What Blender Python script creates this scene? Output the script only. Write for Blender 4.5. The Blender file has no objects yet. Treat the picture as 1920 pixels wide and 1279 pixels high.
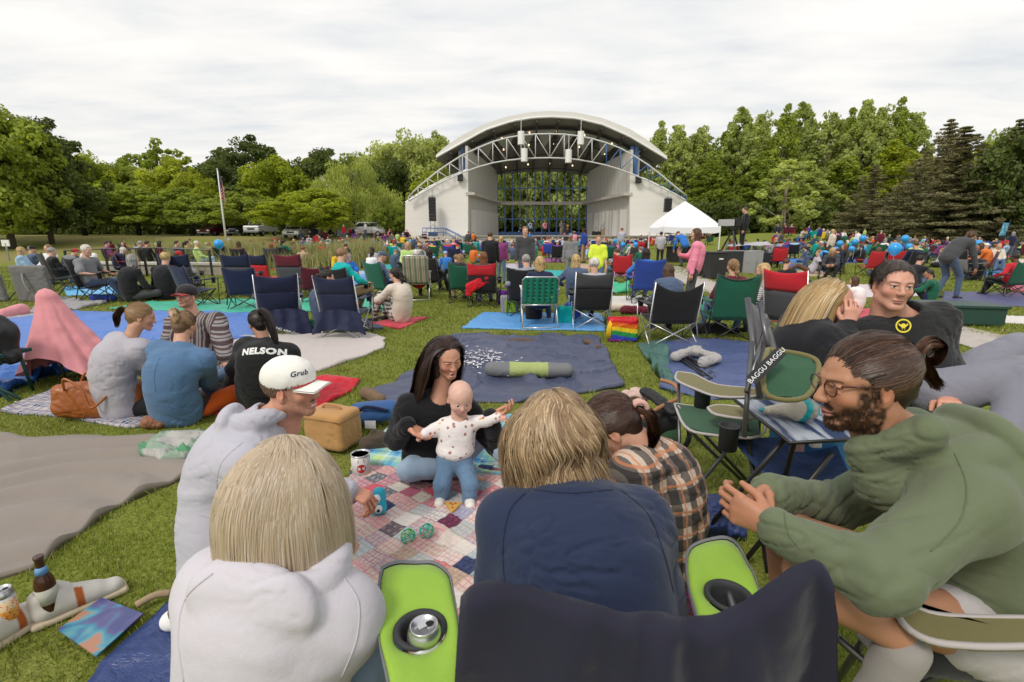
import bpy,math,random,time
import numpy as np
from mathutils import Vector,Matrix
from mathutils.bvhtree import BVHTree
T0=time.time()
PI=math.pi;R=math.radians
rnd=random.Random(7)
NR=np.random.RandomState(5)
C=bpy.data.collections.new('park');bpy.context.scene.collection.children.link(C)
# camera model (photo is 1920 x 1279)
FPX=907.0;PITCH=R(12.4);CAMH=1.42
def A(*v):return np.array(v,float)
def ray(x,y):
 u=(x-960)/FPX;w=-(y-639.5)/FPX
 return A(u,math.cos(PITCH)+w*math.sin(PITCH),-math.sin(PITCH)+w*math.cos(PITCH))
def P(x,y,d):return A(0,0,CAMH)+ray(x,y)*d
def G(x,y,z=0.0):
 r=ray(x,y);return A(0,0,CAMH)+r*((z-CAMH)/r[2])
def At(x,y,Y):
 r=ray(x,y);return A(0,0,CAMH)+r*(Y/r[1])
def unit(v):
 v=np.asarray(v,float);return v/(np.linalg.norm(v)+1e-12)
 # scene helpers
def tag(o,label=None,cat=None,group=None,kind=None):
 if label:o['label']=label
 if cat:o['category']=cat
 if group:o['group']=group
 if kind:o['kind']=kind
 return o
def empty(name,loc=(0,0,0),rz=0,**k):
 o=bpy.data.objects.new(name,None);C.objects.link(o);o.location=loc;o.rotation_euler=(0,0,rz)
 o.empty_display_size=.1
 return tag(o,**k)
def link(name,me,parent=None,mats=None,loc=None,rz=None,**k):
 o=bpy.data.objects.new(name,me);C.objects.link(o)
 if parent is not None:o.parent=parent
 if mats is not None:
  if not isinstance(mats,(list,tuple)):mats=[mats]
  if len(me.materials)==0:
   for m in mats:me.materials.append(m)
  else:
   for i,m in enumerate(mats):
    o.material_slots[i].link='OBJECT';o.material_slots[i].material=m
 if loc is not None:o.location=loc
 if rz is not None:o.rotation_euler=(0,0,rz)
 return tag(o,**k)
def slot(o,*mats):
 for i,m in enumerate(mats):
  if m is not None:
   o.material_slots[i].link='OBJECT';o.material_slots[i].material=m
 return o
def copy_tree(o,parent=None):
 c=o.copy();C.objects.link(c);c.parent=parent
 for ch in[x for x in KIDS.get(o.name,[])]:copy_tree(ch,c)
 return c
KIDS={}
def reg(root):
 for o in C.objects:
  if o.parent is not None:KIDS.setdefault(o.parent.name,[])
 KIDS.clear()
 for o in C.objects:
  if o.parent is not None:KIDS.setdefault(o.parent.name,[]).append(o)
def np_mesh(name,V,Fq,smooth=True,col=None,uv=None,midx=None):
 """V (n,3); Fq (m,4) or (m,3) int or list of those"""
 me=bpy.data.meshes.new(name)
 V=np.asarray(V,np.float32)
 if not isinstance(Fq,list):Fq=[Fq]
 Fq=[np.asarray(f,np.int32)for f in Fq if len(f)]
 me.vertices.add(len(V));me.vertices.foreach_set('co',V.ravel())
 loops=np.concatenate([f.ravel()for f in Fq]);tot=np.concatenate([np.full(len(f),f.shape[1],np.int32)for f in Fq])
 start=np.concatenate([[0],np.cumsum(tot)[:-1]]).astype(np.int32)
 me.loops.add(len(loops));me.loops.foreach_set('vertex_index',loops)
 me.polygons.add(len(tot));me.polygons.foreach_set('loop_start',start);me.polygons.foreach_set('loop_total',tot)
 if midx is not None:me.polygons.foreach_set('material_index',np.asarray(midx,np.int32))
 me.polygons.foreach_set('use_smooth',np.full(len(tot),smooth))
 if col is not None:
  col=np.asarray(col,np.float32)
  if col.shape[1]==3:col=np.concatenate([col,np.ones((len(col),1),np.float32)],1)
  at=me.color_attributes.new('Col','FLOAT_COLOR','POINT');at.data.foreach_set('color',col.ravel())
 if uv is not None:
  l=me.uv_layers.new(name='UVMap');l.data.foreach_set('uv',np.asarray(uv,np.float32)[loops].ravel())
 me.update(calc_edges=True);me.validate()
 return me
class MB:
 """collects shapes, becomes one mesh"""
 def __init__(s):s.v=[];s.f={3:[],4:[]};s.n=0;s.m={3:[],4:[]};s.mi=0;s.ng=[]
 def add(s,V,Fs):
  V=np.asarray(V,float).reshape(-1,3)
  for f in Fs:
   if len(f)in(3,4):s.f[len(f)].append([i+s.n for i in f]);s.m[len(f)].append(s.mi)
   else:
    for k in range(1,len(f)-1):s.f[3].append([f[0]+s.n,f[k]+s.n,f[k+1]+s.n]);s.m[3].append(s.mi)
  s.v.append(V);s.n+=len(V)
  return s
 def box(s,c,size,M=None,top=1.0):
  x,y,z=[q/2 for q in size]
  V=np.array([[sx*x*(top if sz>0 else 1),sy*y*(top if sz>0 else 1),sz*z]for sz in(-1,1)for sy in(-1,1)for sx in(-1,1)],float)
  if M is not None:V=V@np.asarray(M).T
  return s.add(V+np.asarray(c,float),[(0,2,3,1),(4,5,7,6),(0,1,5,4),(2,6,7,3),(0,4,6,2),(1,3,7,5)])
 def tube(s,pts,r,n=8,cap=True,sq=None):
  pts=[np.asarray(p,float)for p in pts];m=len(pts)
  rr=r if hasattr(r,'__len__')else[r]*m
  V=[];ref=None
  for i,p in enumerate(pts):
   t=unit(pts[min(i+1,m-1)]-pts[max(i-1,0)])
   if ref is None:ref=A(0,0,1)if abs(t[2])<.9 else A(1,0,0)
   a=unit(np.cross(t,ref));b=np.cross(a,t);ref=b
   for k in range(n):
    th=2*PI*k/n;V.append(p+rr[i]*(math.cos(th)*a+math.sin(th)*b))
  Fs=[(i*n+k,i*n+(k+1)%n,(i+1)*n+(k+1)%n,(i+1)*n+k)for i in range(m-1)for k in range(n)]
  if cap:Fs+=[tuple(range(n))[::-1],tuple((m-1)*n+k for k in range(n))]
  return s.add(V,Fs)
 def lathe(s,c,prof,n=24,M=None):
  V=[[r*math.cos(2*PI*k/n),r*math.sin(2*PI*k/n),z]for r,z in prof for k in range(n)]
  V=np.array(V,float)
  if M is not None:V=V@np.asarray(M).T
  Fs=[(i*n+k,i*n+(k+1)%n,(i+1)*n+(k+1)%n,(i+1)*n+k)for i in range(len(prof)-1)for k in range(n)]
  if prof[0][0]>1e-5:Fs.append(tuple(range(n))[::-1])
  if prof[-1][0]>1e-5:Fs.append(tuple((len(prof)-1)*n+k for k in range(n)))
  return s.add(V+np.asarray(c,float),Fs)
 def prism(s,pts,y0,y1):
  """polygon of (x,z) extruded from y0 to y1"""
  n=len(pts);V=[[x,y0,z]for x,z in pts]+[[x,y1,z]for x,z in pts]
  return s.add(V,[tuple(range(n)),tuple(range(2*n-1,n-1,-1))]+[(i,i+n,(i+1)%n+n,(i+1)%n)for i in range(n)])
 def mesh(s,name='m',smooth=False):
  V=np.concatenate(s.v);fs=[np.array(s.f[k],int)for k in(4,3)if s.f[k]]
  return np_mesh(name,V,fs,smooth,midx=s.m[4]+s.m[3])
 def build(s,name,mat,parent=None,smooth=False,bevel=0,**k):
  o=link(name,s.mesh(name,smooth),parent,mat,**k)
  if bevel:
   b=o.modifiers.new('b','BEVEL');b.width=bevel;b.segments=2;b.limit_method='ANGLE'
  if smooth=='auto' or bevel:pass
  return o
  # numpy noise
_perm=NR.permutation(256);_perm=np.concatenate([_perm,_perm]);_g=NR.uniform(-1,1,256)
def vnoise(p):
 p=np.asarray(p,float);i=np.floor(p).astype(int);f=p-i;u=f*f*f*(f*(f*6-15)+10);i&=255
 def h(a,b,c):return _g[_perm[_perm[_perm[(i[...,0]+a)&255]+((i[...,1]+b)&255)]+((i[...,2]+c)&255)]]
 x,y,z=u[...,0],u[...,1],u[...,2]
 l=lambda a,b,t:a+(b-a)*t
 return l(l(l(h(0,0,0),h(1,0,0),x),l(h(0,1,0),h(1,1,0),x),y),l(l(h(0,0,1),h(1,0,1),x),l(h(0,1,1),h(1,1,1),x),y),z)
def fbm(p,o=3):
 s=0;a=1
 for _ in range(o):s=s+a*vnoise(p);p=p*2.03+11.3;a*=.5
 return s
 # materials
class NG:
 def __init__(s,m):
  m.use_nodes=True;s.m=m;s.t=m.node_tree;s.n=s.t.nodes;s.b=s.n.get('Principled BSDF')
 def new(s,ty,**k):
  n=s.n.new(ty)
  for a,v in k.items():setattr(n,a,v)
  return n
 def put(s,sock,v):
  if hasattr(v,'links')or hasattr(v,'is_output'):s.t.links.new(v,sock)
  elif v is not None:
   if hasattr(sock.default_value,'__len__')and not hasattr(v,'__len__'):sock.default_value=[v]*len(sock.default_value)
   elif hasattr(sock.default_value,'__len__')and len(sock.default_value)==4 and len(v)==3:sock.default_value=(*v,1)
   else:sock.default_value=v
 def math(s,op,a,b=None,c=None,clamp=False):
  n=s.new('ShaderNodeMath',operation=op,use_clamp=clamp)
  for i,v in enumerate((a,b,c)):
   if v is not None:s.put(n.inputs[i],v)
  return n.outputs[0]
 def mix(s,f,a,b,bt='MIX'):
  n=s.new('ShaderNodeMix',data_type='RGBA',blend_type=bt);s.put(n.inputs[0],f);s.put(n.inputs[6],a);s.put(n.inputs[7],b)
  return n.outputs[2]
 def coord(s,which='Object'):return s.new('ShaderNodeTexCoord').outputs[which]
 def mapping(s,v,scale=(1,1,1),rot=(0,0,0),loc=(0,0,0)):
  n=s.new('ShaderNodeMapping');s.put(n.inputs[0],v);n.inputs[1].default_value=loc;n.inputs[2].default_value=rot;n.inputs[3].default_value=scale
  return n.outputs[0]
 def noise(s,v,scale=5,detail=3,rough=.5,dist=0):
  n=s.new('ShaderNodeTexNoise');s.put(n.inputs['Vector'],v);n.inputs['Scale'].default_value=scale
  n.inputs['Detail'].default_value=detail;n.inputs['Roughness'].default_value=rough;n.inputs['Distortion'].default_value=dist
  return n.outputs[0]
 def ramp(s,f,stops,mode='LINEAR'):
  n=s.new('ShaderNodeValToRGB');n.color_ramp.interpolation=mode;e=n.color_ramp.elements
  while len(e)<len(stops):e.new(.5)
  for q,(p,c)in zip(e,stops):q.position=p;q.color=(*c,1)if len(c)==3 else c
  s.put(n.inputs[0],f);return n.outputs[0]
 def bump(s,h,strength=.3,dist=.01):
  n=s.new('ShaderNodeBump');n.inputs['Strength'].default_value=strength;n.inputs['Distance'].default_value=dist
  s.put(n.inputs['Height'],h);s.t.links.new(n.outputs[0],s.b.inputs['Normal'])
 def set(s,**k):
  for a,v in k.items():s.put(s.b.inputs[a.replace('_',' ')],v)
 def sep(s,v):
  n=s.new('ShaderNodeSeparateXYZ');s.put(n.inputs[0],v);return n.outputs
 def comb(s,x,y,z=0):
  n=s.new('ShaderNodeCombineXYZ');s.put(n.inputs[0],x);s.put(n.inputs[1],y);s.put(n.inputs[2],z);return n.outputs[0]
MC={}
def srgb(r,g,b):
 f=lambda c:((c/255+.055)/1.055)**2.4 if c/255>.04045 else c/255/12.92
 return(f(r),f(g),f(b))
def mat(name,col=None,rough=.6,metal=0,spec=.5,**k):
 key=('m',name)
 if key in MC:return MC[key]
 m=bpy.data.materials.new(name);g=NG(m)
 if col is not None:g.set(Base_Color=col)
 g.set(Roughness=rough,Metallic=metal);g.b.inputs['Specular IOR Level'].default_value=spec
 for a,v in k.items():g.put(g.b.inputs[a.replace('_',' ')],v)
 MC[key]=m;return m
def cloth(col,rough=.85,weave=1.0,sheen=.15,kind='plain'):
 key=('c',tuple(round(c,3)for c in col),rough,kind)
 if key in MC:return MC[key]
 m=bpy.data.materials.new('cloth');g=NG(m);co=g.coord()
 n=g.noise(co,9,4,.6);n2=g.noise(co,260,2,.5);n3=g.noise(co,34,3,.6)
 c=g.mix(g.math('MULTIPLY',n,.35),[q*1.06 for q in col],[q*.80 for q in col])
 c=g.mix(g.math('MULTIPLY',n2,.22),c,[min(1,q*1.3+.01)for q in col])
 if kind=='tarp':
  g.set(Base_Color=c,Roughness=rough)
  w=g.noise(g.mapping(co,(1,1.6,1)),7,6,.62,.6);g.bump(w,.7,.04);g.b.inputs['Specular IOR Level'].default_value=.5
 else:
  g.set(Base_Color=c,Roughness=rough);g.b.inputs['Sheen Weight'].default_value=sheen;g.b.inputs['Specular IOR Level'].default_value=.2
  h=g.math('ADD',g.math('MULTIPLY',n3,.5),g.math('ADD',g.math('MULTIPLY',n2,.12*weave),g.math('MULTIPLY',g.noise(co,14,3,.5,.8),.8)));g.bump(h,.35,.008)
 MC[key]=m;return m
def vcol_mat(name,rough=.5,bump=0,spec=.4,sss=0,scale=300,tint=0):
 key=('v',name)
 if key in MC:return MC[key]
 m=bpy.data.materials.new(name);g=NG(m);a=g.new('ShaderNodeVertexColor',layer_name='Col').outputs[0]
 if tint:
  n=g.noise(g.coord(),30,4,.6);a=g.mix(g.math('MULTIPLY',n,tint),a,(0.45,.12,.07),'MULTIPLY')if False else g.mix(tint,a,g.ramp(n,[(.3,(.6,.6,.6)),(.7,(1.25,1.2,1.15))]),'MULTIPLY')
 g.set(Base_Color=a,Roughness=rough);g.b.inputs['Specular IOR Level'].default_value=spec
 if sss:
  g.b.inputs['Subsurface Weight'].default_value=sss;g.b.inputs['Subsurface Radius'].default_value=(.012,.005,.003);g.b.inputs['Subsurface Scale'].default_value=1.0
 if bump:g.bump(g.noise(g.coord(),scale,3,.6),bump,.002)
 MC[key]=m;return m
SKIN=vcol_mat('skin',.48,.25,.4,.12,350)
HAIRM=vcol_mat('hair_strands',.42,0,.5)
# signed distance modelling
class SD:
 def __init__(s):s.p=[]
 def cap(s,a,b,r1,r2=None,k=.02,flat=None,t=0,cut=False):
  s.p.append(('cap',A(*a),A(*b),r1,r1 if r2 is None else r2,k,flat,t,cut));return s
 def ell(s,c,r,M=None,k=.02,t=0,cut=False):
  s.p.append(('ell',A(*c),A(*r),None if M is None else np.asarray(M,float),None,k,None,t,cut));return s
 def box(s,c,h,M=None,rr=.01,k=.005,t=0,cut=False):
  s.p.append(('box',A(*c),A(*h),None if M is None else np.asarray(M,float),rr,k,None,t,cut));return s
 def ext(s,o):s.p+=o.p;return s
 @staticmethod
 def bounds(q):
  if q[0]=='cap':
   m=max(q[3],q[4]);m*=max(1,q[6][1]if q[6]else 1);return np.minimum(q[1],q[2])-m,np.maximum(q[1],q[2])+m
  h=q[2]
  if q[3]is not None:h=np.abs(q[3])@h
  return q[1]-h,q[1]+h
 @staticmethod
 def dist(q,X,Y,Z):
  if q[0]=='cap':
   a,b,r1,r2=q[1],q[2],q[3],q[4];ba=b-a;L=ba@ba+1e-12
   px,py,pz=X-a[0],Y-a[1],Z-a[2];t=np.clip((px*ba[0]+py*ba[1]+pz*ba[2])/L,0,1)
   dx,dy,dz=px-t*ba[0],py-t*ba[1],pz-t*ba[2]
   if q[6]:
    n,sc=q[6];n=unit(n);dn=dx*n[0]+dy*n[1]+dz*n[2];e=dn*(1/sc-1)
    dx,dy,dz=dx+e*n[0],dy+e*n[1],dz+e*n[2]
    return(np.sqrt(dx*dx+dy*dy+dz*dz)-(r1+t*(r2-r1)))*min(1,sc if sc<1 else 1)
   return np.sqrt(dx*dx+dy*dy+dz*dz)-(r1+t*(r2-r1))
  c,h,M=q[1],q[2],q[3]
  x,y,z=X-c[0],Y-c[1],Z-c[2]
  if M is not None:x,y,z=[M[0,i]*x+M[1,i]*y+M[2,i]*z for i in range(3)]
  if q[0]=='ell':
   k0=np.sqrt((x/h[0])**2+(y/h[1])**2+(z/h[2])**2);k1=np.sqrt((x/h[0]**2)**2+(y/h[1]**2)**2+(z/h[2]**2)**2)+1e-9
   return k0*(k0-1)/k1
  rr=q[4];x,y,z=np.abs(x)-h[0]+rr,np.abs(y)-h[1]+rr,np.abs(z)-h[2]+rr
  return np.sqrt(np.maximum(x,0)**2+np.maximum(y,0)**2+np.maximum(z,0)**2)+np.minimum(np.maximum(x,np.maximum(y,z)),0)-rr
 def eval(s,V):
  F=np.full(len(V),1.0);X,Y,Z=V.T
  for q in s.p:
   d=s.dist(q,X,Y,Z);k=max(q[5],1e-4)
   if q[8]:h=np.maximum(k-np.abs(F+d),0)/k;F=np.maximum(F,-d)+h*h*k*.25
   else:h=np.maximum(k-np.abs(F-d),0)/k;F=np.minimum(F,d)-h*h*k*.25
  return F
 def tags(s,V):
  X,Y,Z=V.T;best=np.full(len(V),9.);tg=np.zeros(len(V),int)
  for q in s.p:
   if q[8]:continue
   d=s.dist(q,X,Y,Z);m=d<best;best[m]=d[m];tg[m]=q[7]
  return tg
 def mesh(s,h,box=None):
  ps=[q for q in s.p if not q[8]]
  lo=np.min([s.bounds(q)[0]for q in ps],0)-3*h;hi=np.max([s.bounds(q)[1]for q in ps],0)+3*h
  if box is not None:lo=np.maximum(lo,box[0]);hi=np.minimum(hi,box[1])
  n=np.maximum(2,np.ceil((hi-lo)/h).astype(int)+1)
  xs,ys,zs=[lo[i]+h*np.arange(n[i])for i in range(3)]
  F=np.full(n,1.0,np.float32)
  for q in s.p:
   k=max(q[5],1e-4);b0,b1=s.bounds(q);m=k+3*h
   i0=np.clip(np.floor((b0-m-lo)/h).astype(int),0,n);i1=np.clip(np.ceil((b1+m-lo)/h).astype(int)+1,0,n)
   if(i1-i0<=0).any():continue
   sl=tuple(slice(a,b)for a,b in zip(i0,i1))
   X=xs[sl[0]][:,None,None];Y=ys[sl[1]][None,:,None];Z=zs[sl[2]][None,None,:]
   d=s.dist(q,X,Y,Z).astype(np.float32);f=F[sl]
   if q[8]:hh=np.maximum(k-np.abs(f+d),0)/k;F[sl]=np.maximum(f,-d)+hh*hh*k*.25
   else:hh=np.maximum(k-np.abs(f-d),0)/k;F[sl]=np.minimum(f,d)-hh*hh*k*.25
  return nets(F,lo,h)
def nets(F,lo,h):
 S=F<0;n=F.shape
 c=S[:-1,:-1,:-1].astype(np.int8)
 tot=c.copy()
 for dx in(0,1):
  for dy in(0,1):
   for dz in(0,1):
    if dx+dy+dz:tot+=S[dx:n[0]-1+dx,dy:n[1]-1+dy,dz:n[2]-1+dz]
 act=(tot>0)&(tot<8);I=np.argwhere(act)
 if len(I)==0:return np.zeros((0,3)),np.zeros((0,4),int)
 idx=np.full(act.shape,-1,np.int32);idx[act]=np.arange(len(I))
 acc=np.zeros((len(I),3));cnt=np.zeros(len(I))
 offs=[(dx,dy,dz)for dx in(0,1)for dy in(0,1)for dz in(0,1)]
 val={o:F[I[:,0]+o[0],I[:,1]+o[1],I[:,2]+o[2]].astype(float)for o in offs}
 for o in offs:
  for ax in range(3):
   if o[ax]:continue
   q=list(o);q[ax]=1;q=tuple(q);a,b=val[o],val[q];m=(a<0)!=(b<0)
   t=np.where(m,a/np.where(m,a-b,1),0);pt=np.array(o,float)[None].repeat(len(I),0);pt[:,ax]=t
   acc[m]+=pt[m];cnt[m]+=1
 V=(I+acc/cnt[:,None])*h+lo
 Q=[]
 for ax in range(3):
  b,c2=(ax+1)%3,(ax+2)%3
  s0=[slice(None)]*3;s1=[slice(None)]*3;s0[ax]=slice(0,-1);s1[ax]=slice(1,None)
  a0=S[tuple(s0)];a1=S[tuple(s1)]
  for sgn in(0,1):
   e=np.argwhere((a0&~a1)if sgn==0 else(~a0&a1))
   e=e[(e[:,b]>0)&(e[:,c2]>0)&(e[:,b]<n[b]-1)&(e[:,c2]<n[c2]-1)]
   if not len(e):continue
   q=[]
   for ob,oc in((-1,-1),(0,-1),(0,0),(-1,0)):
    g=e.copy();g[:,b]+=ob;g[:,c2]+=oc;q.append(idx[g[:,0],g[:,1],g[:,2]])
   q=np.stack(q,1);Q.append(q if sgn==0 else q[:,::-1])
 Q=np.concatenate(Q);Q=Q[(Q>=0).all(1)]
 return V,Q
def vnorm(V,Q):
 N=np.zeros_like(V);a=V[Q[:,2]]-V[Q[:,0]];b=V[Q[:,3 if Q.shape[1]==4 else 1]]-V[Q[:,1 if Q.shape[1]==4 else 0]]
 n=np.cross(a,b)
 for i in range(Q.shape[1]):np.add.at(N,Q[:,i],n)
 return N/(np.linalg.norm(N,axis=1,keepdims=True)+1e-12)
def smooth_v(V,Q,it=1,lam=.5):
 for _ in range(it):
  s=np.zeros_like(V);c=np.zeros(len(V))
  for i in range(4):
   j=(i+1)%4
   np.add.at(s,Q[:,i],V[Q[:,j]]);np.add.at(c,Q[:,i],1);np.add.at(s,Q[:,j],V[Q[:,i]]);np.add.at(c,Q[:,j],1)
  V=V+lam*(s/np.maximum(c,1)[:,None]-V)
 return V
def folds(V,N,amp=.008,f=7.,seed=0.,strain=None):
 p=V*f+seed
 if strain is not None:d=unit(strain);p=p+(p@d)[:,None]*d*1.1
 w=np.stack([vnoise(p*.45+q*17.3)for q in range(3)],1)*1.6;p=p+w
 n1=vnoise(p);n2=vnoise(p*1.8+31.7);n3=vnoise(p*3.3+57.1)
 m=np.clip(.55+1.5*vnoise(V*3.1+seed*.37+3),.08,1.2)
 cr=lambda n,w:-np.exp(-(n/w)**2)
 r=.55*n1*1.2+.50*cr(n1,.10)*m+.55*cr(n2,.09)*m*1.0+.22*cr(n3,.10)*m+.25*n2*m+.25
 return V+N*(amp*r)[:,None]
def join(parts):
 Vs=[];Qs=[];n=0
 for V,Q in parts:Vs.append(V);Qs.append(Q+n);n+=len(V)
 return np.concatenate(Vs),np.concatenate(Qs)
 # people
def fr(fwd,up=(0,0,1)):
 """frame columns: right, forward, up (forward exact)"""
 f=unit(fwd);u=A(*up);r=unit(np.cross(f,u));u=np.cross(r,f)
 return np.stack([r,f,u],1)
def ik(a,b,l1,l2,hint):
 a,b=np.asarray(a,float),np.asarray(b,float);d=b-a;L=np.linalg.norm(d)
 if L>(l1+l2)*.999:L=(l1+l2)*.999
 n=unit(d);x=(l1*l1-l2*l2+L*L)/(2*L);y=math.sqrt(max(l1*l1-x*x,1e-6))
 h=A(*hint);h=h-(h@n)*n
 return a+n*x+unit(h)*y
def head_sd(hc,HM,s=1.0,fem=False,baby=False,smile=0.,mouth=0.,nose=1.0):
 S=SD()
 def p(x,y,z):return hc+HM@(A(x,y,z)*s)
 def E(c,r,k=.01,t=0,cut=False,rot=None):S.ell(p(*c),A(*r)*s,HM if rot is None else HM@rot,k*s,t,cut)
 def Cc(a,b,r1,r2=None,k=.01,t=0,cut=False):S.cap(p(*a),p(*b),r1*s,(r2 or r1)*s,k*s,None,t,cut)
 if baby:
  E((0,-.015,.035),(.078,.094,.082));E((0,.02,.02),(.070,.07,.075),.03)
  E((0,.03,-.03),(.062,.058,.052),.03);E((0,.052,-.062),(.028,.024,.02),.025)
  for q in(-1,1):
   E((q*.038,.055,-.034),(.026,.024,.024),.02)
   E((q*.031,.088,-.004),(.013,.012,.009),.012,cut=True)
   E((q*.030,.0765,-.004),(.0125,.0125,.0125),.001,2)
   E((q*.076,-.008,-.012),(.010,.019,.026),.006)
   E((q*.084,.0,-.008),(.007,.009,.015),.005,cut=True)
  Cc((0,.086,-.012),(0,.098,-.030),.006,.010,.012)
  E((0,.083,-.0505),(.017,.009,.0045),.006,3);E((0,.080,-.058),(.013,.009,.005),.006,3)
  Cc((-.018,.093,-.052),(.018,.093,-.052),.002,k=.003,cut=True)
  Cc((0,-.02,-.06),(0,-.03,-.13),.04,.045,.03)
  return S
 j=.88 if fem else 1.0
 br=.006 if fem else.0085
 E((0,-.018,.030),(.074,.094,.086));E((0,.024,.012),(.064,.066,.072),.03)
 E((0,.030,-.045),(.053*j,.056,.056),.03)
 for q in(-1,1):
  Cc((q*.053*j,-.002,-.058),(q*.018*j,.062,-.098),.017,.015,.025)
  E((q*.037,.058 if not fem else.056,-.026),(.024,.022,.020),.02 if not fem else.03)
  Cc((q*.044,.068,.024),(q*.012,.087,.021),br,br,.014)
  E((q*.031,.094,.003),(.015,.013,.0095),.012,cut=True)
  E((q*.031,.0765,.001),(.0122,.0122,.0122),.001,2)
  Cc((q*.043,.0815,.0085),(q*.020,.0875,.0085),.0042,k=.004);Cc((q*.041,.081,-.0075),(q*.021,.086,-.0075),.0034,k=.004)
  E((q*.0115,.098,-.034),(.0075,.010,.0075),.006)
  E((q*.0765,-.008,-.006),(.0085,.019,.032),.005,rot=np.array(Matrix.Rotation(q*-.25,3,'Z')))
  E((q*.085,-.002,-.001),(.006,.010,.019),.004,cut=True)
  E((q*.074,-.004,-.034),(.007,.010,.010),.006)
 E((0,.066,-.100),(.020*j,.018,.017),.02)
 Cc((0,.086,.014),(0,.108*(.97+.03*nose)-(.003 if fem else 0),-.030),.0065 if fem else.0075,.0088 if fem else.0105,.012);E((0,.103,-.037),(.009,.009,.005),.006)
 w=.024+.006*smile
 E((0,.085,-.064),(w,.012,.0055),.006,3);E((0,.083,-.075-.01*mouth),(w*.85,.012,.0065),.006,3)
 Cc((-w,.0985-.014*smile,-.069+.008*smile),(0,.0985,-.069),.0022,k=.004,cut=True);Cc((0,.0985,-.069),(w,.0985-.014*smile,-.069+.008*smile),.0022,k=.004,cut=True)
 if mouth:E((0,.096,-.070-.004*mouth),(.018,.014,.004+.005*mouth),.002,4,cut=True);E((0,.082,-.064),(.015,.008,.0035),.001,5)
 Cc((0,-.025,-.04),(0,-.045,-.17),.055 if not fem else.047,.058 if not fem else.05,.035)
 return S
def skin_cols(V,hc,HM,s,skin,hairc,o):
 """per-vertex colour of face features, computed in the head's own frame"""
 L=((V-hc)@HM)/s;x,y,z=L.T;ax=np.abs(x);n=len(V)
 col=np.tile(A(*skin),(n,1));n1=fbm(L*45,2)[:,None];col=col*(1+.06*n1)
 def put(m,c):
  m=np.clip(m,0,1)[:,None];col[:]=col*(1-m)+A(*c)*m
 g=lambda cx,cy,cz,rx,ry,rz,soft=.35:np.clip((1-np.sqrt(((ax-cx)/rx)**2+((y-cy)/ry)**2+((z-cz)/rz)**2))/soft,0,1)
 baby=o.get('baby');dz=-.006 if baby else 0
 red=A(*skin)*A(1.08,.72,.68)
 put(.5*g(.042,.07,-.028+dz,.03,.04,.026,.8),red);put(.45*g(0,.105,-.034,.016,.02,.014,.8),red);put(.5*g(.078,-.005,-.005,.02,.03,.04,.8),red)
 if o.get('beard'):
  b=A(*o['beard']);f=fbm(L*A(120,120,120),2)
  jaw=np.clip((-.034-z-.16*np.clip(.045-y,0,1)*0)/.018,0,1)*np.clip((y+.018)/.012,0,1)*np.clip((z+.135)/.02,0,1)
  side=np.clip((ax-.045)/.012,0,1)*np.clip((.028-z)/.02,0,1)*np.clip((y-.0)/.012,0,1)*np.clip((.055-y)/.015,0,1)
  cheek=1-np.clip(g(.030,.09,-.035,.026,.05,.028,.4),0,1)
  put(np.clip(np.maximum(jaw*cheek,side)*(.9+.5*f)*o.get('beardk',.9),0,1),b)
  put(g(0,.095,-.053,.034,.03,.0085,.5)*o.get('beardk',.9),b)
 if o.get('stache'):put(g(0,.098,-.0525,.030,.03,.0075,.4)*.9,o['stache'])
 lip=o.get('lip',tuple(A(*skin)*A(.92,.5,.52)))
 if baby:put(g(0,.088,-.054,.019,.02,.010,.4),lip)
 else:
  put(g(0,.095,-.070,.028,.022,.0125,.3),lip)
  put(g(0,.098,-.0695,.027,.03,.0022,.5)*.85,A(*lip)*.25)
  if o.get('teeth'):put((np.abs(x)<.020)*np.clip(1-np.abs(z+.0695)/.005,0,1)*(y>.07)*1.5,(.75,.70,.62))
  if o.get('mouth'):put(g(0,.09,-.072,.017,.03,.008,.3),(.10,.02,.02));put(g(0,.09,-.066,.014,.03,.003,.3),(.7,.65,.6))
 bc=A(*o.get('brow',A(*hairc)*.8))
 bz=.0215+(ax-.03)*.05-((ax-.032)**2)*6+dz*1.0
 put((np.clip(1-np.abs(z-bz)/.0048,0,1)*(ax>.012)*(ax<.050)*(y>.05))*(.9 if not baby else.25),bc)
 ez=.001 if not baby else-.004;ecx=.031 if not baby else.030
 e=((ax-ecx)/.0118)**2+((z-ez)/.0052)**2
 if baby:e=((ax-ecx)/.0112)**2+((z-ez)/.0062)**2
 op=o.get('eyes',1.0)
 if op>.3:
  put((e<1)*(y>.06),(.62,.58,.55));r=np.sqrt((ax-ecx-.0)**2+(z-ez)**2)
  put((r<(.0062 if not baby else.0072))*(e<1)*(y>.06),o.get('iris',(.10,.055,.03)));put((r<.0028)*(e<1)*(y>.06),(.01,.01,.01))
 else:put((e<1)*(y>.06)*.35,A(*skin)*.7)
 if not baby:put((np.abs(z-ez-.0058+((ax-ecx)**2)*14)<.0017)*(np.abs(ax-ecx)<.0145)*(y>.06)*.9,(.05,.03,.02))
 put(g(.0065,.105,-.041,.0035,.008,.003,.5)*.9,A(*skin)*.25)
 return col
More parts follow.
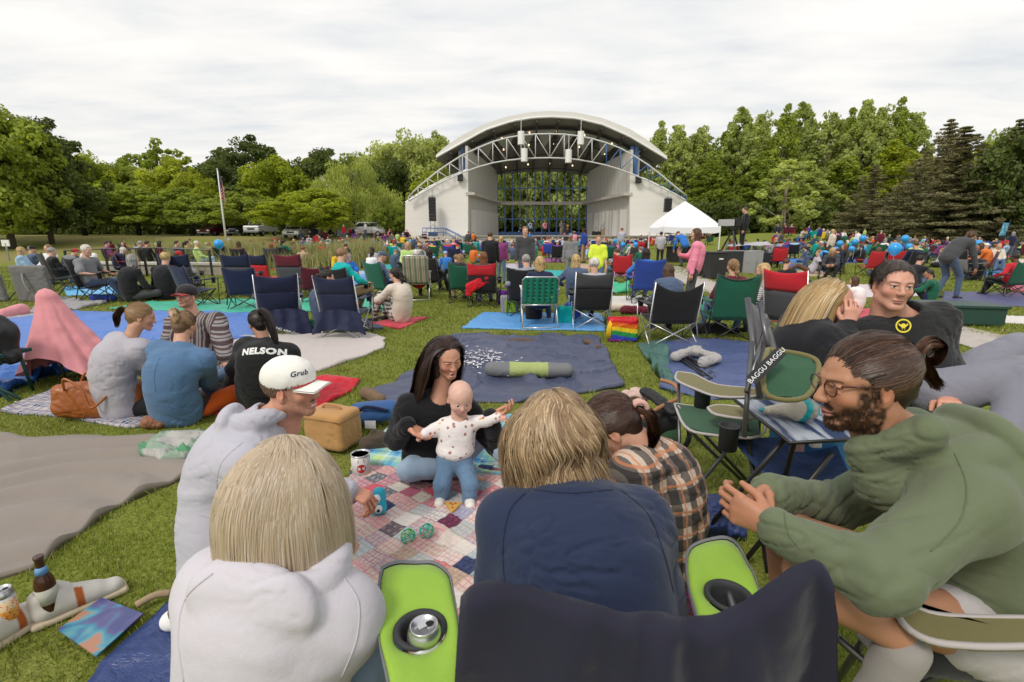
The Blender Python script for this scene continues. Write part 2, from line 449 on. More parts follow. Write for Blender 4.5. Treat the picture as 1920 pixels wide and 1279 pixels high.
def hand_sd(S,w,d,n,side,s=1.0,curl=.5,spread=.12,thumb=.6,grip=0):
 """w wrist, d pointing to the fingers, n palm normal (palm faces n), side +1 right / -1 left"""
 d=unit(d);n=unit(A(*n)-(A(*n)@d)*d);r=np.cross(d,n)*side
 q=lambda a,b,c:w+(d*a+r*b+n*c)*s
 S.cap(q(-.02,0,0),q(.02,.0,0),.023*s,.024*s,.012,(n,.75));S.cap(q(.030,.014,0),q(.078,.022,0),.019*s,.016*s,.014,(n,.72));S.cap(q(.028,-.014,0),q(.072,-.026,.002),.018*s,.014*s,.014,(n,.72))
 S.cap(q(.035,0,0),q(.078,-.002,0),.02*s,.016*s,.014,(n,.68))
 Ls=[(.045,.027,.021),(.049,.031,.022),(.046,.029,.021),(.036,.021,.018)];offs=[.030,.009,-.012,-.031]
 for i in range(4):
  a=q(.083-abs(i-1)*.004,offs[i],0);ang=curl*(.55+.08*i);sp=(1.2-i)*spread
  dd=unit(d+r*sp);rr=.0088-.0006*i*(i>1)
  for j,L in enumerate(Ls[i]):
   v=dd*math.cos(ang)+n*math.sin(ang);b=a+v*L*s;S.cap(a,b,(rr-.0007*j)*s,(rr-.0007*(j+1))*s,.004);a=b;ang+=curl*(.75 if j==0 else.6)
 a=q(.018,.024,.006);t1=unit(d*.75+r*(.75*thumb+.1)+n*(.35+grip*.5));b=a+t1*.042*s;S.cap(a,b,.0135*s,.0110*s,.010)
 t2=unit(d*.95+r*(.25*thumb-.1*grip)+n*(.35+grip*.6));c=b+t2*.030*s;S.cap(b,c,.0105*s,.0095*s,.004);S.cap(c,c+unit(t2+n*.2*grip)*.022*s,.0092*s,.0075*s,.004)
 return S
SHC={}
def build_person(p,hero=True):
 """returns dict part -> mesh data built in the coordinates of the joints"""
 s=p.get('s',1.0);w=p.get('w',1.0);fem=p.get('fem',False)
 o=A(*p.get('o',(0,0,0)))
 pel,neck,hc=A(*p['pel']),A(*p['neck']),A(*p['head'])
 cf=unit(p.get('chest',p['look']));up=unit(neck-pel);rt=unit(np.cross(cf,up));fwd=np.cross(up,rt)
 pf=unit(A(*p.get('pface',cf))*A(1,1,0));pr=unit(np.cross(pf,A(0,0,1)))
 HM=fr(p['look'],p.get('hup',(0,0,1)))
 bow=p.get('bow',.05);mid=(pel+neck)/2-fwd*bow*s;chest=neck*.72+pel*.28-fwd*bow*.8*s
 shw=p.get('shw',.175 if not fem else.155)*s;drop=p.get('drop',.05)*s
 base=neck-up*drop
 J={}
 for sd,nm in((-1,'l'),(1,'r')):
  J['s'+nm]=A(*p['s'+nm])if 's'+nm in p else base+rt*sd*shw
  J['w'+nm]=A(*p['w'+nm])
  J['e'+nm]=A(*p['e'+nm])if 'e'+nm in p else ik(J['s'+nm],J['w'+nm],.29*s,.26*s,p.get('eh'+nm,-up*.8+rt*sd*.6-fwd*.3))
  J['h'+nm]=A(*p['h'+nm])if 'h'+nm in p else pel+pr*sd*.09*s-A(0,0,.02)*s
  J['a'+nm]=A(*p['a'+nm])
  J['k'+nm]=A(*p['k'+nm])if 'k'+nm in p else ik(J['h'+nm],J['a'+nm],.43*s,.41*s,p.get('kh'+nm,pf+A(0,0,.3)))
 out={}
 hs=p.get('hs',1.0)*(s if not p.get('baby')else 1)
 # skin body: head patch, hands patches, torso and limbs
 def head_patch():
  H=head_sd(hc,HM,hs,fem,p.get('baby',False),p.get('smile',0),p.get('mouth',0),p.get('nose',1))
  H.cap(hc+HM@A(0,-.03,-.09)*hs,neck+(neck-hc)*.1,(.050 if fem else.056)*hs*p.get('nk',1),(.056 if fem else.064)*hs*p.get('nk',1),.03*hs)
  H.ell(neck-up*.03*s-fwd*.005,(.11*s,.058*s,.045*s),np.stack([rt,fwd,up],1),.04*s)
  V,Q=H.mesh(p.get('hh',.0034));return smooth_v(V,Q,1,.45),Q
 HV,HQ=head_patch()
 hcol=skin_cols(HV,hc,HM,hs,p['skin'],p['hairc'],p)
 parts=[(HV,HQ)];cols=[hcol]
 B=SD()
 Mt=np.stack([rt,fwd,up],1)
 B.ell(pel,(.15*s*w,.10*s*w,.12*s),Mt,.06);B.ell(mid,(.13*s*w,.09*s*w,.14*s),Mt,.06);B.ell(chest,(.14*s,.095*s,.15*s),Mt,.06)
 B.cap(J['sl'],J['sr'],.05*s,k=.06)
 for nm in 'lr':
  B.cap(J['s'+nm],J['e'+nm],.046*s,.037*s,.03);B.cap(J['e'+nm],J['w'+nm],.038*s,.025*s,.015)
  B.cap(J['h'+nm],J['k'+nm],.078*s*w,.052*s,.03);B.cap(J['k'+nm],J['k'+nm]*.62+J['a'+nm]*.38-pf*.0,.05*s,.05*s,.02);B.cap(J['k'+nm]*.62+J['a'+nm]*.38,J['a'+nm],.05*s,.032*s,.02)
  if p.get('bare_feet'):
   fd=unit(p.get('f'+nm,pf));B.cap(J['a'+nm]-A(0,0,.03)*s-fd*.02*s,J['a'+nm]-A(0,0,.052)*s+fd*.13*s,.034*s,.026*s,.02,((0,0,1),.8))
 bh=p.get('bh',.012)
 V,Q=B.mesh(bh);V=smooth_v(V,Q,1)
 parts.append((V,Q));cols.append(np.tile(A(*p['skin']),(len(V),1)))
 for nm,sd in(('l',-1),('r',1)):
  hd=SD();ho=p.get('hand'+nm,{});dv=A(*ho.get('d',unit(J['w'+nm]-J['e'+nm])))
  hand_sd(hd,J['w'+nm],dv,A(*ho.get('n',(0,0,-1))),sd,s*ho.get('s',1.0),ho.get('curl',.5),ho.get('spread',.1),ho.get('thumb',.6),ho.get('grip',0))
  hd.cap(J['w'+nm]-unit(J['w'+nm]-J['e'+nm])*.05*s,J['w'+nm],.028*s,.024*s,.01)
  V,Q=hd.mesh(p.get('handh',.0035));parts.append((V,Q));c=np.tile(A(*p['skin'])*A(1.0,.93,.9),(len(V),1))*(1+.05*fbm(V*60,2)[:,None])
  cols.append(c)
 V,Q=join(parts);out['body']=(V,Q,np.concatenate(cols))
 # top
 T=SD();tw=p.get('tw',1.0);L=p.get('loose',.012)
 T.ell(pel-up*.04*s*p.get('hemk',1),(.150*s*w*tw+L,.108*s*w*tw+L,.11*s),Mt,.06*s)
 T.ell(pel+up*.03*s,(.158*s*w*tw+L,.112*s*w*tw+L,.12*s+L*.5),Mt,.08*s);T.ell(mid,(.150*s*w*tw+L,.110*s*w*tw+L,.19*s),Mt,.10*s);T.ell(mid*.5+pel*.5,(.150*s*w*tw+L,.108*s*w*tw+L,.15*s),Mt,.08*s)
 T.ell(chest+up*.01*s,(.155*s*tw+L,(.112 if not fem else.118)*s*tw+L,.155*s),Mt,.08*s)
 T.cap(J['sl']-up*.005,J['sr']-up*.005,.058*s+L,k=.07*s);T.cap(base,neck+(hc-neck)*.08,.075*s,.066*s,.04*s)
 if p.get('belly'):T.ell(pel+up*.14*s+fwd*.07*s,(.14*s,.10*s,.13*s),Mt,.08*s)
 sl=p.get('sleeve',1.0);sr=p.get('slr',1.0)
 for nm in 'lr':
  S0,E0,W0=J['s'+nm],J['e'+nm],J['w'+nm]
  if sl>=.99:
   T.cap(S0,E0,(.053*s+L)*sr,(.045*s+L)*sr,.04*s);We=W0-unit(W0-E0)*.012*s;T.cap(E0,We,(.044*s+L)*sr,(.033*s+L*.6)*sr,.02*s)
   if p.get('cuff',True):c0=We-unit(W0-E0)*.05*s;T.cap(c0,We,.037*s+L*.3,.035*s+L*.3,.012*s)
  elif sl>=.6:T.cap(S0,E0,.058*s+L,.048*s+L,.04*s);T.cap(E0,E0+(W0-E0)*(sl-.5)*2*.9,.046*s+L,.042*s+L,.02*s)
  else:T.cap(S0,S0+(E0-S0)*sl*2,.06*s+L,.058*s+L*1.4,.04*s)
 if p.get('hood'):
  k=p['hood']*s;hz=[]
  for a_ in range(0,361,12):
   t_=R(a_);hz.append(neck+rt*.088*k*math.sin(t_)-fwd*(.072*math.cos(t_)+.008)*k+up*(-.020-.032*(1-math.cos(t_))*.5*-1-.022*math.cos(t_))*k+unit(hc-neck)*.022*k)
  for a_,b_ in zip(hz[:-1],hz[1:]):
   bk=.5+.5*((neck-(a_+b_)/2)@fwd)/(.08*k);T.cap(a_,b_,(.020+.018*max(0,bk))*k,k=.010)
  T.ell(neck-fwd*.094*k-up*.028*k,(.112*k,.036*k,.078*k),Mt,.006);T.ell(neck-fwd*.108*k-up*.080*k,(.080*k,.036*k,.055*k),Mt,.03)
 for nm in 'lr':T.cap(neck-up*.01*s,J['s'+nm]+up*.0,.040*s+L*.4,.044*s+L*.5,.05*s)
 if p.get('hood'):T.ell(neck+fwd*.045*s-up*.055*s,(.10*s,.060*s,.075*s),Mt,.03)
 for q in p.get('topx',[]):T.p.append(q)
 nkd=unit(hc-neck);T.cap(neck+nkd*.02*s+fwd*.015,neck+nkd*.25*s+fwd*.01,p.get('nkr',.062)*s,.072*s,.006,None,0,True)
 if p.get('vneck'):T.ell(neck+fwd*.09*s-up*.02*s,(.05*s,.06*s,.06*s),Mt,.01,0,True)
 th=p.get('th',bh);V,Q=T.mesh(th)
 V=smooth_v(V,Q,2);N=vnorm(V,Q);fa=p.get('fold',.008)
 if fa:
  V=folds(V,N,fa*1.15,p.get('ff',6.5),p.get('seed',0),up)
  for nm in 'lr':
   E0=J['e'+nm];ax_=unit(J['w'+nm]-J['s'+nm]);q=V-E0;dd=np.linalg.norm(q,axis=1);m=np.exp(-(dd/.09)**2)*(sl>.9)
   t=(q@ax_)*95+3*vnoise(V*9);V=V+vnorm(V,Q)*((np.sin(t)*.0045*s*m)[:,None])
 out['top']=(V,Q,None)
 # trousers
 if p.get('legs',True)is not False:
  K=SD();lr=p.get('legr',1.0)
  K.ell(pel,(.160*s*w,.118*s*w,.115*s),np.stack([pr,pf,A(0,0,1)],1),.06*s)
  for nm in 'lr':
   h0,k0,a0=J['h'+nm],J['k'+nm],J['a'+nm];pl=p.get('plen'+nm,p.get('plen',1.0))
   K.cap(h0,k0,.092*s*w*lr,.066*s*lr,.05*s);e=k0+(a0-k0)*max(0,(pl-.5)*2)*.97
   if pl>.55:K.cap(k0,e,.064*s*lr,(.064-.014*(pl-.5)*2)*s*p.get('hemr',lr),.02*s)
   elif pl<.5:K.p[-1]=('cap',h0,h0+(k0-h0)*(pl*2),.092*s*w*lr,.084*s*lr,.05*s,None,0,False)
  V,Q=K.mesh(p.get('kh',bh));V=smooth_v(V,Q,2);N=vnorm(V,Q);V=folds(V,N,p.get('kfold',.006),9,40+p.get('seed',0))
  for nm in 'lr':
   q=V-J['k'+nm];m=np.exp(-(np.linalg.norm(q,axis=1)/.09)**2);t=(q@unit(J['a'+nm]-J['h'+nm]))*90+3*vnoise(V*8);V=V+vnorm(V,Q)*((np.sin(t)*.004*s*m)[:,None])
  out['trousers']=(V,Q,None)
 if not p.get('bare_feet')and not p.get('no_shoes'):
  for nm in 'lr':
   K=SD();fd=unit(A(*p.get('f'+nm,pf)));a0=J['a'+nm];fu=A(*p.get('fup',(0,0,1)))
   K.cap(a0-fu*.045*s-fd*.035*s,a0-fu*.055*s+fd*.13*s,.040*s,.034*s,.02,(tuple(fu),.85));K.cap(a0-fu*.03*s,a0-fu*.05*s+fd*.03*s,.042*s,.038*s,.02)
   V,Q=K.mesh(min(bh,.008));out['shoe_'+nm]=(V,Q,None)
 out['J']=J;out['HM']=HM;out['hc']=hc;out['hs']=hs;out['frame']=(rt,fwd,up);out['o']=o
 return out
 # hair
def hair_base(kind,hc,HM,s,p=None):
 """solid volume under the strands, in the head's frame"""
 S=SD();p=p or{}
 c=lambda x,y,z:hc+HM@(A(x,y,z)*s)
 E=lambda a,r,k=.02,cut=False:S.ell(c(*a),A(*r)*s,HM,k*s,0,cut)
 K=lambda a,b,r1,r2,k=.02:S.cap(c(*a),c(*b),r1*s,r2*s,k*s)
 if kind in('short','buzz'):
  t=.003 if kind=='buzz' else.010
  E((0,-.020,.036),(.077+t,.096+t,.086+t));S.box(c(0,.118,.0),(.12*s,.060*s,.080*s),HM,.02*s,.012,0,True);S.box(c(0,.03,-.09),(.12*s,.2*s,.058*s),HM,.02*s,.015,0,True)
  S.box(c(0,.06,-.03),(.12*s,.065*s,.040*s),HM,.01*s,.012,0,True)
 elif kind=='curly':
  for i in range(60):
   th=i*2.399;z=1-1.25*(i+.5)/60;r=math.sqrt(max(0,1-z*z));x,y=r*math.cos(th),r*math.sin(th)
   if y>.45 and z<.45:continue
   E((.078*x,-.015+.095*y,.03+.092*z),(.026,.026,.024),.008)
  E((0,-.022,.03),(.08,.098,.09));S.box(c(0,.115,-.02),(.12*s,.055*s,.068*s),HM,.02*s,.012,0,True)
 elif kind in('bob','long','tied','pony','bun'):
  E((0,-.022,.036),(.084,.102,.092))
  if kind in('tied','pony','bun'):
   K((0,-.06,-.02),(0,-.05,-.05),.062,.05);S.box(c(0,.115,-.02),(.12*s,.055*s,.066*s),HM,.02*s,.012,0,True)
   S.box(c(0,.075,-.05),(.12*s,.075*s,.045*s),HM,.01*s,.012,0,True)
  else:
   z1=-.115 if kind=='bob' else-.24
   K((-.055,-.02,.0),(-.062,-.015,z1),.042,.034,.03);K((.055,-.02,.0),(.062,-.015,z1),.042,.034,.03)
   K((-.025,-.065,.0),(-.03,-.065,z1),.05,.04,.03);K((.025,-.065,.0),(.03,-.065,z1),.05,.04,.03)
   S.ell(c(0,.10,-.045),A(.052 if not p.get('open')else.11,.085,.085)*s,HM,.012,0,True)
   S.cap(c(0,-.02,-.10),c(0,.02,-.3),.035*s,.035*s,.01,None,0,True)
  if kind=='pony':K((0,-.115,.035),(0,-.15,.02),.022,.030,.01);K((0,-.15,.02),(0,-.16,-.09),.032,.03,.02);K((0,-.16,-.09),(0,-.15,-.19),.03,.012,.02)
  if kind=='bun':E((0,-.125,.07),(.036,.036,.036),.01)
 elif kind=='cap':
  E((0,-.010,.045),(.088,.104,.082),.01);S.box(c(0,0,-.045),(.2*s,.2*s,.062*s),HM,.01*s,.006,0,True)
  S.cap(c(-.05,.085,.030),c(.05,.085,.030),.012*s,.012*s,.02*s,None);S.box(c(0,.115,.030),(.062*s,.048*s,.0065*s),HM@np.array(Matrix.Rotation(-.18,3,'X')),.006*s,.012*s)
 return S
def ribbons(Pth,Wd,col,C0,fade=None,noise=0):
 """Pth (N,T,3) strands, Wd width, col (N,3)"""
 N,T,_=Pth.shape;D=np.zeros_like(Pth);D[:,1:-1]=Pth[:,2:]-Pth[:,:-2];D[:,0]=Pth[:,1]-Pth[:,0];D[:,-1]=Pth[:,-1]-Pth[:,-2]
 out=Pth-C0;sd=np.cross(D,out);sd/=np.linalg.norm(sd,axis=2,keepdims=True)+1e-9
 sd=sd+NR.normal(0,.07,(N,1,3))
 prof=np.ones(T);prof[-1]=.15;prof[-2]=.6
 w=Wd*prof[None,:,None]*NR.uniform(.6,1.3,(N,1,1))
 L=Pth-sd*w*.5;Rr=Pth+sd*w*.5
 V=np.stack([L,Rr],2).reshape(-1,3)
 b=(np.arange(N)[:,None]*T+np.arange(T-1)[None])*2;b=b.ravel()
 Q=np.stack([b,b+1,b+3,b+2],1)
 t=np.linspace(0,1,T)[None,:,None];cc=col[:,None,:]*(1+(t-.4)*.12*np.ones((N,1,1)))
 cc=np.repeat(cc[:,:,None,:],2,2).reshape(-1,3)
 o_=V-C0;o_/=np.linalg.norm(o_,axis=1,keepdims=True)+1e-9;dd=np.repeat((D/(np.linalg.norm(D,axis=2,keepdims=True)+1e-9))[:,:,None,:],2,2).reshape(-1,3);nn=o_-(o_*dd).sum(1,keepdims=True)*dd*.8+np.repeat(NR.normal(0,.08,(N,3)),2*T,0);return V,Q,cc,nn/(np.linalg.norm(nn,axis=1,keepdims=True)+1e-9)
def pushout(X,els):
 for(c,r,M)in els:
  L=(X-c)@M;k=np.linalg.norm(L/r,axis=1,keepdims=True);f=np.where(k<1,1/np.maximum(k,1e-3),1);X=c+(L*f)@M.T
 return X
def fall_strands(n,hc,HM,s,els,part=0.02,length=.3,steps=16,trimz=None,grav=.3,wave=0,wf=30,back=.35,hl=None,rough=.12,cols=None,ymax=.06,clear=.03,maxr=.15,spread=0,gdir=(0,0,-1)):
 """strands rooted on the scalp, parted, sliding down over the collision ellipsoids"""
 e=NR.normal(size=(n*4,3));e/=np.linalg.norm(e,axis=1,keepdims=True)
 c0=A(0,-.022,.034);r0=A(.080,.099,.089)
 Lc=c0+e*r0;keep=(Lc[:,2]>.0)|((Lc[:,1]<-.02)&(Lc[:,2]>-.03));keep&=~((Lc[:,1]>ymax)&(Lc[:,2]<.085));e=e[keep][:n];Lc=Lc[keep][:n];n=len(Lc)
 side=np.where(Lc[:,0]>part,1,-1)*1.0
 wb=np.clip((-.015-Lc[:,1])/.06,0,1);d=np.stack([side*.9*(1-wb)+Lc[:,0]/.08*.5*wb,-back+NR.normal(0,.12,n),-.15*np.ones(n)],1)
 d[:,1]+=np.where(Lc[:,1]<-.03,-.5,0)
 d+=.14*np.stack([vnoise(Lc*14+k*9.1)for k in range(3)],1)
 cl=vnoise(Lc*26+3.3)*.7+vnoise(Lc*70+7)*.3
 X=hc+(Lc*s)@HM.T;D=d@HM.T;D/=np.linalg.norm(D,axis=1,keepdims=True)
 off=(NR.uniform(0,1,n)**1.5*.0045*s)[:,None]
 st=(length/steps)*NR.uniform(1-rough,1+rough*.3,(n,1));g=unit(gdir)
 out=[X.copy()];ph=vnoise(Lc*16)*6
 H0=(hc+HM@(c0*s),r0*s,HM)
 for i in range(steps-1):
  D=D+g*grav*(1+.15*i);D/=np.linalg.norm(D,axis=1,keepdims=True)
  Y=X+D*st
  if wave:
   rad=Y-hc;rad[:,2]=0;rad/=np.linalg.norm(rad,axis=1,keepdims=True)+1e-9;tn=np.cross(rad,A(0,0,1))
   Y=Y+(np.cos(i*wf*.05+ph)[:,None])*tn*wave*.25+(np.sin(i*wf*.05+ph)[:,None])*rad*wave*.25
  oe=[(H0[0],H0[1]+off*1.0,H0[2])]
  Z=Y
  for(c,r,M)in[H0]+els:
   Lq=(Z-c)@M;rr=r+off;k=np.linalg.norm(Lq/rr,axis=1,keepdims=True);f=np.where(k<1,1/np.maximum(k,1e-3),1);Z=c+(Lq*f)@M.T
  if trimz is not None:
   stop=(Z[:,2]<trimz+.006*cl+NR.normal(0,.003,n))[:,None];Z=np.where(stop,X+(X-out[-1])*0,Z)
  D=Z-X;nn=np.linalg.norm(D,axis=1,keepdims=True);D=np.where(nn>1e-6,D/np.maximum(nn,1e-9),D*0+g)
  X=Z;out.append(X.copy())
 Pth=np.stack(out,1)
 Lp=((Pth-hc)@HM)/s;bad=((Lp[...,1]>clear)&(Lp[...,2]<.052)&(Lp[...,2]>-.13)&(np.abs(Lp[...,0])<.098)).any(1)
 if trimz is not None:bad|=(Pth[:,-1,2]<trimz-.02)|(np.hypot(Pth[:,-1,0]-hc[0],Pth[:,-1,1]-hc[1])>maxr)
 return Pth[~bad],cl[~bad]
def tied_strands(n,hc,HM,s,tie,steps=12,ymax=.075,zmin=-.02,extra=.004,bulge=0):
 e=NR.normal(size=(n*4,3));e/=np.linalg.norm(e,axis=1,keepdims=True)
 c0=A(0,-.022,.034);r0=A(.080,.099,.090)
 Lc=c0+e*r0;hl=(Lc[:,1]<ymax)|(Lc[:,2]>.09);low=(Lc[:,2]>zmin-.05*(Lc[:,1]<-.03))&((Lc[:,1]<.03)|(Lc[:,2]>.03))
 k=hl&low;Lc=Lc[k][:n];n=len(Lc);tie=A(*tie);off=NR.uniform(0,extra,n)[:,None]
 cl=vnoise(Lc*45+3.3)*.6+vnoise(Lc*120+7)*.4
 t=np.linspace(0,1,steps)[None,:,None];a=Lc[:,None,:];L=a*(1-t)+tie*t
 u=(L-c0)/r0;nn=np.linalg.norm(u,axis=2,keepdims=True);Lp=c0+u/nn*(r0+off[:,None]+bulge*np.sin(PI*t));m=np.clip((t-.85)/.15,0,1);L=Lp*(1-m)+tie*m
 L=L+.0025*np.stack([vnoise(L*60+q*5)for q in range(3)],2)
 return hc+(L*s)@HM.T,cl
def tail_strands(n,guide,rad,spread=1.0):
 """guide: list of points; rad: list of radii"""
 g=np.array(guide,float);T=len(g);tt=np.linspace(0,1,14);gi=np.stack([np.interp(tt*(T-1),range(T),g[:,k])for k in range(3)],1);ri=np.interp(tt*(T-1),range(T),rad)
 gi[1:-1]=(gi[:-2]+2*gi[1:-1]+gi[2:])/4
 a=NR.normal(size=(n,3));a/=np.linalg.norm(a,axis=1,keepdims=True);a*=NR.uniform(.5,1,(n,1))
 Pth=gi[None]+a[:,None]*ri[None,:,None];Pth+=.004*np.stack([vnoise(Pth*40+q*5)for q in range(3)],2)
 return Pth,vnoise(a*3)
def hcols(n,cl,c1,c2,j=.12,c3=None):
 t=np.clip(.5+cl*.6+NR.normal(0,.13,n),0,1)[:,None];c=A(*c1)*(1-t)+A(*c2)*t
 if c3 is not None:m=(NR.rand(n)<.18)[:,None];c=np.where(m,A(*c3),c)
 return c*NR.uniform(1-j*.5,1+j*.5,(n,1))
def mesh_of(name,d,o,flat=False):
 V,Q,col=d
 return np_mesh(name,V-o,Q,True,col)
def finish_person(b,p,label,mats,group=None,hairparts=None,extra=None):
 """links one person: body mesh with clothing and hair as children"""
 o=b['o'];root=link('person',mesh_of('person',b['body'],o),None,SKIN,loc=o,label=label,cat='person',group=group)
 names=p.get('names',{})
 for k in('top','trousers','shoe_l','shoe_r'):
  if k in b:
   nm='shoe' if k.startswith('shoe')else names.get(k,k)
   m=mats.get('shoe' if nm=='shoe' else k);V,Q,c=b[k]
   link(nm,np_mesh(nm,V-o,Q,True,p.get(k+'_col')(V)if p.get(k+'_col')else None),root,m)
 if hairparts:
  Vs,Qs,Cs,Ns=[],[],[],[];n=0
  for hp in hairparts:V,Q,c=hp[:3];Ns.append(hp[3]if len(hp)>3 else vnorm(V,Q));Vs.append(V);Qs.append(Q+n);Cs.append(c);n+=len(V)
  me=np_mesh('hair',np.concatenate(Vs)-o,np.concatenate(Qs),True,np.concatenate(Cs))
  if len(me.vertices)==n:me.normals_split_custom_set_from_vertices(np.concatenate(Ns).tolist())
  link('hair',me,root,HAIRM)
 return root
def seams(root,b,lines,col,r=.0016):
 """stitched seams laid on the garment surface"""
 V,Q,_=b['top'];bt=BVHTree.FromPolygons([tuple(v)for v in V.tolist()],Q.tolist());m=MB()
 for L in lines:
  L=np.array(L,float);t=np.linspace(0,len(L)-1,26);pts=[]
  for q in t:
   i=min(int(q),len(L)-2);f=q-i;p0,p1,p2,p3=L[max(i-1,0)],L[i],L[i+1],L[min(i+2,len(L)-1)];x,y=.5*(2*p1+(p2-p0)*f+(2*p0-5*p1+4*p2-p3)*f*f+(3*p1-p0-3*p2+p3)*f**3)
   d=unit(ray(x,y));h=bt.ray_cast(Vector((0,0,CAMH)),Vector(d),6)
   if h[0]is not None:pts.append(np.array(h[0])+np.array(h[1])*r*.25-b['o'])
  ok=[pts[0]]if pts else[]
  for q in pts[1:]:
   if np.linalg.norm(q-ok[-1])<.12:ok.append(q)
  if len(ok)>2:m.tube(ok,r,5)
 if m.n:m.build('seam',cloth(col),root,smooth=True)
def base_hair(kind,b,col,h=.006,grow=1.0):
 V,Q=hair_base(kind,b['hc'],b['HM'],b['hs']*grow).mesh(h);N=vnorm(V,Q);V=V+N*(.003*vnoise(V*60))[:,None]
 return V,Q,np.tile(A(*col),(len(V),1))*(1+.2*vnoise(V*A(80,80,12)))[:,None]
 # world, camera, light
sc=bpy.context.scene
W=bpy.data.worlds.new('World');sc.world=W;W.use_nodes=True
nt=W.node_tree;bg=nt.nodes['Background']
class WG(NG):
 def __init__(s):s.t=nt;s.n=nt.nodes;s.b=None
g=WG()
SUN_EL,SUN_AZ=R(48),R(215)
sky=g.new('ShaderNodeTexSky',sky_type='NISHITA');sky.sun_disc=False;sky.sun_elevation=SUN_EL;sky.sun_rotation=SUN_AZ
gen=g.coord('Generated');sx,sy,sz=g.sep(gen)
zz=g.math('MAXIMUM',g.math('ADD',sz,.10),.03)
pl=g.comb(g.math('DIVIDE',sx,zz),g.math('MULTIPLY',g.math('DIVIDE',sy,zz),1.6),0)
n1=g.noise(pl,1.05,6,.52,.35);n2=g.noise(g.mapping(pl,(.7,1.2,1),(0,0,.35)),2.6,5,.55,.5)
nn=g.math('ADD',g.math('MULTIPLY',n1,.65),g.math('MULTIPLY',n2,.35))
cl=g.ramp(nn,[(.34,(.69,.71,.73)),(.44,(.80,.80,.79)),(.52,(.88,.86,.83)),(.62,(.95,.92,.88))])
low=g.ramp(sz,[(.0,(.93,.93,.92)),(.30,(1,1,1)),(.75,(.93,.95,1.0))])
cl=g.mix(1.0,cl,low,'MULTIPLY')
v=g.new('ShaderNodeVectorMath',operation='SCALE');nt.links.new(cl,v.inputs[0]);v.inputs[3].default_value=9.0
mx=g.mix(.93,sky.outputs[0],v.outputs[0]);nt.links.new(mx,bg.inputs[0]);bg.inputs[1].default_value=.1
sl=bpy.data.lights.new('sun','SUN');sl.energy=1.5;sl.angle=R(14);sl.color=(1,.94,.85)
so=bpy.data.objects.new('sun',sl);C.objects.link(so)
dirv=A(math.sin(SUN_AZ)*math.cos(SUN_EL),math.cos(SUN_AZ)*math.cos(SUN_EL),math.sin(SUN_EL))
so.rotation_euler=Vector(dirv).to_track_quat('Z','Y').to_euler();so.location=(0,0,30)
cam=bpy.data.cameras.new('camera');co=bpy.data.objects.new('camera',cam);C.objects.link(co)
cam.sensor_width=36;cam.lens=36*FPX/1920;cam.clip_end=2000;cam.clip_start=.02
co.location=(0,0,CAMH);co.rotation_euler=(PI/2-PITCH,0,0);sc.camera=co
cam.dof.use_dof=True;cam.dof.focus_distance=2.7;cam.dof.aperture_fstop=7.0
sc.view_settings.view_transform='Standard';sc.view_settings.look='None';sc.view_settings.exposure=.36;sc.view_settings.gamma=1
sc.cycles.use_denoising=True;sc.cycles.max_bounces=6;sc.cycles.transparent_max_bounces=8
# terrain
def ss(a,b,x):t=np.clip((x-a)/(b-a),0,1);return t*t*(3-2*t)
def hill(x,y):
 x=np.asarray(x,float);y=np.asarray(y,float)
 left=ss(-6,-22,x)
 h=1.25*ss(42,60,y)*left+.9*ss(50,60,y)*ss(-4,-12,x)*(1-left)*.9
 h=h+1.6*np.exp(-(((x-27)/9)**2+((y-52)/6.5)**2))+.25*ss(60,90,y)
 h=h-.5*np.exp(-(((x+26)/11)**2+((y-27)/3.0)**2))
 h=h+.05*vnoise(np.stack([x*.15,y*.15,x*0],-1))*ss(14,30,y)
 return h
gx=np.concatenate([np.linspace(-400,-60,18)[:-1],np.linspace(-60,60,161),np.linspace(60,400,18)[1:]])
gy=np.concatenate([np.linspace(-30,0,6)[:-1],np.linspace(0,110,141),np.linspace(110,600,18)[1:]])
XX,YY=np.meshgrid(gx,gy,indexing='ij');V=np.stack([XX,YY,hill(XX,YY)-.0],-1).reshape(-1,3)
i,j=np.meshgrid(np.arange(len(gx)-1),np.arange(len(gy)-1),indexing='ij');a=(i*len(gy)+j).ravel();Q=np.stack([a,a+len(gy),a+len(gy)+1,a+1],1)
gm=bpy.data.materials.new('lawn');g=NG(gm);cw=g.coord('Object')
dry=g.noise(cw,.11,4,.55,.6);med=g.noise(cw,1.3,4,.6);fin=g.noise(cw,55,3,.65);px,py,pz=g.sep(cw)
c=g.ramp(fin,[(.3,(.10,.125,.018)),(.5,(.175,.205,.034)),(.7,(.26,.28,.062))])
yel=g.ramp(fin,[(.3,(.15,.13,.04)),(.7,(.33,.28,.11))])
far=g.math('MULTIPLY',g.ramp(py,[(.0,(0,0,0)),(1,(1,1,1))]),1.0)
lm=g.math('MULTIPLY',g.math('MULTIPLY',g.math('SUBTRACT',py,24,clamp=True),g.math('MULTIPLY',g.math('SUBTRACT',-6,px,clamp=True),1)),g.math('MULTIPLY',g.math('SUBTRACT',dry,.40),9,clamp=True))
c=g.mix(g.math('MULTIPLY',g.math('MULTIPLY',g.math('SUBTRACT',med,.5),5,clamp=True),.30),c,yel);c=g.mix(g.math('MULTIPLY',lm,.85),c,yel)
g.set(Base_Color=c,Roughness=.95);g.b.inputs['Specular IOR Level'].default_value=.1;g.bump(g.noise(cw,40,3,.6),.7,.03)
link('ground',np_mesh('ground',V,Q),None,gm,kind='structure')
def on(x,y):return float(hill(x,y))
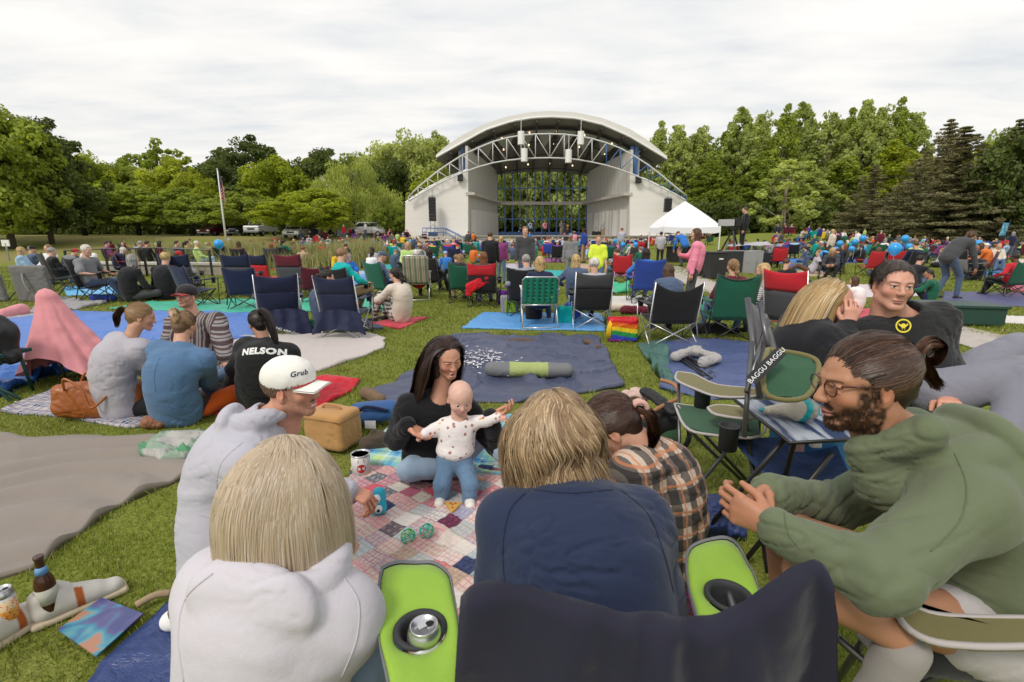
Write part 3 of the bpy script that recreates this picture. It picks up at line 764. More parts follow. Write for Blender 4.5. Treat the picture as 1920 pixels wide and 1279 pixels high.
def ribbon(name,pts,w,mt,z=.012,**k):
 pts=[np.array(p,float)for p in pts];P2=[]
 for a,b in zip(pts[:-1],pts[1:]):
  m=max(2,int(np.linalg.norm(b-a)/1.0))
  P2+=[a+(b-a)*t for t in np.linspace(0,1,m,endpoint=False)]
 P2 .append(pts[-1]);V=[]
 for i,p in enumerate(P2):
  d=unit(P2[min(i+1,len(P2)-1)]-P2[max(0,i-1)]);n=A(-d[1],d[0])
  for s_ in(-.5,-.25,0,.25,.5):q=p+n*w*s_;V.append([q[0],q[1],on(q[0],q[1])+z])
 Fq=[(5*i+k,5*i+k+1,5*i+6+k,5*i+5+k)for i in range(len(P2)-1)for k in range(4)]
 return link(name,np_mesh(name,V,np.array(Fq)),None,mt,kind='structure',**k)
asph=mat('asphalt',(.16,.15,.14),.9)
ribbon('road',[(-90,66),(-40,62),(-14,62),(-2,60)],5,asph,.03)
conc=mat('concrete',(.46,.41,.36),.85);gg=NG(conc);gg.set(Base_Color=gg.ramp(gg.noise(gg.coord(),3,6,.65),[(.3,(.36,.32,.28)),(.7,(.50,.45,.40))]));gg.bump(gg.noise(gg.coord(),90,3,.6),.3,.004)
# trees
def leaf_mat(name,c1,c2,trans=.35):
 m=bpy.data.materials.new(name);g=NG(m);oi=g.new('ShaderNodeObjectInfo');co=g.coord('Object')
 at=g.new('ShaderNodeVertexColor',layer_name='Col').outputs[0]
 r=g.math('ADD',g.math('MULTIPLY',oi.outputs['Random'],.45),g.math('MULTIPLY',g.noise(co,.5,3,.6),.75))
 c=g.mix(g.math('SUBTRACT',r,.12,clamp=True),c1,c2);c=g.mix(1,c,at,'MULTIPLY')
 g.set(Base_Color=c,Roughness=.6);g.b.inputs['Specular IOR Level'].default_value=.25
 tr=g.new('ShaderNodeBsdfTranslucent');g.put(tr.inputs[0],g.mix(1,c,(1.25,1.2,.5),'MULTIPLY'));ms=g.new('ShaderNodeMixShader');ms.inputs[0].default_value=trans
 g.t.links.new(g.b.outputs[0],ms.inputs[1]);g.t.links.new(tr.outputs[0],ms.inputs[2]);g.t.links.new(ms.outputs[0],g.n['Material Output'].inputs[0]);return m
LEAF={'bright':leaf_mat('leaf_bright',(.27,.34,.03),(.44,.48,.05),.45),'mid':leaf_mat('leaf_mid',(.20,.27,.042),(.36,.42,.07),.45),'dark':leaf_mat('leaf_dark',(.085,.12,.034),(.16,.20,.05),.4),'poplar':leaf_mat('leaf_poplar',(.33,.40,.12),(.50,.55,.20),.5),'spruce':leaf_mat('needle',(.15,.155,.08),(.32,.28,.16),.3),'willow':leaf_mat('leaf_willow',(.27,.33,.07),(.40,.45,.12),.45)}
BARK=mat('bark',(.075,.06,.045),.95);BARKL=mat('bark_pale',(.25,.21,.16),.9)
for m_ in(BARK,BARKL):gg=NG(m_);gg.bump(gg.noise(gg.mapping(gg.coord(),(1,1,.2)),12,4,.6),.8,.05)
def leaves(cent,n,rad,size,drop=0,asp=1.0,flat=.0):
 """n leaf quads round each clump centre"""
 m=len(cent);d=NR.normal(size=(m,n,3));d/=np.linalg.norm(d,axis=2,keepdims=True);rr=NR.uniform(.35,1,(m,n,1))**.6
 off=d*rr*rad[:,None,None];off[...,2]*=(1-flat);off[...,2]-=drop*np.abs(NR.normal(size=(m,n)))
 P0=(cent[:,None]+off).reshape(-1,3);k=len(P0)
 nrm=d.reshape(-1,3)*.6+NR.normal(size=(k,3))*.6+A(0,0,.35);nrm/=np.linalg.norm(nrm,axis=1,keepdims=True)
 a=np.cross(nrm,NR.normal(size=(k,3)));a/=np.linalg.norm(a,axis=1,keepdims=True)+1e-9
 if drop:a=a*.5+A(0,0,-1);a/=np.linalg.norm(a,axis=1,keepdims=True)
 b=np.cross(nrm,a);s_=size*NR.uniform(.6,1.35,(k,1))
 V=np.stack([P0-a*s_*.5,P0+b*s_*.32/asp,P0+a*s_*.5,P0-b*s_*.32/asp],1).reshape(-1,3);Q=np.arange(4*k).reshape(k,4)
 sh=NR.uniform(.78,1.22,(m,1))*np.ones((m,n));sh=(sh.ravel()*NR.uniform(.85,1.15,k));col=np.repeat(sh[:,None]*A(1,1,1),4,0)
 return V,Q,col
def tree_mesh(kind,seed):
 global NR
 NR=np.random.RandomState(seed);mb=MB();H=10.
 if kind in('round','wide','willow','poplar','sparse'):
  hw,z0,nc,nl,ls=dict(round=(4.6,1.8,190,130,.34),wide=(5.2,2.6,170,120,.34),willow=(5.0,.6,190,140,.36),poplar=(2.1,.8,260,60,.23),sparse=(2.6,2.0,60,70,.34))[kind]
  th=NR.uniform(0,2*PI,nc);z=NR.uniform(0,1,nc);r=np.sqrt(NR.uniform(.10,1,nc))
  if kind=='wide':prof=np.sqrt(np.clip(1-(z*1.0)**2.2,0,1));prof=np.where(z<.12,prof*.85,prof)
  elif kind=='poplar':prof=np.sin(PI*np.clip(z*.9+.10,0,1))**.6
  else:prof=np.sqrt(np.clip(1-(2*(z**.85)-1)**2,0,1))**.8
  lob=1+.22*vnoise(np.stack([np.cos(th)*1.4,np.sin(th)*1.4,z*2.4+seed],1))*2
  R_=hw*prof*r*lob;zz=z0+(H-z0-.5)*z*(1+.10*vnoise(np.stack([np.cos(th)*1.2,np.sin(th)*1.2,z*0+seed*.7],1))*2*(z>.5))
  cent=np.stack([R_*np.cos(th),R_*np.sin(th),zz],1);rad=NR.uniform(.45,1.1,nc)*(.42 if kind=='poplar' else.58 if kind=='sparse' else 1.0)
  V,Q,col=leaves(cent,nl,rad,ls,drop=.5 if kind=='willow' else 0,asp=1.8 if kind=='willow' else 1,flat=.35 if kind=='wide' else.1)
  tr=.22 if kind!='poplar' else.14
  mb.tube([(0,0,-.3),(.05,.03,z0+1),(.0,.1,z0+(H-z0)*.5),(.1,0,H*.9)],[tr*1.25,tr,tr*.55,.03],8)
  for q in NR.permutation(nc)[:26]:
   c=cent[q];zb=max(z0*.7,c[2]-NR.uniform(1.2,3));m_=(A(0,0,zb)+c)/2+A(0,0,.15);mb.tube([(0,0,zb),m_,c],[tr*.35,tr*.22,.02],5,False)
 else:
  cs,rs=[],[];nl=46
  for t in np.linspace(.04,.99,34):
   Rr=3.3*(1-t)**.85*(1+.12*NR.normal());nb=int(5+13*(1-t))
   for q in range(nb):
    th=NR.uniform(0,2*PI);L=Rr*NR.uniform(.75,1.12)
    for u in np.linspace(.25,1,max(2,int(L*2.0))):
     cs.append([L*u*math.cos(th),L*u*math.sin(th),t*H+.10-.30*L*u*.55+.10*L*u*u]);rs.append(.16+.20*(1-t)*(1.15-u*.5))
  cent=np.array(cs);V,Q,col=leaves(cent,nl,np.array(rs),.17,flat=.45,asp=1.7)
  rr=np.hypot(V[:,0],V[:,1])/(3.3*(1-np.clip(V[:,2]/H,0,.99))**.85+.1)
  mb.tube([(0,0,-.3),(0,0,H*.6),(0,0,H)],[.22,.12,.02],8)
 cm=np_mesh('crown',V,Q,False,col);tm=mb.mesh('trunk',True);NR=np.random.RandomState(seed+77)
 return cm,tm
TM={}
def tree(kind,leafk,x,ytop,Y,label,group,seed=0,wpx=None,base=None,name=None,bark=None,wmul=1.0,hmul=1.0):
 key=(kind,seed)
 if key not in TM:TM[key]=tree_mesh(kind,100+seed*13+len(kind))
 p=At(x,443,Y);X=p[0];z0=on(X,Y)if base is None else base;top=At(x,ytop,Y)[2];h=(top-z0)/10*hmul
 e=empty({'spruce':'spruce_tree','poplar':'poplar_tree','willow':'willow_tree'}.get(kind,'tree'),(X,Y,z0),rnd.uniform(0,6.28),label=label,cat='tree',group=group)
 hwd={'round':4.9,'wide':5.6,'willow':5.3,'poplar':2.2,'sparse':2.8,'spruce':3.4}[kind]
 sxy=(wpx/FPX*Y/2)/hwd if wpx else h
 e.scale=(sxy*wmul,sxy*wmul,h)
 link('crown',TM[key][0],e,LEAF[leafk]);link('trunk',TM[key][1],e,bark or BARK)
 return e
def forest():
 L=[('round','mid',20,203,46,230,0,'large leafy tree at the far left edge of the lawn'),('round','dark',95,232,50,170,1,'darker tall tree leaning out behind the leftmost tree'),('round','mid',-70,215,50,200,2,'big tree cut by the left edge of the photo'),('round','bright',185,290,84,150,2,'bright yellow green tree right of the big left tree'),('round','mid',245,302,88,120,0,'green rounded tree behind the first small tree on the left'),('sparse','mid',315,258,100,110,0,'thin feathery tall tree rising above the left treeline'),('round','bright',345,302,86,130,1,'yellow green tree below the feathery tall tree'),('round','bright',372,318,80,84,0,'small bright tree just left of the flagpole'),('round','dark',425,300,88,150,2,'dark green round tree behind the flagpole'),('wide','dark',490,268,98,190,1,'dark flat topped tree rising over the middle of the left treeline'),('round','bright',535,296,84,130,0,'bright green tree right of the flagpole'),('round','dark',605,287,92,150,1,'dark tree between the bright tree and the willow'),('willow','willow',665,300,66,165,0,'pale green weeping willow left of the white band shell'),('round','mid',700,284,92,130,2,'green tree peeking over the willow'),('round','dark',745,300,86,120,0,'dark tree close to the left end of the band shell'),('round','poplar',770,250,90,150,2,'tall light green tree behind the left end of the band shell'),('round','poplar',835,262,94,110,1,'tall light green tree touching the roof of the band shell'),('round','bright',815,325,82,90,1,'bright leafy tree seen under the left truss'),('wide','mid',160,345,66,200,0,'low spreading tree nearest the big left trees'),('wide','mid',262,350,66,180,1,'second low spreading tree from the left along the road'),('wide','mid',362,352,66,170,0,'low spreading tree beside the dark red car'),('wide','mid',458,358,64,150,1,'low spreading tree between the flagpole and the silver pickup'),('wide','bright',585,352,55,200,2,'low spreading tree standing forward beside the white car'),('round','mid',735,385,62,60,2,'small young tree beside the left wall of the band shell'),('round','mid',700,400,70,90,1,'bushy tree behind the silver van'),]
 for k,l,x,yt,Y,wp,sd,lab in L:tree(k,l,x,yt,Y,lab,'trees along the left side of the park',sd,wp)
 pop=[(1222,238,92,'poplar'),(1262,232,90,'poplar'),(1300,232,92,'poplar'),(1345,240,86,'mid'),(1378,202,84,'poplar'),(1408,205,88,'poplar'),(1450,205,82,'mid'),(1487,192,86,'poplar'),(1530,203,84,'poplar'),(1560,215,88,'mid'),(1592,184,82,'poplar'),(1622,192,84,'poplar'),(1655,193,84,'mid'),(1688,208,84,'poplar'),(1320,300,78,'mid'),(1420,290,74,'mid'),(1500,300,74,'poplar'),(1570,290,76,'mid'),(1660,270,78,'bright')]
 on_=['first','second','third','fourth','fifth','sixth','seventh','eighth','ninth','tenth','eleventh','twelfth','thirteenth','fourteenth']
 for i,(x,yt,Y,l)in enumerate(pop):
  lab=('tall pale poplar, %s from the left in the stand right of the band shell'%on_[i])if i<14 else('shorter leafy poplar in front of the stand, %s of five from left'%on_[i-14])
  tree('poplar',l,x,yt,Y,lab,'poplars right of the band shell',i%3,84 if i<14 else 115,bark=BARKL)
 tree('sparse','poplar',1466,300,60,'slender tree with a pale bare trunk in front of the poplars','poplars right of the band shell',1,110,bark=BARKL)
 for x,yt,Y,wp,sd,lab in[(1622,312,58,150,0,'small dark spruce left of the biggest spruce'),(1745,226,66,200,1,'grey tipped tall spruce behind the broad olive spruce'),(1772,240,54,300,0,'broad olive brown spruce in the middle of the spruces'),(1700,300,62,150,2,'narrow dark spruce between the small and the broad spruce'),(1868,226,50,190,1,'dark drooping spruce near the right edge behind the blue banner'),(1835,262,56,130,2,'thin topped spruce left of the dark drooping one')]:
  tree('spruce','spruce',x,yt,Y,lab,'spruces at the right side',sd,wp)
 for x,yt,Y,wp,lf,lab in[(1925,212,48,170,'dark','dark leafy tree cut by the right edge of the photo'),(1830,255,80,120,'bright','bright green treetop between the spruces'),(2010,200,48,200,'dark','dark tree just past the right edge'),(930,250,96,120,'poplar','left light green tree seen through the stage window'),(1000,240,96,130,'poplar','middle left tree seen through the stage window'),(1060,245,97,130,'poplar','middle right tree seen through the stage window'),(1120,240,96,130,'poplar','right tree seen through the stage window')]:
  tree('round',lf,x,yt,Y,lab,'trees behind the band shell' if 900<x<1150 else 'leafy trees among the spruces',1 if x<1000 else 2,wp)
 cs=[];rs=[]
 for x in range(-60,1990,9):
  for Y in(104,112):
   lim=345 if x<760 else(330 if 760<=x<1250 else 262)
   if x>1700:lim=300
   if Y==104:lim+=35
   for _ in range(9):
    y=rnd.uniform(lim,441);p=At(x+rnd.uniform(-8,8),y,Y+rnd.uniform(-3,3));cs.append(p);rs.append(rnd.uniform(1.1,2.2))
 V,Q,col=leaves(np.array(cs),42,np.array(rs),.75)
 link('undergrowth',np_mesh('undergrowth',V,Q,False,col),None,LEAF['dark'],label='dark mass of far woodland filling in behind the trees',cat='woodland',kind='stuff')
 cs=[];rs=[]
 for x in list(range(-80,745,8))+list(range(1290,1990,8)):
  Y=78 if x<700 else 72
  for _ in range(7):
   y=rnd.uniform(385,440);p=At(x+rnd.uniform(-6,6),y,Y+rnd.uniform(-3,3));cs.append(p);rs.append(rnd.uniform(.5,1.3))
 V,Q,col=leaves(np.array(cs),45,np.array(rs),.5)
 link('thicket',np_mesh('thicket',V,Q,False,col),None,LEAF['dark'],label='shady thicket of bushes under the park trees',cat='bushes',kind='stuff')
forest()
# band shell
YF,YB,YR=58.,70.,57.9
def siding(name,c,freq,horiz=True,depth=.3):
 m=bpy.data.materials.new(name);g=NG(m);x,y,z=g.sep(g.coord('Object'));v=g.math('FRACT',g.math('MULTIPLY',z if horiz else g.math('ADD',x,g.math('MULTIPLY',y,.9)),freq))
 ln=g.math('LESS_THAN',v,.10);n=g.noise(g.coord(),.6,4,.6);cc=g.mix(g.math('MULTIPLY',n,.3),c,[q*.82 for q in c])
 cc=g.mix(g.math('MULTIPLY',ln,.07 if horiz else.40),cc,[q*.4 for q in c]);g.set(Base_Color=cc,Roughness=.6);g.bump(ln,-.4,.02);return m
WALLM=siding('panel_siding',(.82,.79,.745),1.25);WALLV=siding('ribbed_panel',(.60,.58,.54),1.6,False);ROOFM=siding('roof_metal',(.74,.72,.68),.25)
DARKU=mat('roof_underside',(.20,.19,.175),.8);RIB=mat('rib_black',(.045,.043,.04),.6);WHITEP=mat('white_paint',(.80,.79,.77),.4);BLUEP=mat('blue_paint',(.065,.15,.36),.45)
CONCW=mat('stage_concrete',(.50,.46,.41),.85);STAGEF=mat('stage_floor',(.40,.37,.33),.8);BLACK=mat('black_plastic',(.012,.012,.013),.5);GREYM=mat('grey_metal',(.35,.35,.36),.35,.7)
gg=NG(CONCW);gg.set(Base_Color=gg.ramp(gg.noise(gg.coord(),.9,5,.6),[(.3,(.43,.40,.36)),(.7,(.56,.52,.47))]))
def I(pts,x):
 xs,ys=zip(*pts);return float(np.interp(x,xs,ys))
def shell():
 e=empty('band_shell',(At(1024,443,YF)[0],YF,0),label='white arched band shell with blue stage window behind the crowd',cat='band shell');o=A(*e.location)
 def B(mb,n,m,par=e,**k):mb.v=[v-o for v in mb.v];return mb.build(n,m,par,**k)
 zf=At(1024,443,YF)[2]
 x0,x1=At(790,443,YF)[0],At(1285,443,YF)[0]
 m=MB();m.box(((x0+x1)/2,66,zf/2-.3),(x1-x0,18.5,zf+.6));B(m,'stage',CONCW)
 m=MB();m.box(((x0+x1)/2,66,zf+.03),(x1-x0+.3,18.9,.12));B(m,'stage_floor',STAGEF)
 def wing(px,name='wing_wall'):
  P_=[At(a,b,YF)for a,b in px];m=MB();m.prism([(p[0],max(p[2],-.3)if i not in(0,len(P_)-1)else 0)for i,p in enumerate(P_)],YF-.25,YF+.25);w=B(m,name,WALLM)
  m=MB();m.tube([p+A(0,-.1,.05)for p in P_[1:-1]],.13,6);m.v=[v-o for v in m.v];m.build('coping',WHITEP,w)
 wing([(760,460),(761,381),(800,355),(840,334),(878,319),(878,460)]);wing([(1180,460),(1180,326),(1215,340),(1250,357),(1283,376),(1286,460)])
 for s_,(xa,ya),(xb,yb),lf,lb in((1,(878,319),(933,327),366,383),(-1,(1180,326),(1100,329),367,383)):
  a,b=At(xa,ya,YF),At(xb,yb,YB);a0,b0=At(xa,443,YF),At(xb,443,YB);m=MB();t=A(s_*.0,0,0)
  top=[a+A(0,0,2.6),b+A(0,0,.4)];off=A(-s_*.3,0,0)
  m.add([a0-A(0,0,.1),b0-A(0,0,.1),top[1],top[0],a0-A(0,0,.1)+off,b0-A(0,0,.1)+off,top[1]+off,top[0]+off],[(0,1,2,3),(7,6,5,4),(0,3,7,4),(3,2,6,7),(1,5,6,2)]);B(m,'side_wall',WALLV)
  la,lb_=At(xa,lf,YF)+A(s_*.25,-.35,0),At(xb,lb,YB)+A(s_*.25,0,0);m=MB();d=A(s_*.5,0,0);h=A(0,0,.32)
  m.add([la-d,lb_-d,lb_+d,la+d,la-d+h,lb_-d+h,lb_+d+h,la+d+h],[(3,2,1,0),(4,5,6,7),(0,1,5,4),(2,3,7,6),(0,4,7,3),(1,2,6,5)]);B(m,'ledge',CONCW)
  n=9;du=unit((b0-a0));
  for k in range(3):
   m=MB()
   for q in range(4):
    t0=.06+(k*4+q)*.077;t1=t0+.077;pa=a0+(b0-a0)*t0+A(s_*(.08+.28*(q%2)),0,0);pb=a0+(b0-a0)*t1+A(s_*(.08+.28*((q+1)%2)),0,0);hh=(At(xa,388,YF)-a0)[2]*.93
    m.add([pa,pb,pb+A(0,0,hh),pa+A(0,0,hh),pa+A(s_*.06,0,0),pb+A(s_*.06,0,0),pb+A(s_*.06,0,hh),pa+A(s_*.06,0,hh)],[(0,1,2,3),(7,6,5,4),(0,3,7,4),(1,5,6,2),(3,2,6,7)])
   B(m,'folding_door',WALLV)
 m=MB()
 for i in range(13):
  x=933+(1100-933)*i/12;p0,p1=At(x,441,YB),At(x,322 if 2<i<10 else 325,YB);m.box((p0+p1)/2,(.17,.22,p1[2]-p0[2]))
 B(m,'mullion',BLUEP)
 for y,hh in((353.5,.13),(411,.16),(438.5,.5)):
  a,b=At(933,y,YB),At(1100,y,YB);m=MB();m.box((a+b)/2+A(0,-.15,0),(b[0]-a[0],.12,hh));B(m,'transom',BLUEP)
 a,b=At(928,381.5,YB),At(1104,381.5,YB);m=MB();m.box((a+b)/2+A(0,-.3,0),(b[0]-a[0],.5,.42));B(m,'back_beam',CONCW)
 TT=[(818,291),(835,275),(860,258),(905,234),(950,219),(1000,210),(1035,208.5),(1080,211),(1130,222),(1180,242),(1215,264),(1250,293)]
 TB=[(818,297),(870,268),(910,246),(960,229.5),(1000,223),(1035,221.5),(1080,224),(1130,236),(1180,258),(1215,279),(1250,300)]
 BK=[(864,350),(900,336),(933,328),(980,323),(1020,321),(1060,323),(1100,329),(1135,338),(1172,352)]
 n=33;top,bot=[],[]
 for r_ in range(9):
  t=r_/8;tr,br=[],[]
  for i in range(n):
   u=i/(n-1);xa=818+432*u;xb=864+308*u;f=At(xa,I(TB,xa),YR);ft=At(xa,I(TT,xa),YR);k=At(xb,I(BK,xb),YB+1)
   z=f[2]*(1-t)+k[2]*t+.7*math.sin(PI*t)*.6;q=A(f[0]*(1-t)+k[0]*t,f[1]*(1-t)+k[1]*t,z);br.append(q);tr.append(q+A(0,0,(ft[2]-f[2])*(1-.55*t)+.02))
  top.append(tr);bot.append(br)
 def grid(rows,flip):
  V=np.array(rows).reshape(-1,3);c=len(rows[0]);Fs=[(i*c+j,i*c+j+1,(i+1)*c+j+1,(i+1)*c+j)for i in range(len(rows)-1)for j in range(c-1)]
  return V,[f[::-1]for f in Fs]if flip else Fs
 m=MB();V,Fs=grid(top,False);m.add(V,Fs);V,Fs=grid([[(p+A(0,-.02,0))for p in top[0]],[(p+A(0,-.02,0))for p in bot[0]]],True);m.add(V,Fs)
 V,Fs=grid([[r[0]for r in top],[r[0]for r in bot]],False);m.add(V,Fs);V,Fs=grid([[r[-1]for r in top],[r[-1]for r in bot]],True);m.add(V,Fs);V,Fs=grid([top[-1],bot[-1]],False);m.add(V,Fs)
 rf=B(m,'roof',ROOFM)
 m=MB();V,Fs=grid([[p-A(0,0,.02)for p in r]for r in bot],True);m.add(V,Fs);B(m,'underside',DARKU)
 for q in(.14,.5,.8):
  pass
 m=MB();m.tube([p+A(0,-.08,.12)for p in bot[0]],.09,6);m.v=[v-o for v in m.v];m.build('drip_edge',WHITEP,rf)
 for i in range(2,n-2,3):
  m=MB();m.tube([bot[r_][i]+A(0,0,-.28-.1*(r_%2))for r_ in range(9)],.13,5);m.tube([bot[r_][i]+A(0,0,-.95 if 0<r_<8 else-.3)for r_ in range(9)],.09,5)
  for r_ in range(8):m.tube([bot[r_][i]+A(0,0,-.28),bot[r_+1][i]+A(0,0,-.9)],.05,4)
  B(m,'roof_rib',RIB)
 for r_ in(1,3,5,7):
  m=MB();m.tube([bot[r_][i]+A(0,0,-.45)for i in range(1,n-1)],.08,5);B(m,'purlin',RIB)
 m=MB()
 for i in range(2,n-4,3):
  a,b,c_=bot[1][i],bot[1][i+3],(bot[3][i+1]+bot[3][i+2])/2;m.add([a-A(0,0,.5),b-A(0,0,.5),c_-A(0,0,1.1)],[(0,1,2)])
 B(m,'reflector',mat('reflector',(.34,.35,.33),.8))
 LM=mat('lamp_glow',(.9,.7,.45),.5,Emission_Color=(1,.72,.42,1),Emission_Strength=2.0)
 for r_ in(1,3,6):
  for i in range(5,n-4,4):p=bot[r_][i]+A(0,0,-.75);m=MB();m.lathe(p,[(.0,-.09),(.06,-.08),(.08,.03),(.05,.12)],10);B(m,'spot_lamp',LM,smooth=True)
 TRM=mat('truss_paint',(.62,.61,.60),.45);TC=[(766,369),(784,351),(802,336),(821,321),(843,306),(867,291),(897,277),(924,266),(950,258.5),(977,254),(1004,251.5),(1031,251),(1058,252),(1084,255),(1110,260),(1137,268),(1163,278),(1190,293),(1215,309),(1237,326),(1256,342),(1272,355),(1288,368)]
 BC=[(766,377),(784,367),(802,356),(821,345),(843,335),(867,324),(897,313),(924,305.5),(950,301),(977,298),(1004,296.5),(1031,296),(1058,297),(1084,299.5),(1110,304),(1137,310),(1163,318),(1190,328.5),(1215,339),(1237,350),(1256,359),(1272,368),(1288,378)]
 YT=YF-.9;m=MB();m.tube([At(x,y,YT)for x,y in TC],.085,8);B(m,'top_chord',TRM,smooth=True);m=MB();m.tube([At(x,y,YT)for x,y in BC],.08,8);B(m,'bottom_chord',TRM,smooth=True)
 mw,mb_=MB(),MB()
 for i,(t_,b_)in enumerate(zip(TC,BC)):
  g_=mb_ if i>=15 else mw;g_.tube([At(*t_,YT),At(*b_,YT)],.055,6)
  if i<len(TC)-1:
   if i<11:(mw).tube([At(*t_,YT),At(*BC[i+1],YT)],.05,6)
   else:(mb_ if i>=15 else mw).tube([At(*TC[i+1],YT),At(*b_,YT)],.05,6)
 B(mw,'truss_web',TRM,smooth=True);B(mb_,'blue_truss_web',BLUEP,smooth=True)
 for x in(866,1188,1196):a,b=At(x,322,YF),At(x,286,YF);m=MB();m.box((a+b)/2+A(0,1,0),(.42,.4,(b-a)[2]+1.6));B(m,'column',BLUEP)
 for x in(860,1203):a,b=At(x,320,YF),At(x,290,YF);m=MB();m.box((a+b)/2+A(0,1.6,0),(.3,.3,(b-a)[2]+1.8));B(m,'column',WHITEP)
 for x,y in((977,258),(1089,258),(983,290),(1066,292)):
  m=MB();p=At(x,y,56);m.lathe(p,[(.05,-.75),(.36,-.73),(.36,.62),(.05,.65)],16);m.tube([p+A(0,0,.6),p+A(0,0,2.2)],.03,5);B(m,'hanging_light',WHITEP,smooth=False)  # white cylinder speakers hung under the roof, not lamps
 m=MB();sx=At(835,450,55)[0];
 for k in range(7):m.box((sx+.35*k,56.1,(zf-.17*k)/2-.1),(.36 if k else 4,2.2-.004*k,zf-.17*k+.2))
 B(m,'steps',CONCW)
 m=MB()
 for yy in(55.0,57.2):
  m.tube([(sx-2.5,yy,zf+.9),(sx-.2,yy,zf+.9),(sx+2.4,yy,.9),(sx+5.5,yy,.85)],.045,6);m.tube([(sx-2.5,yy,zf+.45),(sx-.2,yy,zf+.45),(sx+2.4,yy,.45),(sx+5.5,yy,.4)],.035,6)
  for x_,z_ in((sx-2.5,zf),(sx-1.2,zf),(sx-.2,zf),(sx+1.1,zf*.5),(sx+2.4,0),(sx+4,0),(sx+5.5,0)):m.tube([(x_,yy,z_),(x_,yy,z_+.9)],.035,6)
 B(m,'handrail',BLUEP,smooth=True)
 return zf
ZF=shell()
def speaker_array(x,y0,y1,lab,n=7):
 t,b=At(x,y0,YF-1.6),At(x,y1,YF-1.6);h=(t-b)[2]/n;e=empty('speaker_array',(t[0],t[1],b[2]),label=lab,cat='loudspeaker',group='line arrays on the band shell')
 for k in range(n):m=MB();m.box((0,0,h*(k+.5)),(.78,.55,h*.93),top=.96);m.box((0,-.29,h*(k+.5)),(.7,.03,h*.7));m.build('cabinet',BLACK,e)
 m=MB();m.box((0,0,h*n+.12),(.5,.6,.10));m.tube([(0,.2,h*n),(0,.2,h*n+.8)],.03,5);m.build('rigging',GREYM,e)
 return e
speaker_array(810,370,415,'black line array of speakers hanging on the left wing wall');speaker_array(1253,372,398,'black line array of speakers above the white tent',5)
def tag_box(name,c,size,m,lab,cat,group=None,rz=0,extra=None):
 e=empty(name,(c[0],c[1],c[2]-size[2]/2),rz,label=lab,cat=cat,group=group);mb=MB();mb.box((0,0,size[2]/2),size);mb.build('cabinet',m,e,bevel=.02)
 g_=MB();g_.box((0,-size[1]/2-.012,size[2]*.5),(size[0]*.86,.02,size[2]*.86));g_.build('grille',mat('grille',(.03,.03,.032),.8),e);return e
for x,y,lab in((863,333,'small black speaker on top corner of the left wing wall'),(1197,337,'small black speaker on top corner of the right wing wall')):
 p=At(x,y,YF-.6);tag_box('wall_speaker',p,(.6,.5,.75),BLACK,lab,'loudspeaker','small wall speakers')
for x,lab in((1009,'black subwoofer stack against the stage front left of centre'),(1068,'black subwoofer stack against the stage front right of centre')):
 p=At(x,456,55.9);tag_box('subwoofer',(p[0],55.9,.62),(1.9,.8,1.2),BLACK,lab,'loudspeaker','subwoofers before the stage')
p=At(887,437,62);tag_box('stage_speaker',(p[0],62,ZF+.75),(.75,.6,.8),BLACK,'black speaker on a silver rack at the left of the stage','loudspeaker');tag_box('equipment_rack',(p[0],62,ZF+.20),(.72,.6,.36),GREYM,'silver rack under the stage speaker at the left','rack')
def stand_tripod(lab):
 p=At(812,440,56.8);e=empty('speaker_tower',(p[0],56.8,ZF),label=lab,cat='lighting tower');m=MB()
 for dx in(-.25,.25):m.tube([(dx,0,0),(dx,0,2.2)],.04,6)
 m.build('mast',GREYM,e)
 for dx in(-1.6,1.6):m=MB();m.tube([(0,0,1.3),(dx,0,.02)],.03,6);m.build('leg',GREYM,e)
 m=MB();m.box((0,0,.22),(1.0,.7,.4));m.build('base_case',mat('navy_case',(.03,.06,.14),.6),e)
stand_tripod('grey mast on legs under the left line array')
# folding chairs
SILVER=mat('silver_tube',(.55,.55,.55),.32,.85);DKTUBE=mat('black_tube',(.015,.015,.016),.4);PLASTIC=mat('joint_plastic',(.02,.02,.02),.5)
def fabric_sheet(c4,nu=10,nv=10,sag=0,edge=0,th=.006,n=None,wr=.004,seed=0,topsag=0):
 """four corners a b c d (a-b bottom, d-c top); thick wrinkled sheet"""
 a,b,c,d=[A(*q)for q in c4];u=np.linspace(0,1,nu+1)[None,:,None];v=np.linspace(0,1,nv+1)[:,None,None]
 Pn=(a*(1-u)+b*u)*(1-v)+(d*(1-u)+c*u)*v;nr=unit(np.cross(b-a,d-a))if n is None else unit(n)
 bow=4*u*(1-u);Pn=Pn+nr*sag*bow*(np.sin(PI*np.clip(v*.8+.1,0,1)));Pn=Pn+(a-d)/np.linalg.norm(a-d)*(topsag*bow*v**3)
 k=vnoise(Pn*9+seed)[...,None]*wr*2+vnoise(Pn*22+seed)[...,None]*wr;Pn=Pn+nr*k*np.minimum(1,bow*2.5+.2)
 top=Pn.reshape(-1,3);bt=(Pn-nr*th).reshape(-1,3);i,j=np.meshgrid(np.arange(nv),np.arange(nu),indexing='ij');q=(i*(nu+1)+j).ravel();w=nu+1;N=len(top)
 Q1=np.stack([q,q+1,q+w+1,q+w],1);Q2=Q1[:,::-1]+N;bd=[k for k in range(nu+1)]+[(k+1)*w-1 for k in range(1,nv+1)]+[nv*w+k for k in range(nu-1,-1,-1)]+[k*w for k in range(nv-1,0,-1)]
 bd=np.array(bd);nx=np.roll(bd,-1);Q3=np.stack([nx,bd,bd+N,nx+N],1)
 return np.concatenate([top,bt]),np.concatenate([Q1,Q2,Q3])
def addm(mb,VQ):
 V,Q=VQ;mb.add(V,[tuple(q)for q in Q.tolist()]);return mb
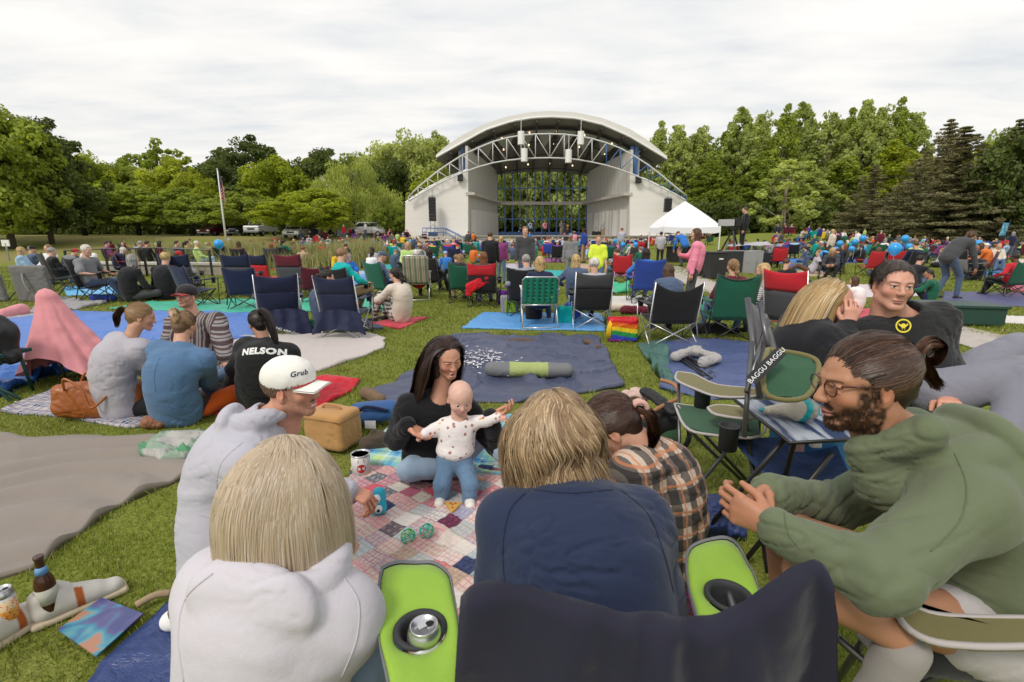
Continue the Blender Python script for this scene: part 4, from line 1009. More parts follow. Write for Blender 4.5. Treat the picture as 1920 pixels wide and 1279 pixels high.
def camp_chair(name='camp_chair',fab=(.02,.02,.03),fab2=None,arm=None,tube=None,w=.27,h=.88,loc=(0,0,0),rz=0,cup=True,topsag=.05,trim=None,label=None,group=None,seatz=.36,bag=False,s=1.0,par=None,lean=.15,armgeo=None,thick=.006):
 e=empty(name,loc,rz,label=label,cat='camp chair',group=group);tube=tube or DKTUBE;fm=cloth(fab,.8);f2=cloth(fab2 or fab,.8);am=cloth(arm or fab,.8);sz=seatz
 sf=[A(-w,.25,sz),A(w,.25,sz)];sb=[A(-w,-.17,sz-.06),A(w,-.17,sz-.06)];ff=[A(-w-.02,.27,0),A(w+.02,.27,0)];bf=[A(-w-.02,-.25,0),A(w+.02,-.25,0)];tp=[A(-w-.01,-.17-lean,h),A(w+.01,-.17-lean,h)]
 for a_,b_ in((bf[0],sb[1]),(bf[1],sb[0]),(ff[0],sf[1]),(ff[1],sf[0]),(bf[0],A(-w,.24,sz*.99)),(bf[1],A(w,.24,sz*.99)),(ff[0],A(-w-.01,-.16,sz-.08)),(ff[1],A(w+.01,-.16,sz-.08))):
  m=MB();m.tube([a_,b_],.009,8);m.build('leg',tube,e,smooth=True)
 for k in(0,1):
  sg=-1 if k==0 else 1;m=MB();m.tube([bf[k]+A(0,.02,.10),A(sg*(w+.01),-.17,sz-.05),tp[k]],.010,8);m.build('back_post',tube,e,smooth=True)
  m=MB();m.tube([ff[k]+A(0,0,.02),A(sg*(w+.035),.27,sz*.8),A(sg*(w+.04),.28,sz+.20)],.009,8);m.build('arm_post',tube,e,smooth=True)
  for q in(ff[k],bf[k]):m=MB();m.lathe(q-A(0,0,.012),[(.02,0),(.02,.02),(.013,.035)],8);m.build('foot',PLASTIC,e)
  zz=sz+.21;m=MB();addm(m,fabric_sheet([A(sg*(w-.03),-.20,zz-.02),A(sg*(w+.07),-.20,zz-.02),A(sg*(w+.07),.31,zz),A(sg*(w-.03),.31,zz)],4,10,-.012,th=.012,n=(0,0,1)));ar=m.build('armrest',am,e,smooth=True)
  if cup:m=MB();m.lathe((sg*(w+.02),.20,zz-.10),[(.034,0),(.038,.085),(.042,.105),(.046,.112),(.036,.112),(.034,.02),(0,.02)],14);m.build('cup_holder',cloth(fab),e,smooth=True)
 m=MB();addm(m,fabric_sheet([sb[0],sb[1],sf[1],sf[0]],8,8,-.05,n=(0,0,1),seed=3,th=thick));m.build('seat',fm,e,smooth=True)
 lo=[sb[0]+A(.01,-.01,.0),sb[1]+A(-.01,-.01,.0)]
 if fab2 is not None:
  t=.58;md=[lo[k]*(1-t)+tp[k]*t for k in(0,1)]
  m=MB();addm(m,fabric_sheet([lo[0],lo[1],md[1],md[0]],8,6,-.035,n=(0,1,.2),seed=1,th=thick));b1=m.build('backrest',fm,e,smooth=True)
  m=MB();addm(m,fabric_sheet([md[0]+A(0,-.006,0),md[1]+A(0,-.006,0),tp[1]+A(0,-.006,0),tp[0]+A(0,-.006,0)],8,6,-.03,n=(0,1,.2),topsag=topsag,seed=2,th=thick));m.build('back_panel',f2,e,smooth=True)
 else:m=MB();addm(m,fabric_sheet([lo[0],lo[1],tp[1],tp[0]],10,12,-.035,n=(0,1,.2),topsag=topsag,seed=1,th=thick));m.build('backrest',fm,e,smooth=True)
 if trim:m=MB();m.tube([tp[0]*(1-t)+tp[1]*t+A(0,-.035*4*t*(1-t)*.3,-topsag*4*t*(1-t))for t in np.linspace(0,1,9)],.008,6);m.build('piping',cloth(trim),e,smooth=True)
 return e
def lawn_chair(loc,rz,label,web=(.01,.20,.12),cushion=False,group=None,h=.82):
 e=empty('lawn_chair',loc,rz,label=label,cat='lawn chair',group=group);w=.27
 m=MB();m.tube([(-w,-.12,.36),(-w,-.27,h-.04),(-w+.04,-.285,h),(w-.04,-.285,h),(w,-.27,h-.04),(w,-.12,.36)],.0125,8);m.build('back_frame',SILVER,e,smooth=True)
 m=MB();m.tube([(-w,-.14,.36),(-w,.26,.39),(w,.26,.39),(w,-.14,.36),(-w,-.14,.36)],.0125,8);m.build('seat_frame',SILVER,e,smooth=True)
 for sg in(-1,1):
  for a_,b_ in(((sg*w,.24,0),(sg*w,-.05,.60)),((sg*w,-.30,0),(sg*w,.20,.60))):m=MB();m.tube([a_,b_],.0125,8);m.build('leg',SILVER,e,smooth=True)
  m=MB();m.box((sg*w,.03,.615),(.05,.5,.025));m.build('armrest',WHITEP if not cushion else SILVER,e,bevel=.006)
 m=MB();m.tube([(-w,-.29,.03),(w,-.29,.03)],.0125,8);m.build('floor_rail',SILVER,e,smooth=True)
 fr_=[A(-w,-.125,.38),A(w,-.125,.38),A(w,-.28,h-.01),A(-w,-.28,h-.01)]
 if cushion:
  mt=bpy.data.materials.new('striped_cushion');g=NG(mt);x,y,z=g.sep(g.coord('Object'));v=g.math('FRACT',g.math('MULTIPLY',x,9));c=g.ramp(v,[(0,(.16,.20,.13)),(.22,(.42,.36,.26)),(.5,(.30,.14,.10)),(.62,(.42,.36,.26)),(.8,(.16,.20,.13))],'CONSTANT');g.set(Base_Color=c,Roughness=.9)
  m=MB();addm(m,fabric_sheet([q+A(0,-.01,0)for q in fr_],10,12,-.02,th=.035,n=(0,1,.2)));m.build('backrest',mt,e,smooth=True)
  m=MB();addm(m,fabric_sheet([(-w,-.12,.39),(w,-.12,.39),(w,.26,.41),(-w,.26,.41)],10,8,-.02,th=.035,n=(0,0,1)));m.build('seat',mt,e,smooth=True)
 else:
  wm=cloth(web,.6);n=6
  for k in range(n):
   u=(k+.5)/n;hw=.030/(2*w)
   p=[fr_[0]*(1-q)+fr_[1]*q for q in(u-hw,u+hw)]+[fr_[3]*(1-q)+fr_[2]*q for q in(u+hw,u-hw)];m=MB();addm(m,fabric_sheet([x+A(0,-.012+.004*(k%2),0)for x in p],2,16,0,th=.002,wr=.0015,seed=k));m.build('webbing_strap',wm,e,smooth=True)
  for k in range(7):
   v=(k+.5)/7;hv=.045;p=[fr_[0]*(1-v+hv)+fr_[3]*(v-hv),fr_[1]*(1-v+hv)+fr_[2]*(v-hv),fr_[1]*(1-v-hv)+fr_[2]*(v+hv),fr_[0]*(1-v-hv)+fr_[3]*(v+hv)];m=MB();addm(m,fabric_sheet([x+A(0,-.004+.004*(k%2),0)for x in p],16,2,0,th=.002,wr=.0015,seed=k+9));m.build('webbing_strap',cloth(tuple(q*1.6 for q in web),.6)if k%2 else wm,e,smooth=True)
  m=MB();addm(m,fabric_sheet([(-w,-.12,.37),(w,-.12,.37),(w,.26,.40),(-w,.26,.40)],10,8,-.03,th=.004,n=(0,0,1)));m.build('seat',wm,e,smooth=True)
 return e
 # people shared by the crowd: poses and hair in their own coordinates (facing +y)
POSES={}
def pose_spec(name):
 hd=dict(curl=.6)
 b=dict(skin=(.5,.27,.18),hairc=(.05,.03,.02),hh=.0065,bh=.018,th=.018,kh=.018,handh=.0065,hs=.92,fold=.007,kfold=.005,handl=dict(n=(1,0,-.3),curl=.7),handr=dict(n=(-1,0,-.3),curl=.7),loose=.014)
 S=dict(sit=dict(pel=(0,-.02,.50),neck=(0,-.10,.98),head=(0,-.07,1.155),look=(0,1,-.05),wl=(-.12,.26,.60),wr=(.12,.26,.60),al=(-.13,.48,.08),ar=(.13,.48,.08),ehl=(-.6,-.5,-.6),ehr=(.6,-.5,-.6)),sitarm=dict(pel=(0,-.02,.50),neck=(0,-.08,.98),head=(0,-.03,1.15),look=(.35,1,-.12),wl=(-.27,.20,.66),wr=(.27,.20,.66),al=(-.16,.42,.08),ar=(.12,.52,.08),ehl=(-.8,-.6,-.3),ehr=(.8,-.6,-.3),handl=dict(n=(0,0,-1),d=(0,1,0),curl=.4),handr=dict(n=(0,0,-1),d=(0,1,0),curl=.4)),sitlean=dict(pel=(0,-.04,.50),neck=(0,.10,.93),head=(0,.20,1.07),look=(-.3,1,-.25),wl=(-.10,.42,.62),wr=(.10,.42,.60),al=(-.13,.46,.08),ar=(.13,.40,.08),bow=.09),ground=dict(pel=(0,0,.13),neck=(0,.06,.62),head=(0,.12,.79),look=(0,1,-.05),wl=(-.16,.34,.22),wr=(.16,.34,.22),al=(.16,.30,.08),ar=(-.16,.36,.08),kl=(-.34,.26,.16),kr=(.34,.26,.16),bow=.09),groundback=dict(pel=(0,0,.13),neck=(0,-.20,.58),head=(0,-.20,.77),look=(-.2,1,-.05),wl=(-.28,-.32,.06),wr=(.28,-.32,.06),al=(-.1,.82,.08),ar=(.1,.80,.08),kl=(-.11,.40,.32),kr=(.11,.42,.28),handl=dict(n=(0,0,-1),d=(-.2,-1,0),curl=.2),handr=dict(n=(0,0,-1),d=(.2,-1,0),curl=.2),ehl=(-.5,-1,0),ehr=(.5,-1,0)),hug=dict(pel=(0,0,.13),neck=(0,.02,.62),head=(0,.08,.79),look=(.1,1,-.1),wl=(-.05,.42,.36),wr=(.08,.42,.34),al=(-.12,.46,.08),ar=(.12,.46,.08),kl=(-.12,.30,.46),kr=(.12,.30,.46),bow=.09,ehl=(-1,0,-.4),ehr=(1,0,-.4)),stand=dict(pel=(0,0,.96),neck=(0,-.02,1.46),head=(0,.02,1.635),look=(0,1,-.05),wl=(-.24,.06,.86),wr=(.24,.06,.86),al=(-.11,0,.08),ar=(.11,0,.08),kl=(-.105,.02,.52),kr=(.105,.02,.52),handl=dict(n=(1,0,0),d=(0,.1,-1),curl=.6),handr=dict(n=(-1,0,0),d=(0,.1,-1),curl=.6),ehl=(-1,-.8,0),ehr=(1,-.8,0)),talk=dict(pel=(0,0,.96),neck=(0,-.02,1.46),head=(0,.02,1.635),look=(.1,1,-.05),wl=(-.24,.06,.86),wr=(.10,.30,1.22),al=(-.10,0,.08),ar=(.10,.05,.08),kl=(-.10,.03,.52),kr=(.10,.06,.52),handl=dict(n=(1,0,0),d=(0,.1,-1),curl=.6),handr=dict(n=(-.6,-.3,.5),d=(-.3,.3,1),curl=.4),ehr=(.8,-.3,-.8)),stoop=dict(pel=(0,-.12,.92),neck=(0,.22,1.28),head=(0,.38,1.36),look=(0,1,-.45),wl=(-.24,.30,.72),wr=(.24,.34,.70),al=(-.11,-.12,.08),ar=(.11,.14,.08),kl=(-.11,.04,.50),kr=(.11,.14,.52),bow=.04,handl=dict(n=(1,0,0),d=(0,.1,-1),curl=.6),handr=dict(n=(-1,0,0),d=(0,.1,-1),curl=.6),ehl=(-1,-.8,0),ehr=(1,-.8,0)))
 b.update(S[name])
 if name.startswith('sit'):
  for k in('pel','neck','head','wl','wr'):b[k]=(b[k][0],b[k][1],b[k][2]-.10)
 return b
def pose(name,fem=False,short=False):
 key=(name,fem,short)
 if key in POSES:return POSES[key]
 sp=pose_spec(name);sp['fem']=fem
 if short:sp['sleeve']=.42
 b=build_person(sp);r={k:np_mesh(k,b[k][0],b[k][1],True)for k in('top','trousers')}
 V,Q,c=b['body'];r['body']=np_mesh('body',V,Q,True,c/A(*sp['skin']))
 VQ=join([b['shoe_l'][:2],b['shoe_r'][:2]])if False else None
 for k in('shoe_l','shoe_r'):r[k]=np_mesh('shoe',b[k][0],b[k][1],True)
 r['hc']=b['hc'];r['HM']=b['HM']
 POSES[key]=r;return r
HAIRS={}
def hairmesh(kind):
 if kind in HAIRS:return HAIRS[kind]
 V,Q=hair_base(kind,A(0,0,0),np.eye(3),1.0).mesh(.0075);N=vnorm(V,Q)
 rough=.006 if kind in('long','bob','pony')else.003
 V=V+N*(rough*vnoise(V*A(70,70,14))+rough*.7*vnoise(V*A(150,150,20)+9))[:,None]
 col=np.ones((len(V),3))*(1+.55*vnoise(V*A(110,110,16)+3))[:,None]
 HAIRS[kind]=np_mesh('hair',V,Q,True,col);return HAIRS[kind]
def tint_mat(nm,c,rough=.5,sheen=0,spec=.4):
 key=('t',nm,tuple(round(q,3)for q in c))
 if key in MC:return MC[key]
 m=bpy.data.materials.new(nm);g=NG(m);a=g.new('ShaderNodeVertexColor',layer_name='Col').outputs[0]
 g.set(Base_Color=g.mix(1,a,c,'MULTIPLY'),Roughness=rough);g.b.inputs['Specular IOR Level'].default_value=spec
 if nm=='hair':n=g.noise(g.mapping(g.coord(),(1,1,.12)),120,2,.6);g.bump(n,.8,.006)
 MC[key]=m;return m
SK=dict(l=(.62,.36,.26),m=(.50,.27,.18),t=(.40,.20,.12),d=(.13,.06,.035))
HC=dict(blond=(.50,.34,.15),white=(.62,.58,.52),grey=(.30,.28,.26),brown=(.085,.045,.022),dark=(.022,.014,.010),red=(.20,.075,.03),light=(.26,.15,.07))
HN=dict(blond='blond',white='white',grey='grey',brown='brown',dark='dark',red='auburn',light='light brown')
COL=dict(black=(.014,.014,.016),navy=(.014,.019,.050),white=(.74,.72,.70),grey=(.20,.20,.21),lgrey=(.40,.40,.42),dgrey=(.06,.06,.065),red=(.50,.02,.03),pink=(.80,.25,.36),teal=(.0,.36,.34),blue=(.03,.16,.50),royal=(.025,.06,.30),lblue=(.30,.45,.62),green=(.012,.10,.06),lime=(.45,.62,.20),neon=(.66,.80,.06),yellow=(.70,.45,.02),orange=(.65,.16,.03),purple=(.14,.03,.26),maroon=(.12,.012,.025),tan=(.42,.31,.20),cream=(.62,.54,.45),denim=(.09,.15,.25),brown=(.12,.065,.035),olive=(.13,.14,.06),lavender=(.42,.40,.46),plum=(.22,.04,.16),khaki=(.33,.24,.14),slate=(.07,.10,.17))
CN=dict(lgrey='light grey',dgrey='charcoal',lblue='light blue',royal='royal blue',neon='neon yellow',lime='light green',navy='navy blue')
HAIRT=dict(short='short',bob='chin length',long='long',pony='ponytailed',curly='curly',buzz='cropped',cap='cap')
FARJ={}
def person(pz,loc,rz,top,hair='short',hc='brown',pants='denim',skin='m',s=1.0,label=None,group=None,fem=None,short=False,capc='navy',shoe='black',far=False,headscale=1.0):
 fem=hair in('bob','long','pony')if fem is None else fem;r=pose(pz,fem,short)
 tc=COL[top]if isinstance(top,str)else None;tm=cloth(tc)if tc else top;pm=cloth(COL[pants])if isinstance(pants,str)else pants;sm=tint_mat('skin',SK[skin],.5);hm=tint_mat('hair',HC[hc],.5)
 if far:
  key=(pz,fem,short,hair)
  if key not in FARJ:
   Vs,Fs,mi,cs,n=[],[],[],[],0
   hb=hairmesh(hair);M=r['HM']
   for idx,me in((0,r['body']),(1,r['top']),(2,r['trousers']),(3,hb),(4,r['shoe_l']),(4,r['shoe_r'])):
    V=np.empty(len(me.vertices)*3);me.vertices.foreach_get('co',V);V=V.reshape(-1,3)
    if me is hb:V=r['hc']+.92*V@M.T
    q=np.empty(len(me.loops),int);me.loops.foreach_get('vertex_index',q);Q=q.reshape(-1,4)
    c=np.ones((len(V),3))
    if 'Col' in me.color_attributes:a=np.empty(len(V)*4);me.color_attributes['Col'].data.foreach_get('color',a);c=a.reshape(-1,4)[:,:3]
    Vs.append(V);Fs.append(Q+n);mi.append(np.full(len(Q),idx));cs.append(c);n+=len(V)
   me=np_mesh('person_far',np.concatenate(Vs),np.concatenate(Fs),True,np.concatenate(cs),midx=np.concatenate(mi))
   for m in(sm,tm,pm,hm,cloth(COL['black'])):me.materials.append(m)
   FARJ[key]=me
  o=link('person',FARJ[key],None,None,loc=loc,rz=rz,label=label,cat='person',group=group)
  slot(o,sm,tm,pm,hm if hair!='cap' else cloth(COL[capc]),cloth(COL[shoe]));o.scale=(s,s,s);return o
 o=link('person',r['body'],None,[sm],loc=loc,rz=rz,label=label,cat='person',group=group);o.scale=(s,s,s)
 link('top',r['top'],o,[tm]);link('trousers',r['trousers'],o,[pm]);link('shoe',r['shoe_l'],o,[cloth(COL[shoe])]);link('shoe',r['shoe_r'],o,[cloth(COL[shoe])])
 M=(Matrix([list(q)for q in r['HM']])*.92).to_4x4();M.translation=Vector(r['hc'])
 if hair=='cap':
  h=link('cap',hairmesh('cap'),o,[cloth(COL[capc])]);h.matrix_local=M;h=link('hair',hairmesh('buzz'),o,[hm]);h.matrix_local=M
 elif hair!='bald':h=link('hair',hairmesh(hair),o,[hm]);h.matrix_local=M
 return o
 # the people of the foreground
def strand_part(Pth,w,c,hc):return ribbons(Pth,w,c,hc)
def shirt_mat(col,seamless=True):return cloth(col,.9)
PLBUILD={}
JEANS=cloth((.23,.33,.46),.85);JEANSL=cloth((.30,.40,.52),.85)
def decal_text(txt,size,V,Q,org,xdir,out,mat_,parent,o,off=.003,name='lettering',font_sh=0,depth=.5,bold=.0):
 """flat lettering wrapped onto a cloth surface"""
 cu=bpy.data.curves.new('t','FONT');cu.body=txt;cu.size=size;cu.align_x='CENTER';cu.align_y='CENTER';cu.offset=bold;cu.resolution_u=3;cu.shear=font_sh;cu.space_character=1.12
 ob=bpy.data.objects.new('t',cu);C.objects.link(ob);dg=bpy.context.evaluated_depsgraph_get();me0=ob.evaluated_get(dg).to_mesh()
 import bmesh
 bm=bmesh.new();bm.from_mesh(me0);bmesh.ops.triangulate(bm,faces=bm.faces[:])
 for _ in range(2):bmesh.ops.subdivide_edges(bm,edges=[e for e in bm.edges if e.calc_length()>size*.12],cuts=1);bmesh.ops.triangulate(bm,faces=[f for f in bm.faces if len(f.verts)>3])
 P2=np.array([v.co[:2]for v in bm.verts]);T=np.array([[v.index for v in f.verts]for f in bm.faces]);bm.free();bpy.data.objects.remove(ob)
 tree_=BVHTree.FromPolygons([tuple(v)for v in V.tolist()],Q.tolist());xd=unit(xdir);n=unit(out);yd=np.cross(n,xd)
 R_=[]
 for a,b in P2:
  p=A(*org)+xd*a+yd*b+n*depth;h=tree_.ray_cast(Vector(p),Vector(-n),depth*2+.5)
  R_.append(np.array(h[0])+n*off if h[0]is not None else A(*org)+xd*a+yd*b)
 R_=np.array(R_)-o;nn=np.cross(R_[T[:,1]]-R_[T[:,0]],R_[T[:,2]]-R_[T[:,0]]).sum(0)
 if nn@n<0:T=T[:,::-1]
 return link(name,np_mesh(name,R_,T,True),parent,mat_)
SKN=(.60,.33,.225);TAN=(.44,.215,.125)
# A: blond bob, white hooded sweatshirt, from behind
def hero_bob():
 p=dict(skin=SKN,hairc=(.45,.33,.2),fem=True,s=.90,pel=P(485,1400,.98),neck=P(540,1056,.97),head=P(550,908,1.0),look=(.35,1,-.22),chest=(.15,1,0),shw=.150,wl=P(430,1240,1.35),wr=P(650,1210,1.35),ehl=(-.12,-.3,-1),ehr=(.12,-.3,-1),al=P(560,1560,1.3),ar=P(800,1330,1.45),kr=P(715,1215,1.12),kl=P(470,1290,1.2),loose=.020,bow=.035,hood=1.22,fold=.006,ff=6.5,bh=.011,th=.0065,hh=.005,seed=3,hs=.93,sr=None,drop=.090,hemr=1.0)
 p.pop('sr');b=build_person(p);hc,HM,s=b['hc'],b['HM'],b['hs']
 rt,fw,up=b['frame'];els=[(p['neck']-up*.09,A(.17,.12,.08),np.stack([rt,fw,up],1)),(hc+HM@A(0,-.01,-.10),A(.066,.07,.10),HM)]
 Pth,cl=fall_strands(22000,hc,HM,s*1.03,els,part=-.015,length=.345,steps=20,maxr=.21,trimz=hc[2]-.142,grav=.30,back=.15,ymax=.075,rough=.05)
 col=hcols(len(Pth),cl*.5,(.43,.32,.20),(.52,.41,.29),.06,(.56,.47,.36))
 t=np.linspace(0,1,Pth.shape[1])
 r=ribbons(Pth,.0022,col,hc);V,Q=hair_base('bob',hc,HM,s*.97).mesh(.006)
 rt_=finish_person(b,p,'woman with a straight blond bob and white hoodie seen from behind',dict(top=cloth((.55,.52,.56),.92),trousers=JEANSL,shoe=cloth(COL['white'])),hairparts=[r,(V,Q,np.tile(A(.44,.33,.22),(len(V),1)))]);seams(rt_,b,[[(400,1075),(350,1120),(335,1190),(345,1279)],[(645,1085),(672,1130),(668,1200),(640,1270)]],(.50,.47,.51))
 # B: white cap, grey hoodie
def cap_obj(root,b,col,brim,o,cord=None,txt=None,seed=0,crown2=None):
 hc,HM,s=b['hc'],b['HM'],b['hs'];c=lambda x,y,z:hc+HM@(A(x,y,z)*s)
 S=SD();S.ell(c(0,-.012,.050),A(.094,.112,.086)*s,HM,.01);S.box(c(0,0,-.052),(.2*s,.2*s,.066*s),HM,.01,.005,0,True);S.ell(c(0,-.012,.03),A(.086,.104,.082)*s,HM,.002,0,True);S.ell(c(0,-.012,.135),A(.008,.008,.005)*s,HM,.004)
 V,Q=S.mesh(.0045);N=vnorm(V,Q);V=V+N*(.0012*vnoise(V*40+seed))[:,None];L=((V-hc)@HM)/s
 seam=np.minimum(np.abs(L[:,0]),np.abs(np.abs(L[:,0])-np.abs(L[:,1]+.012)*1.2));V=V-N*(.0012*np.clip(1-seam/.003,0,1))[:,None]
 cp=link('cap',np_mesh('cap',V-o,Q,True),root,cloth(crown2 or col,.85))
 pts=[];n=14
 rows=[]
 for i in range(n+1):
  th=R(-62+124*i/n);row=[]
  for k in range(5):
   r_=k/4;xi=.082*math.sin(th);yi=.094*math.cos(th)*.98;xo=.080*math.sin(th)*.98;yo=.098+.055*math.cos(th)**.6 if abs(th)<1.5 else.1
   x=xi+(xo-xi)*r_;y=yi+(yo-yi)*r_;z=.022-.010*r_*1.0-((x/.08)**2)*.020+.004;row.append(c(x,y,z))
  rows.append(row)
 V=np.array(rows).reshape(-1,3);Fs=[(i*5+k,i*5+k+1,i*5+6+k,i*5+5+k)for i in range(n)for k in range(4)];u=HM[:,2]*.0035*s
 m=MB();m.add(np.concatenate([V+u,V-u])-o,Fs+[tuple(q+len(V)for q in f[::-1])for f in Fs]+[(i*5+4,i*5+9,i*5+9+len(V),i*5+4+len(V))for i in range(n)]);m.build('brim',cloth(brim,.85),cp,smooth=True)
 if cord:m=MB();m.tube([c(.088*math.sin(R(a)),.101*math.cos(R(a))-.004,.030-.010*(math.sin(R(a))**2))-o for a in range(-62,63,8)],.0028,6);m.build('cord',mat('red_cord',(.5,.01,.03),.5),cp,smooth=True)
 if txt:
  V2=np.array([v.co[:]for v in cp.data.vertices])+o;Q2=np.array([q.vertices[:]for q in cp.data.polygons]);n_=unit(HM@A(.62,.75,.35));x_=unit(HM@A(-.75,.62,0))
  decal_text(txt,.030*s,V2,Q2,c(.055,.07,.078),x_,n_,mat('navy_thread',(.01,.02,.08),.8),cp,o,.002,'embroidery',.3,.08,.0006)
 return cp
def hero_cap():
 p=dict(skin=(.60,.30,.20),hairc=(.10,.055,.03),s=1.02,hs=.93,pel=P(428,1060,1.84),neck=P(492,792,1.90),head=P(548,727,1.90),look=(1,-.12,.02),chest=(1,.12,-.35),shw=.19,sr=P(462,872,1.72),sl=P(520,835,2.10),er=P(530,985,1.66),wr=P(650,918,1.86),wl=P(640,1010,2.2),al=P(350,1140,1.95),ar=P(340,1140,1.75),kr=P(560,1120,1.72),kl=P(560,1100,2.05),loose=.022,bow=.08,hood=1.12,fold=.006,ff=6,bh=.011,th=.0075,hh=.003,handh=.003,seed=11,smile=1,teeth=True,stache=(.10,.05,.03),beard=(.22,.11,.07),beardk=.35,brow=(.10,.055,.03),eyes=.6,iris=(.03,.02,.01),handr=dict(d=(.9,.1,-.45),n=(.1,.1,-1),curl=1.05,spread=.05,thumb=.5,grip=.6),slr=1.08)
 b=build_person(p);hc,HM,s=b['hc'],b['HM'],b['hs']
 V,Q=hair_base('short',hc,HM,s).mesh(.004);N=vnorm(V,Q);V=V+N*(.003*vnoise(V*200))[:,None];L=((V-hc)@HM)/s
 hp=[(V,Q,np.tile(A(.12,.065,.035),(len(V),1))*(1+.4*vnoise(V*180))[:,None])]
 r=finish_person(b,p,'smiling man with moustache, white cap and light grey hoodie kneeling',dict(top=cloth((.44,.43,.48),.92),trousers=cloth((.025,.022,.022)),shoe=cloth(COL['white'])),hairparts=hp)
 cap_obj(r,b,(.78,.76,.70),(.78,.76,.70),b['o'],cord=True,txt='Grub')
 seams(r,b,[[(455,830),(415,870),(408,930),(430,985)],[(372,965),(400,972),(430,968)]],(.40,.39,.43));rt,fw,up=b['frame'];nk=A(*p['neck']);T=b['top'];bt=BVHTree.FromPolygons([tuple(v)for v in T[0].tolist()],T[1].tolist())
 m=MB()
 for x0,y0 in((542,790),(568,778)):
  pts=[]
  for k in range(7):
   q=P(x0+2.0*k*.6,y0+4.5*k*.9,1.2);dr=unit(q-A(0,0,CAMH));h=bt.ray_cast(Vector((0,0,CAMH)),Vector(dr),4)
   if h[0]is not None:pts.append(np.array(h[0])-dr*.004-b['o'])
  if len(pts)>2:m.tube(pts,.0030,6)
 if m.n:m.build('drawstring',mat('navy_cord',(.015,.02,.04),.8),r,smooth=True)
 # C: dark haired woman
def hero_mother():
 p=dict(skin=(.60,.31,.205),hairc=(.045,.02,.015),fem=True,s=.98,hs=.95,pel=P(812,868,2.93),neck=P(822,752,2.80),head=P(838,671,2.76),look=(.62,-1,-.30),hup=(-.10,0,1),chest=(.22,-1,-.1),pface=(.1,-1,0),shw=.165,wr=P(765,797,2.62),wl=P(918,779,2.66),er=P(742,822,2.80),ehl=(.4,.2,-1),ar=P(862,878,2.84),al=P(985,930,2.64),kr=P(768,880,2.70),kl=P(918,800,2.86),loose=.020,bow=.08,fold=.008,bh=.012,th=.009,kh=.009,hh=.003,handh=.003,mouth=1,lip=(.50,.15,.14),eyes=.2,brow=(.07,.035,.02),plenl=.70,bare_feet=True,fr=(1,-.2,-.1),fl=(.3,-1,0),handr=dict(d=(.75,.1,-.62),n=(.5,-.3,.7),curl=.85,spread=.05,thumb=.7),handl=dict(d=(1,-.15,.15),n=(-.1,.2,1),curl=.85,spread=.05,thumb=.7),seed=21,kfold=.007)
 b=build_person(p);hc,HM,s=b['hc'],b['HM'],b['hs']
 rt,fw,up=b['frame'];els=[(A(*p['neck'])-up*.08,A(.21,.135,.12),np.stack([rt,fw,up],1)),(hc+HM@A(0,-.01,-.10),A(.06,.065,.10),HM),(hc+HM@A(0,.055,-.03),A(.074,.075,.12),HM)]
 Pth,cl=fall_strands(12000,hc,HM,s*1.03,els,part=.0,length=.44,steps=24,grav=.20,back=1.2,ymax=.055,clear=.050,wave=.004,wf=9,rough=.2,gdir=(-.25,0,-1))
 r=ribbons(Pth,.0026,hcols(len(Pth),cl*.6,(.030,.014,.010),(.052,.024,.015),.15),hc);V,Q=hair_base('bob',hc,HM,s*.95).mesh(.006)
 finish_person(b,p,'woman with long dark hair and black sweatshirt holding the baby by the hands',dict(top=cloth((.012,.012,.014),.95),trousers=JEANSL),hairparts=[r,(V,Q,np.tile(A(.03,.015,.012),(len(V),1)))])
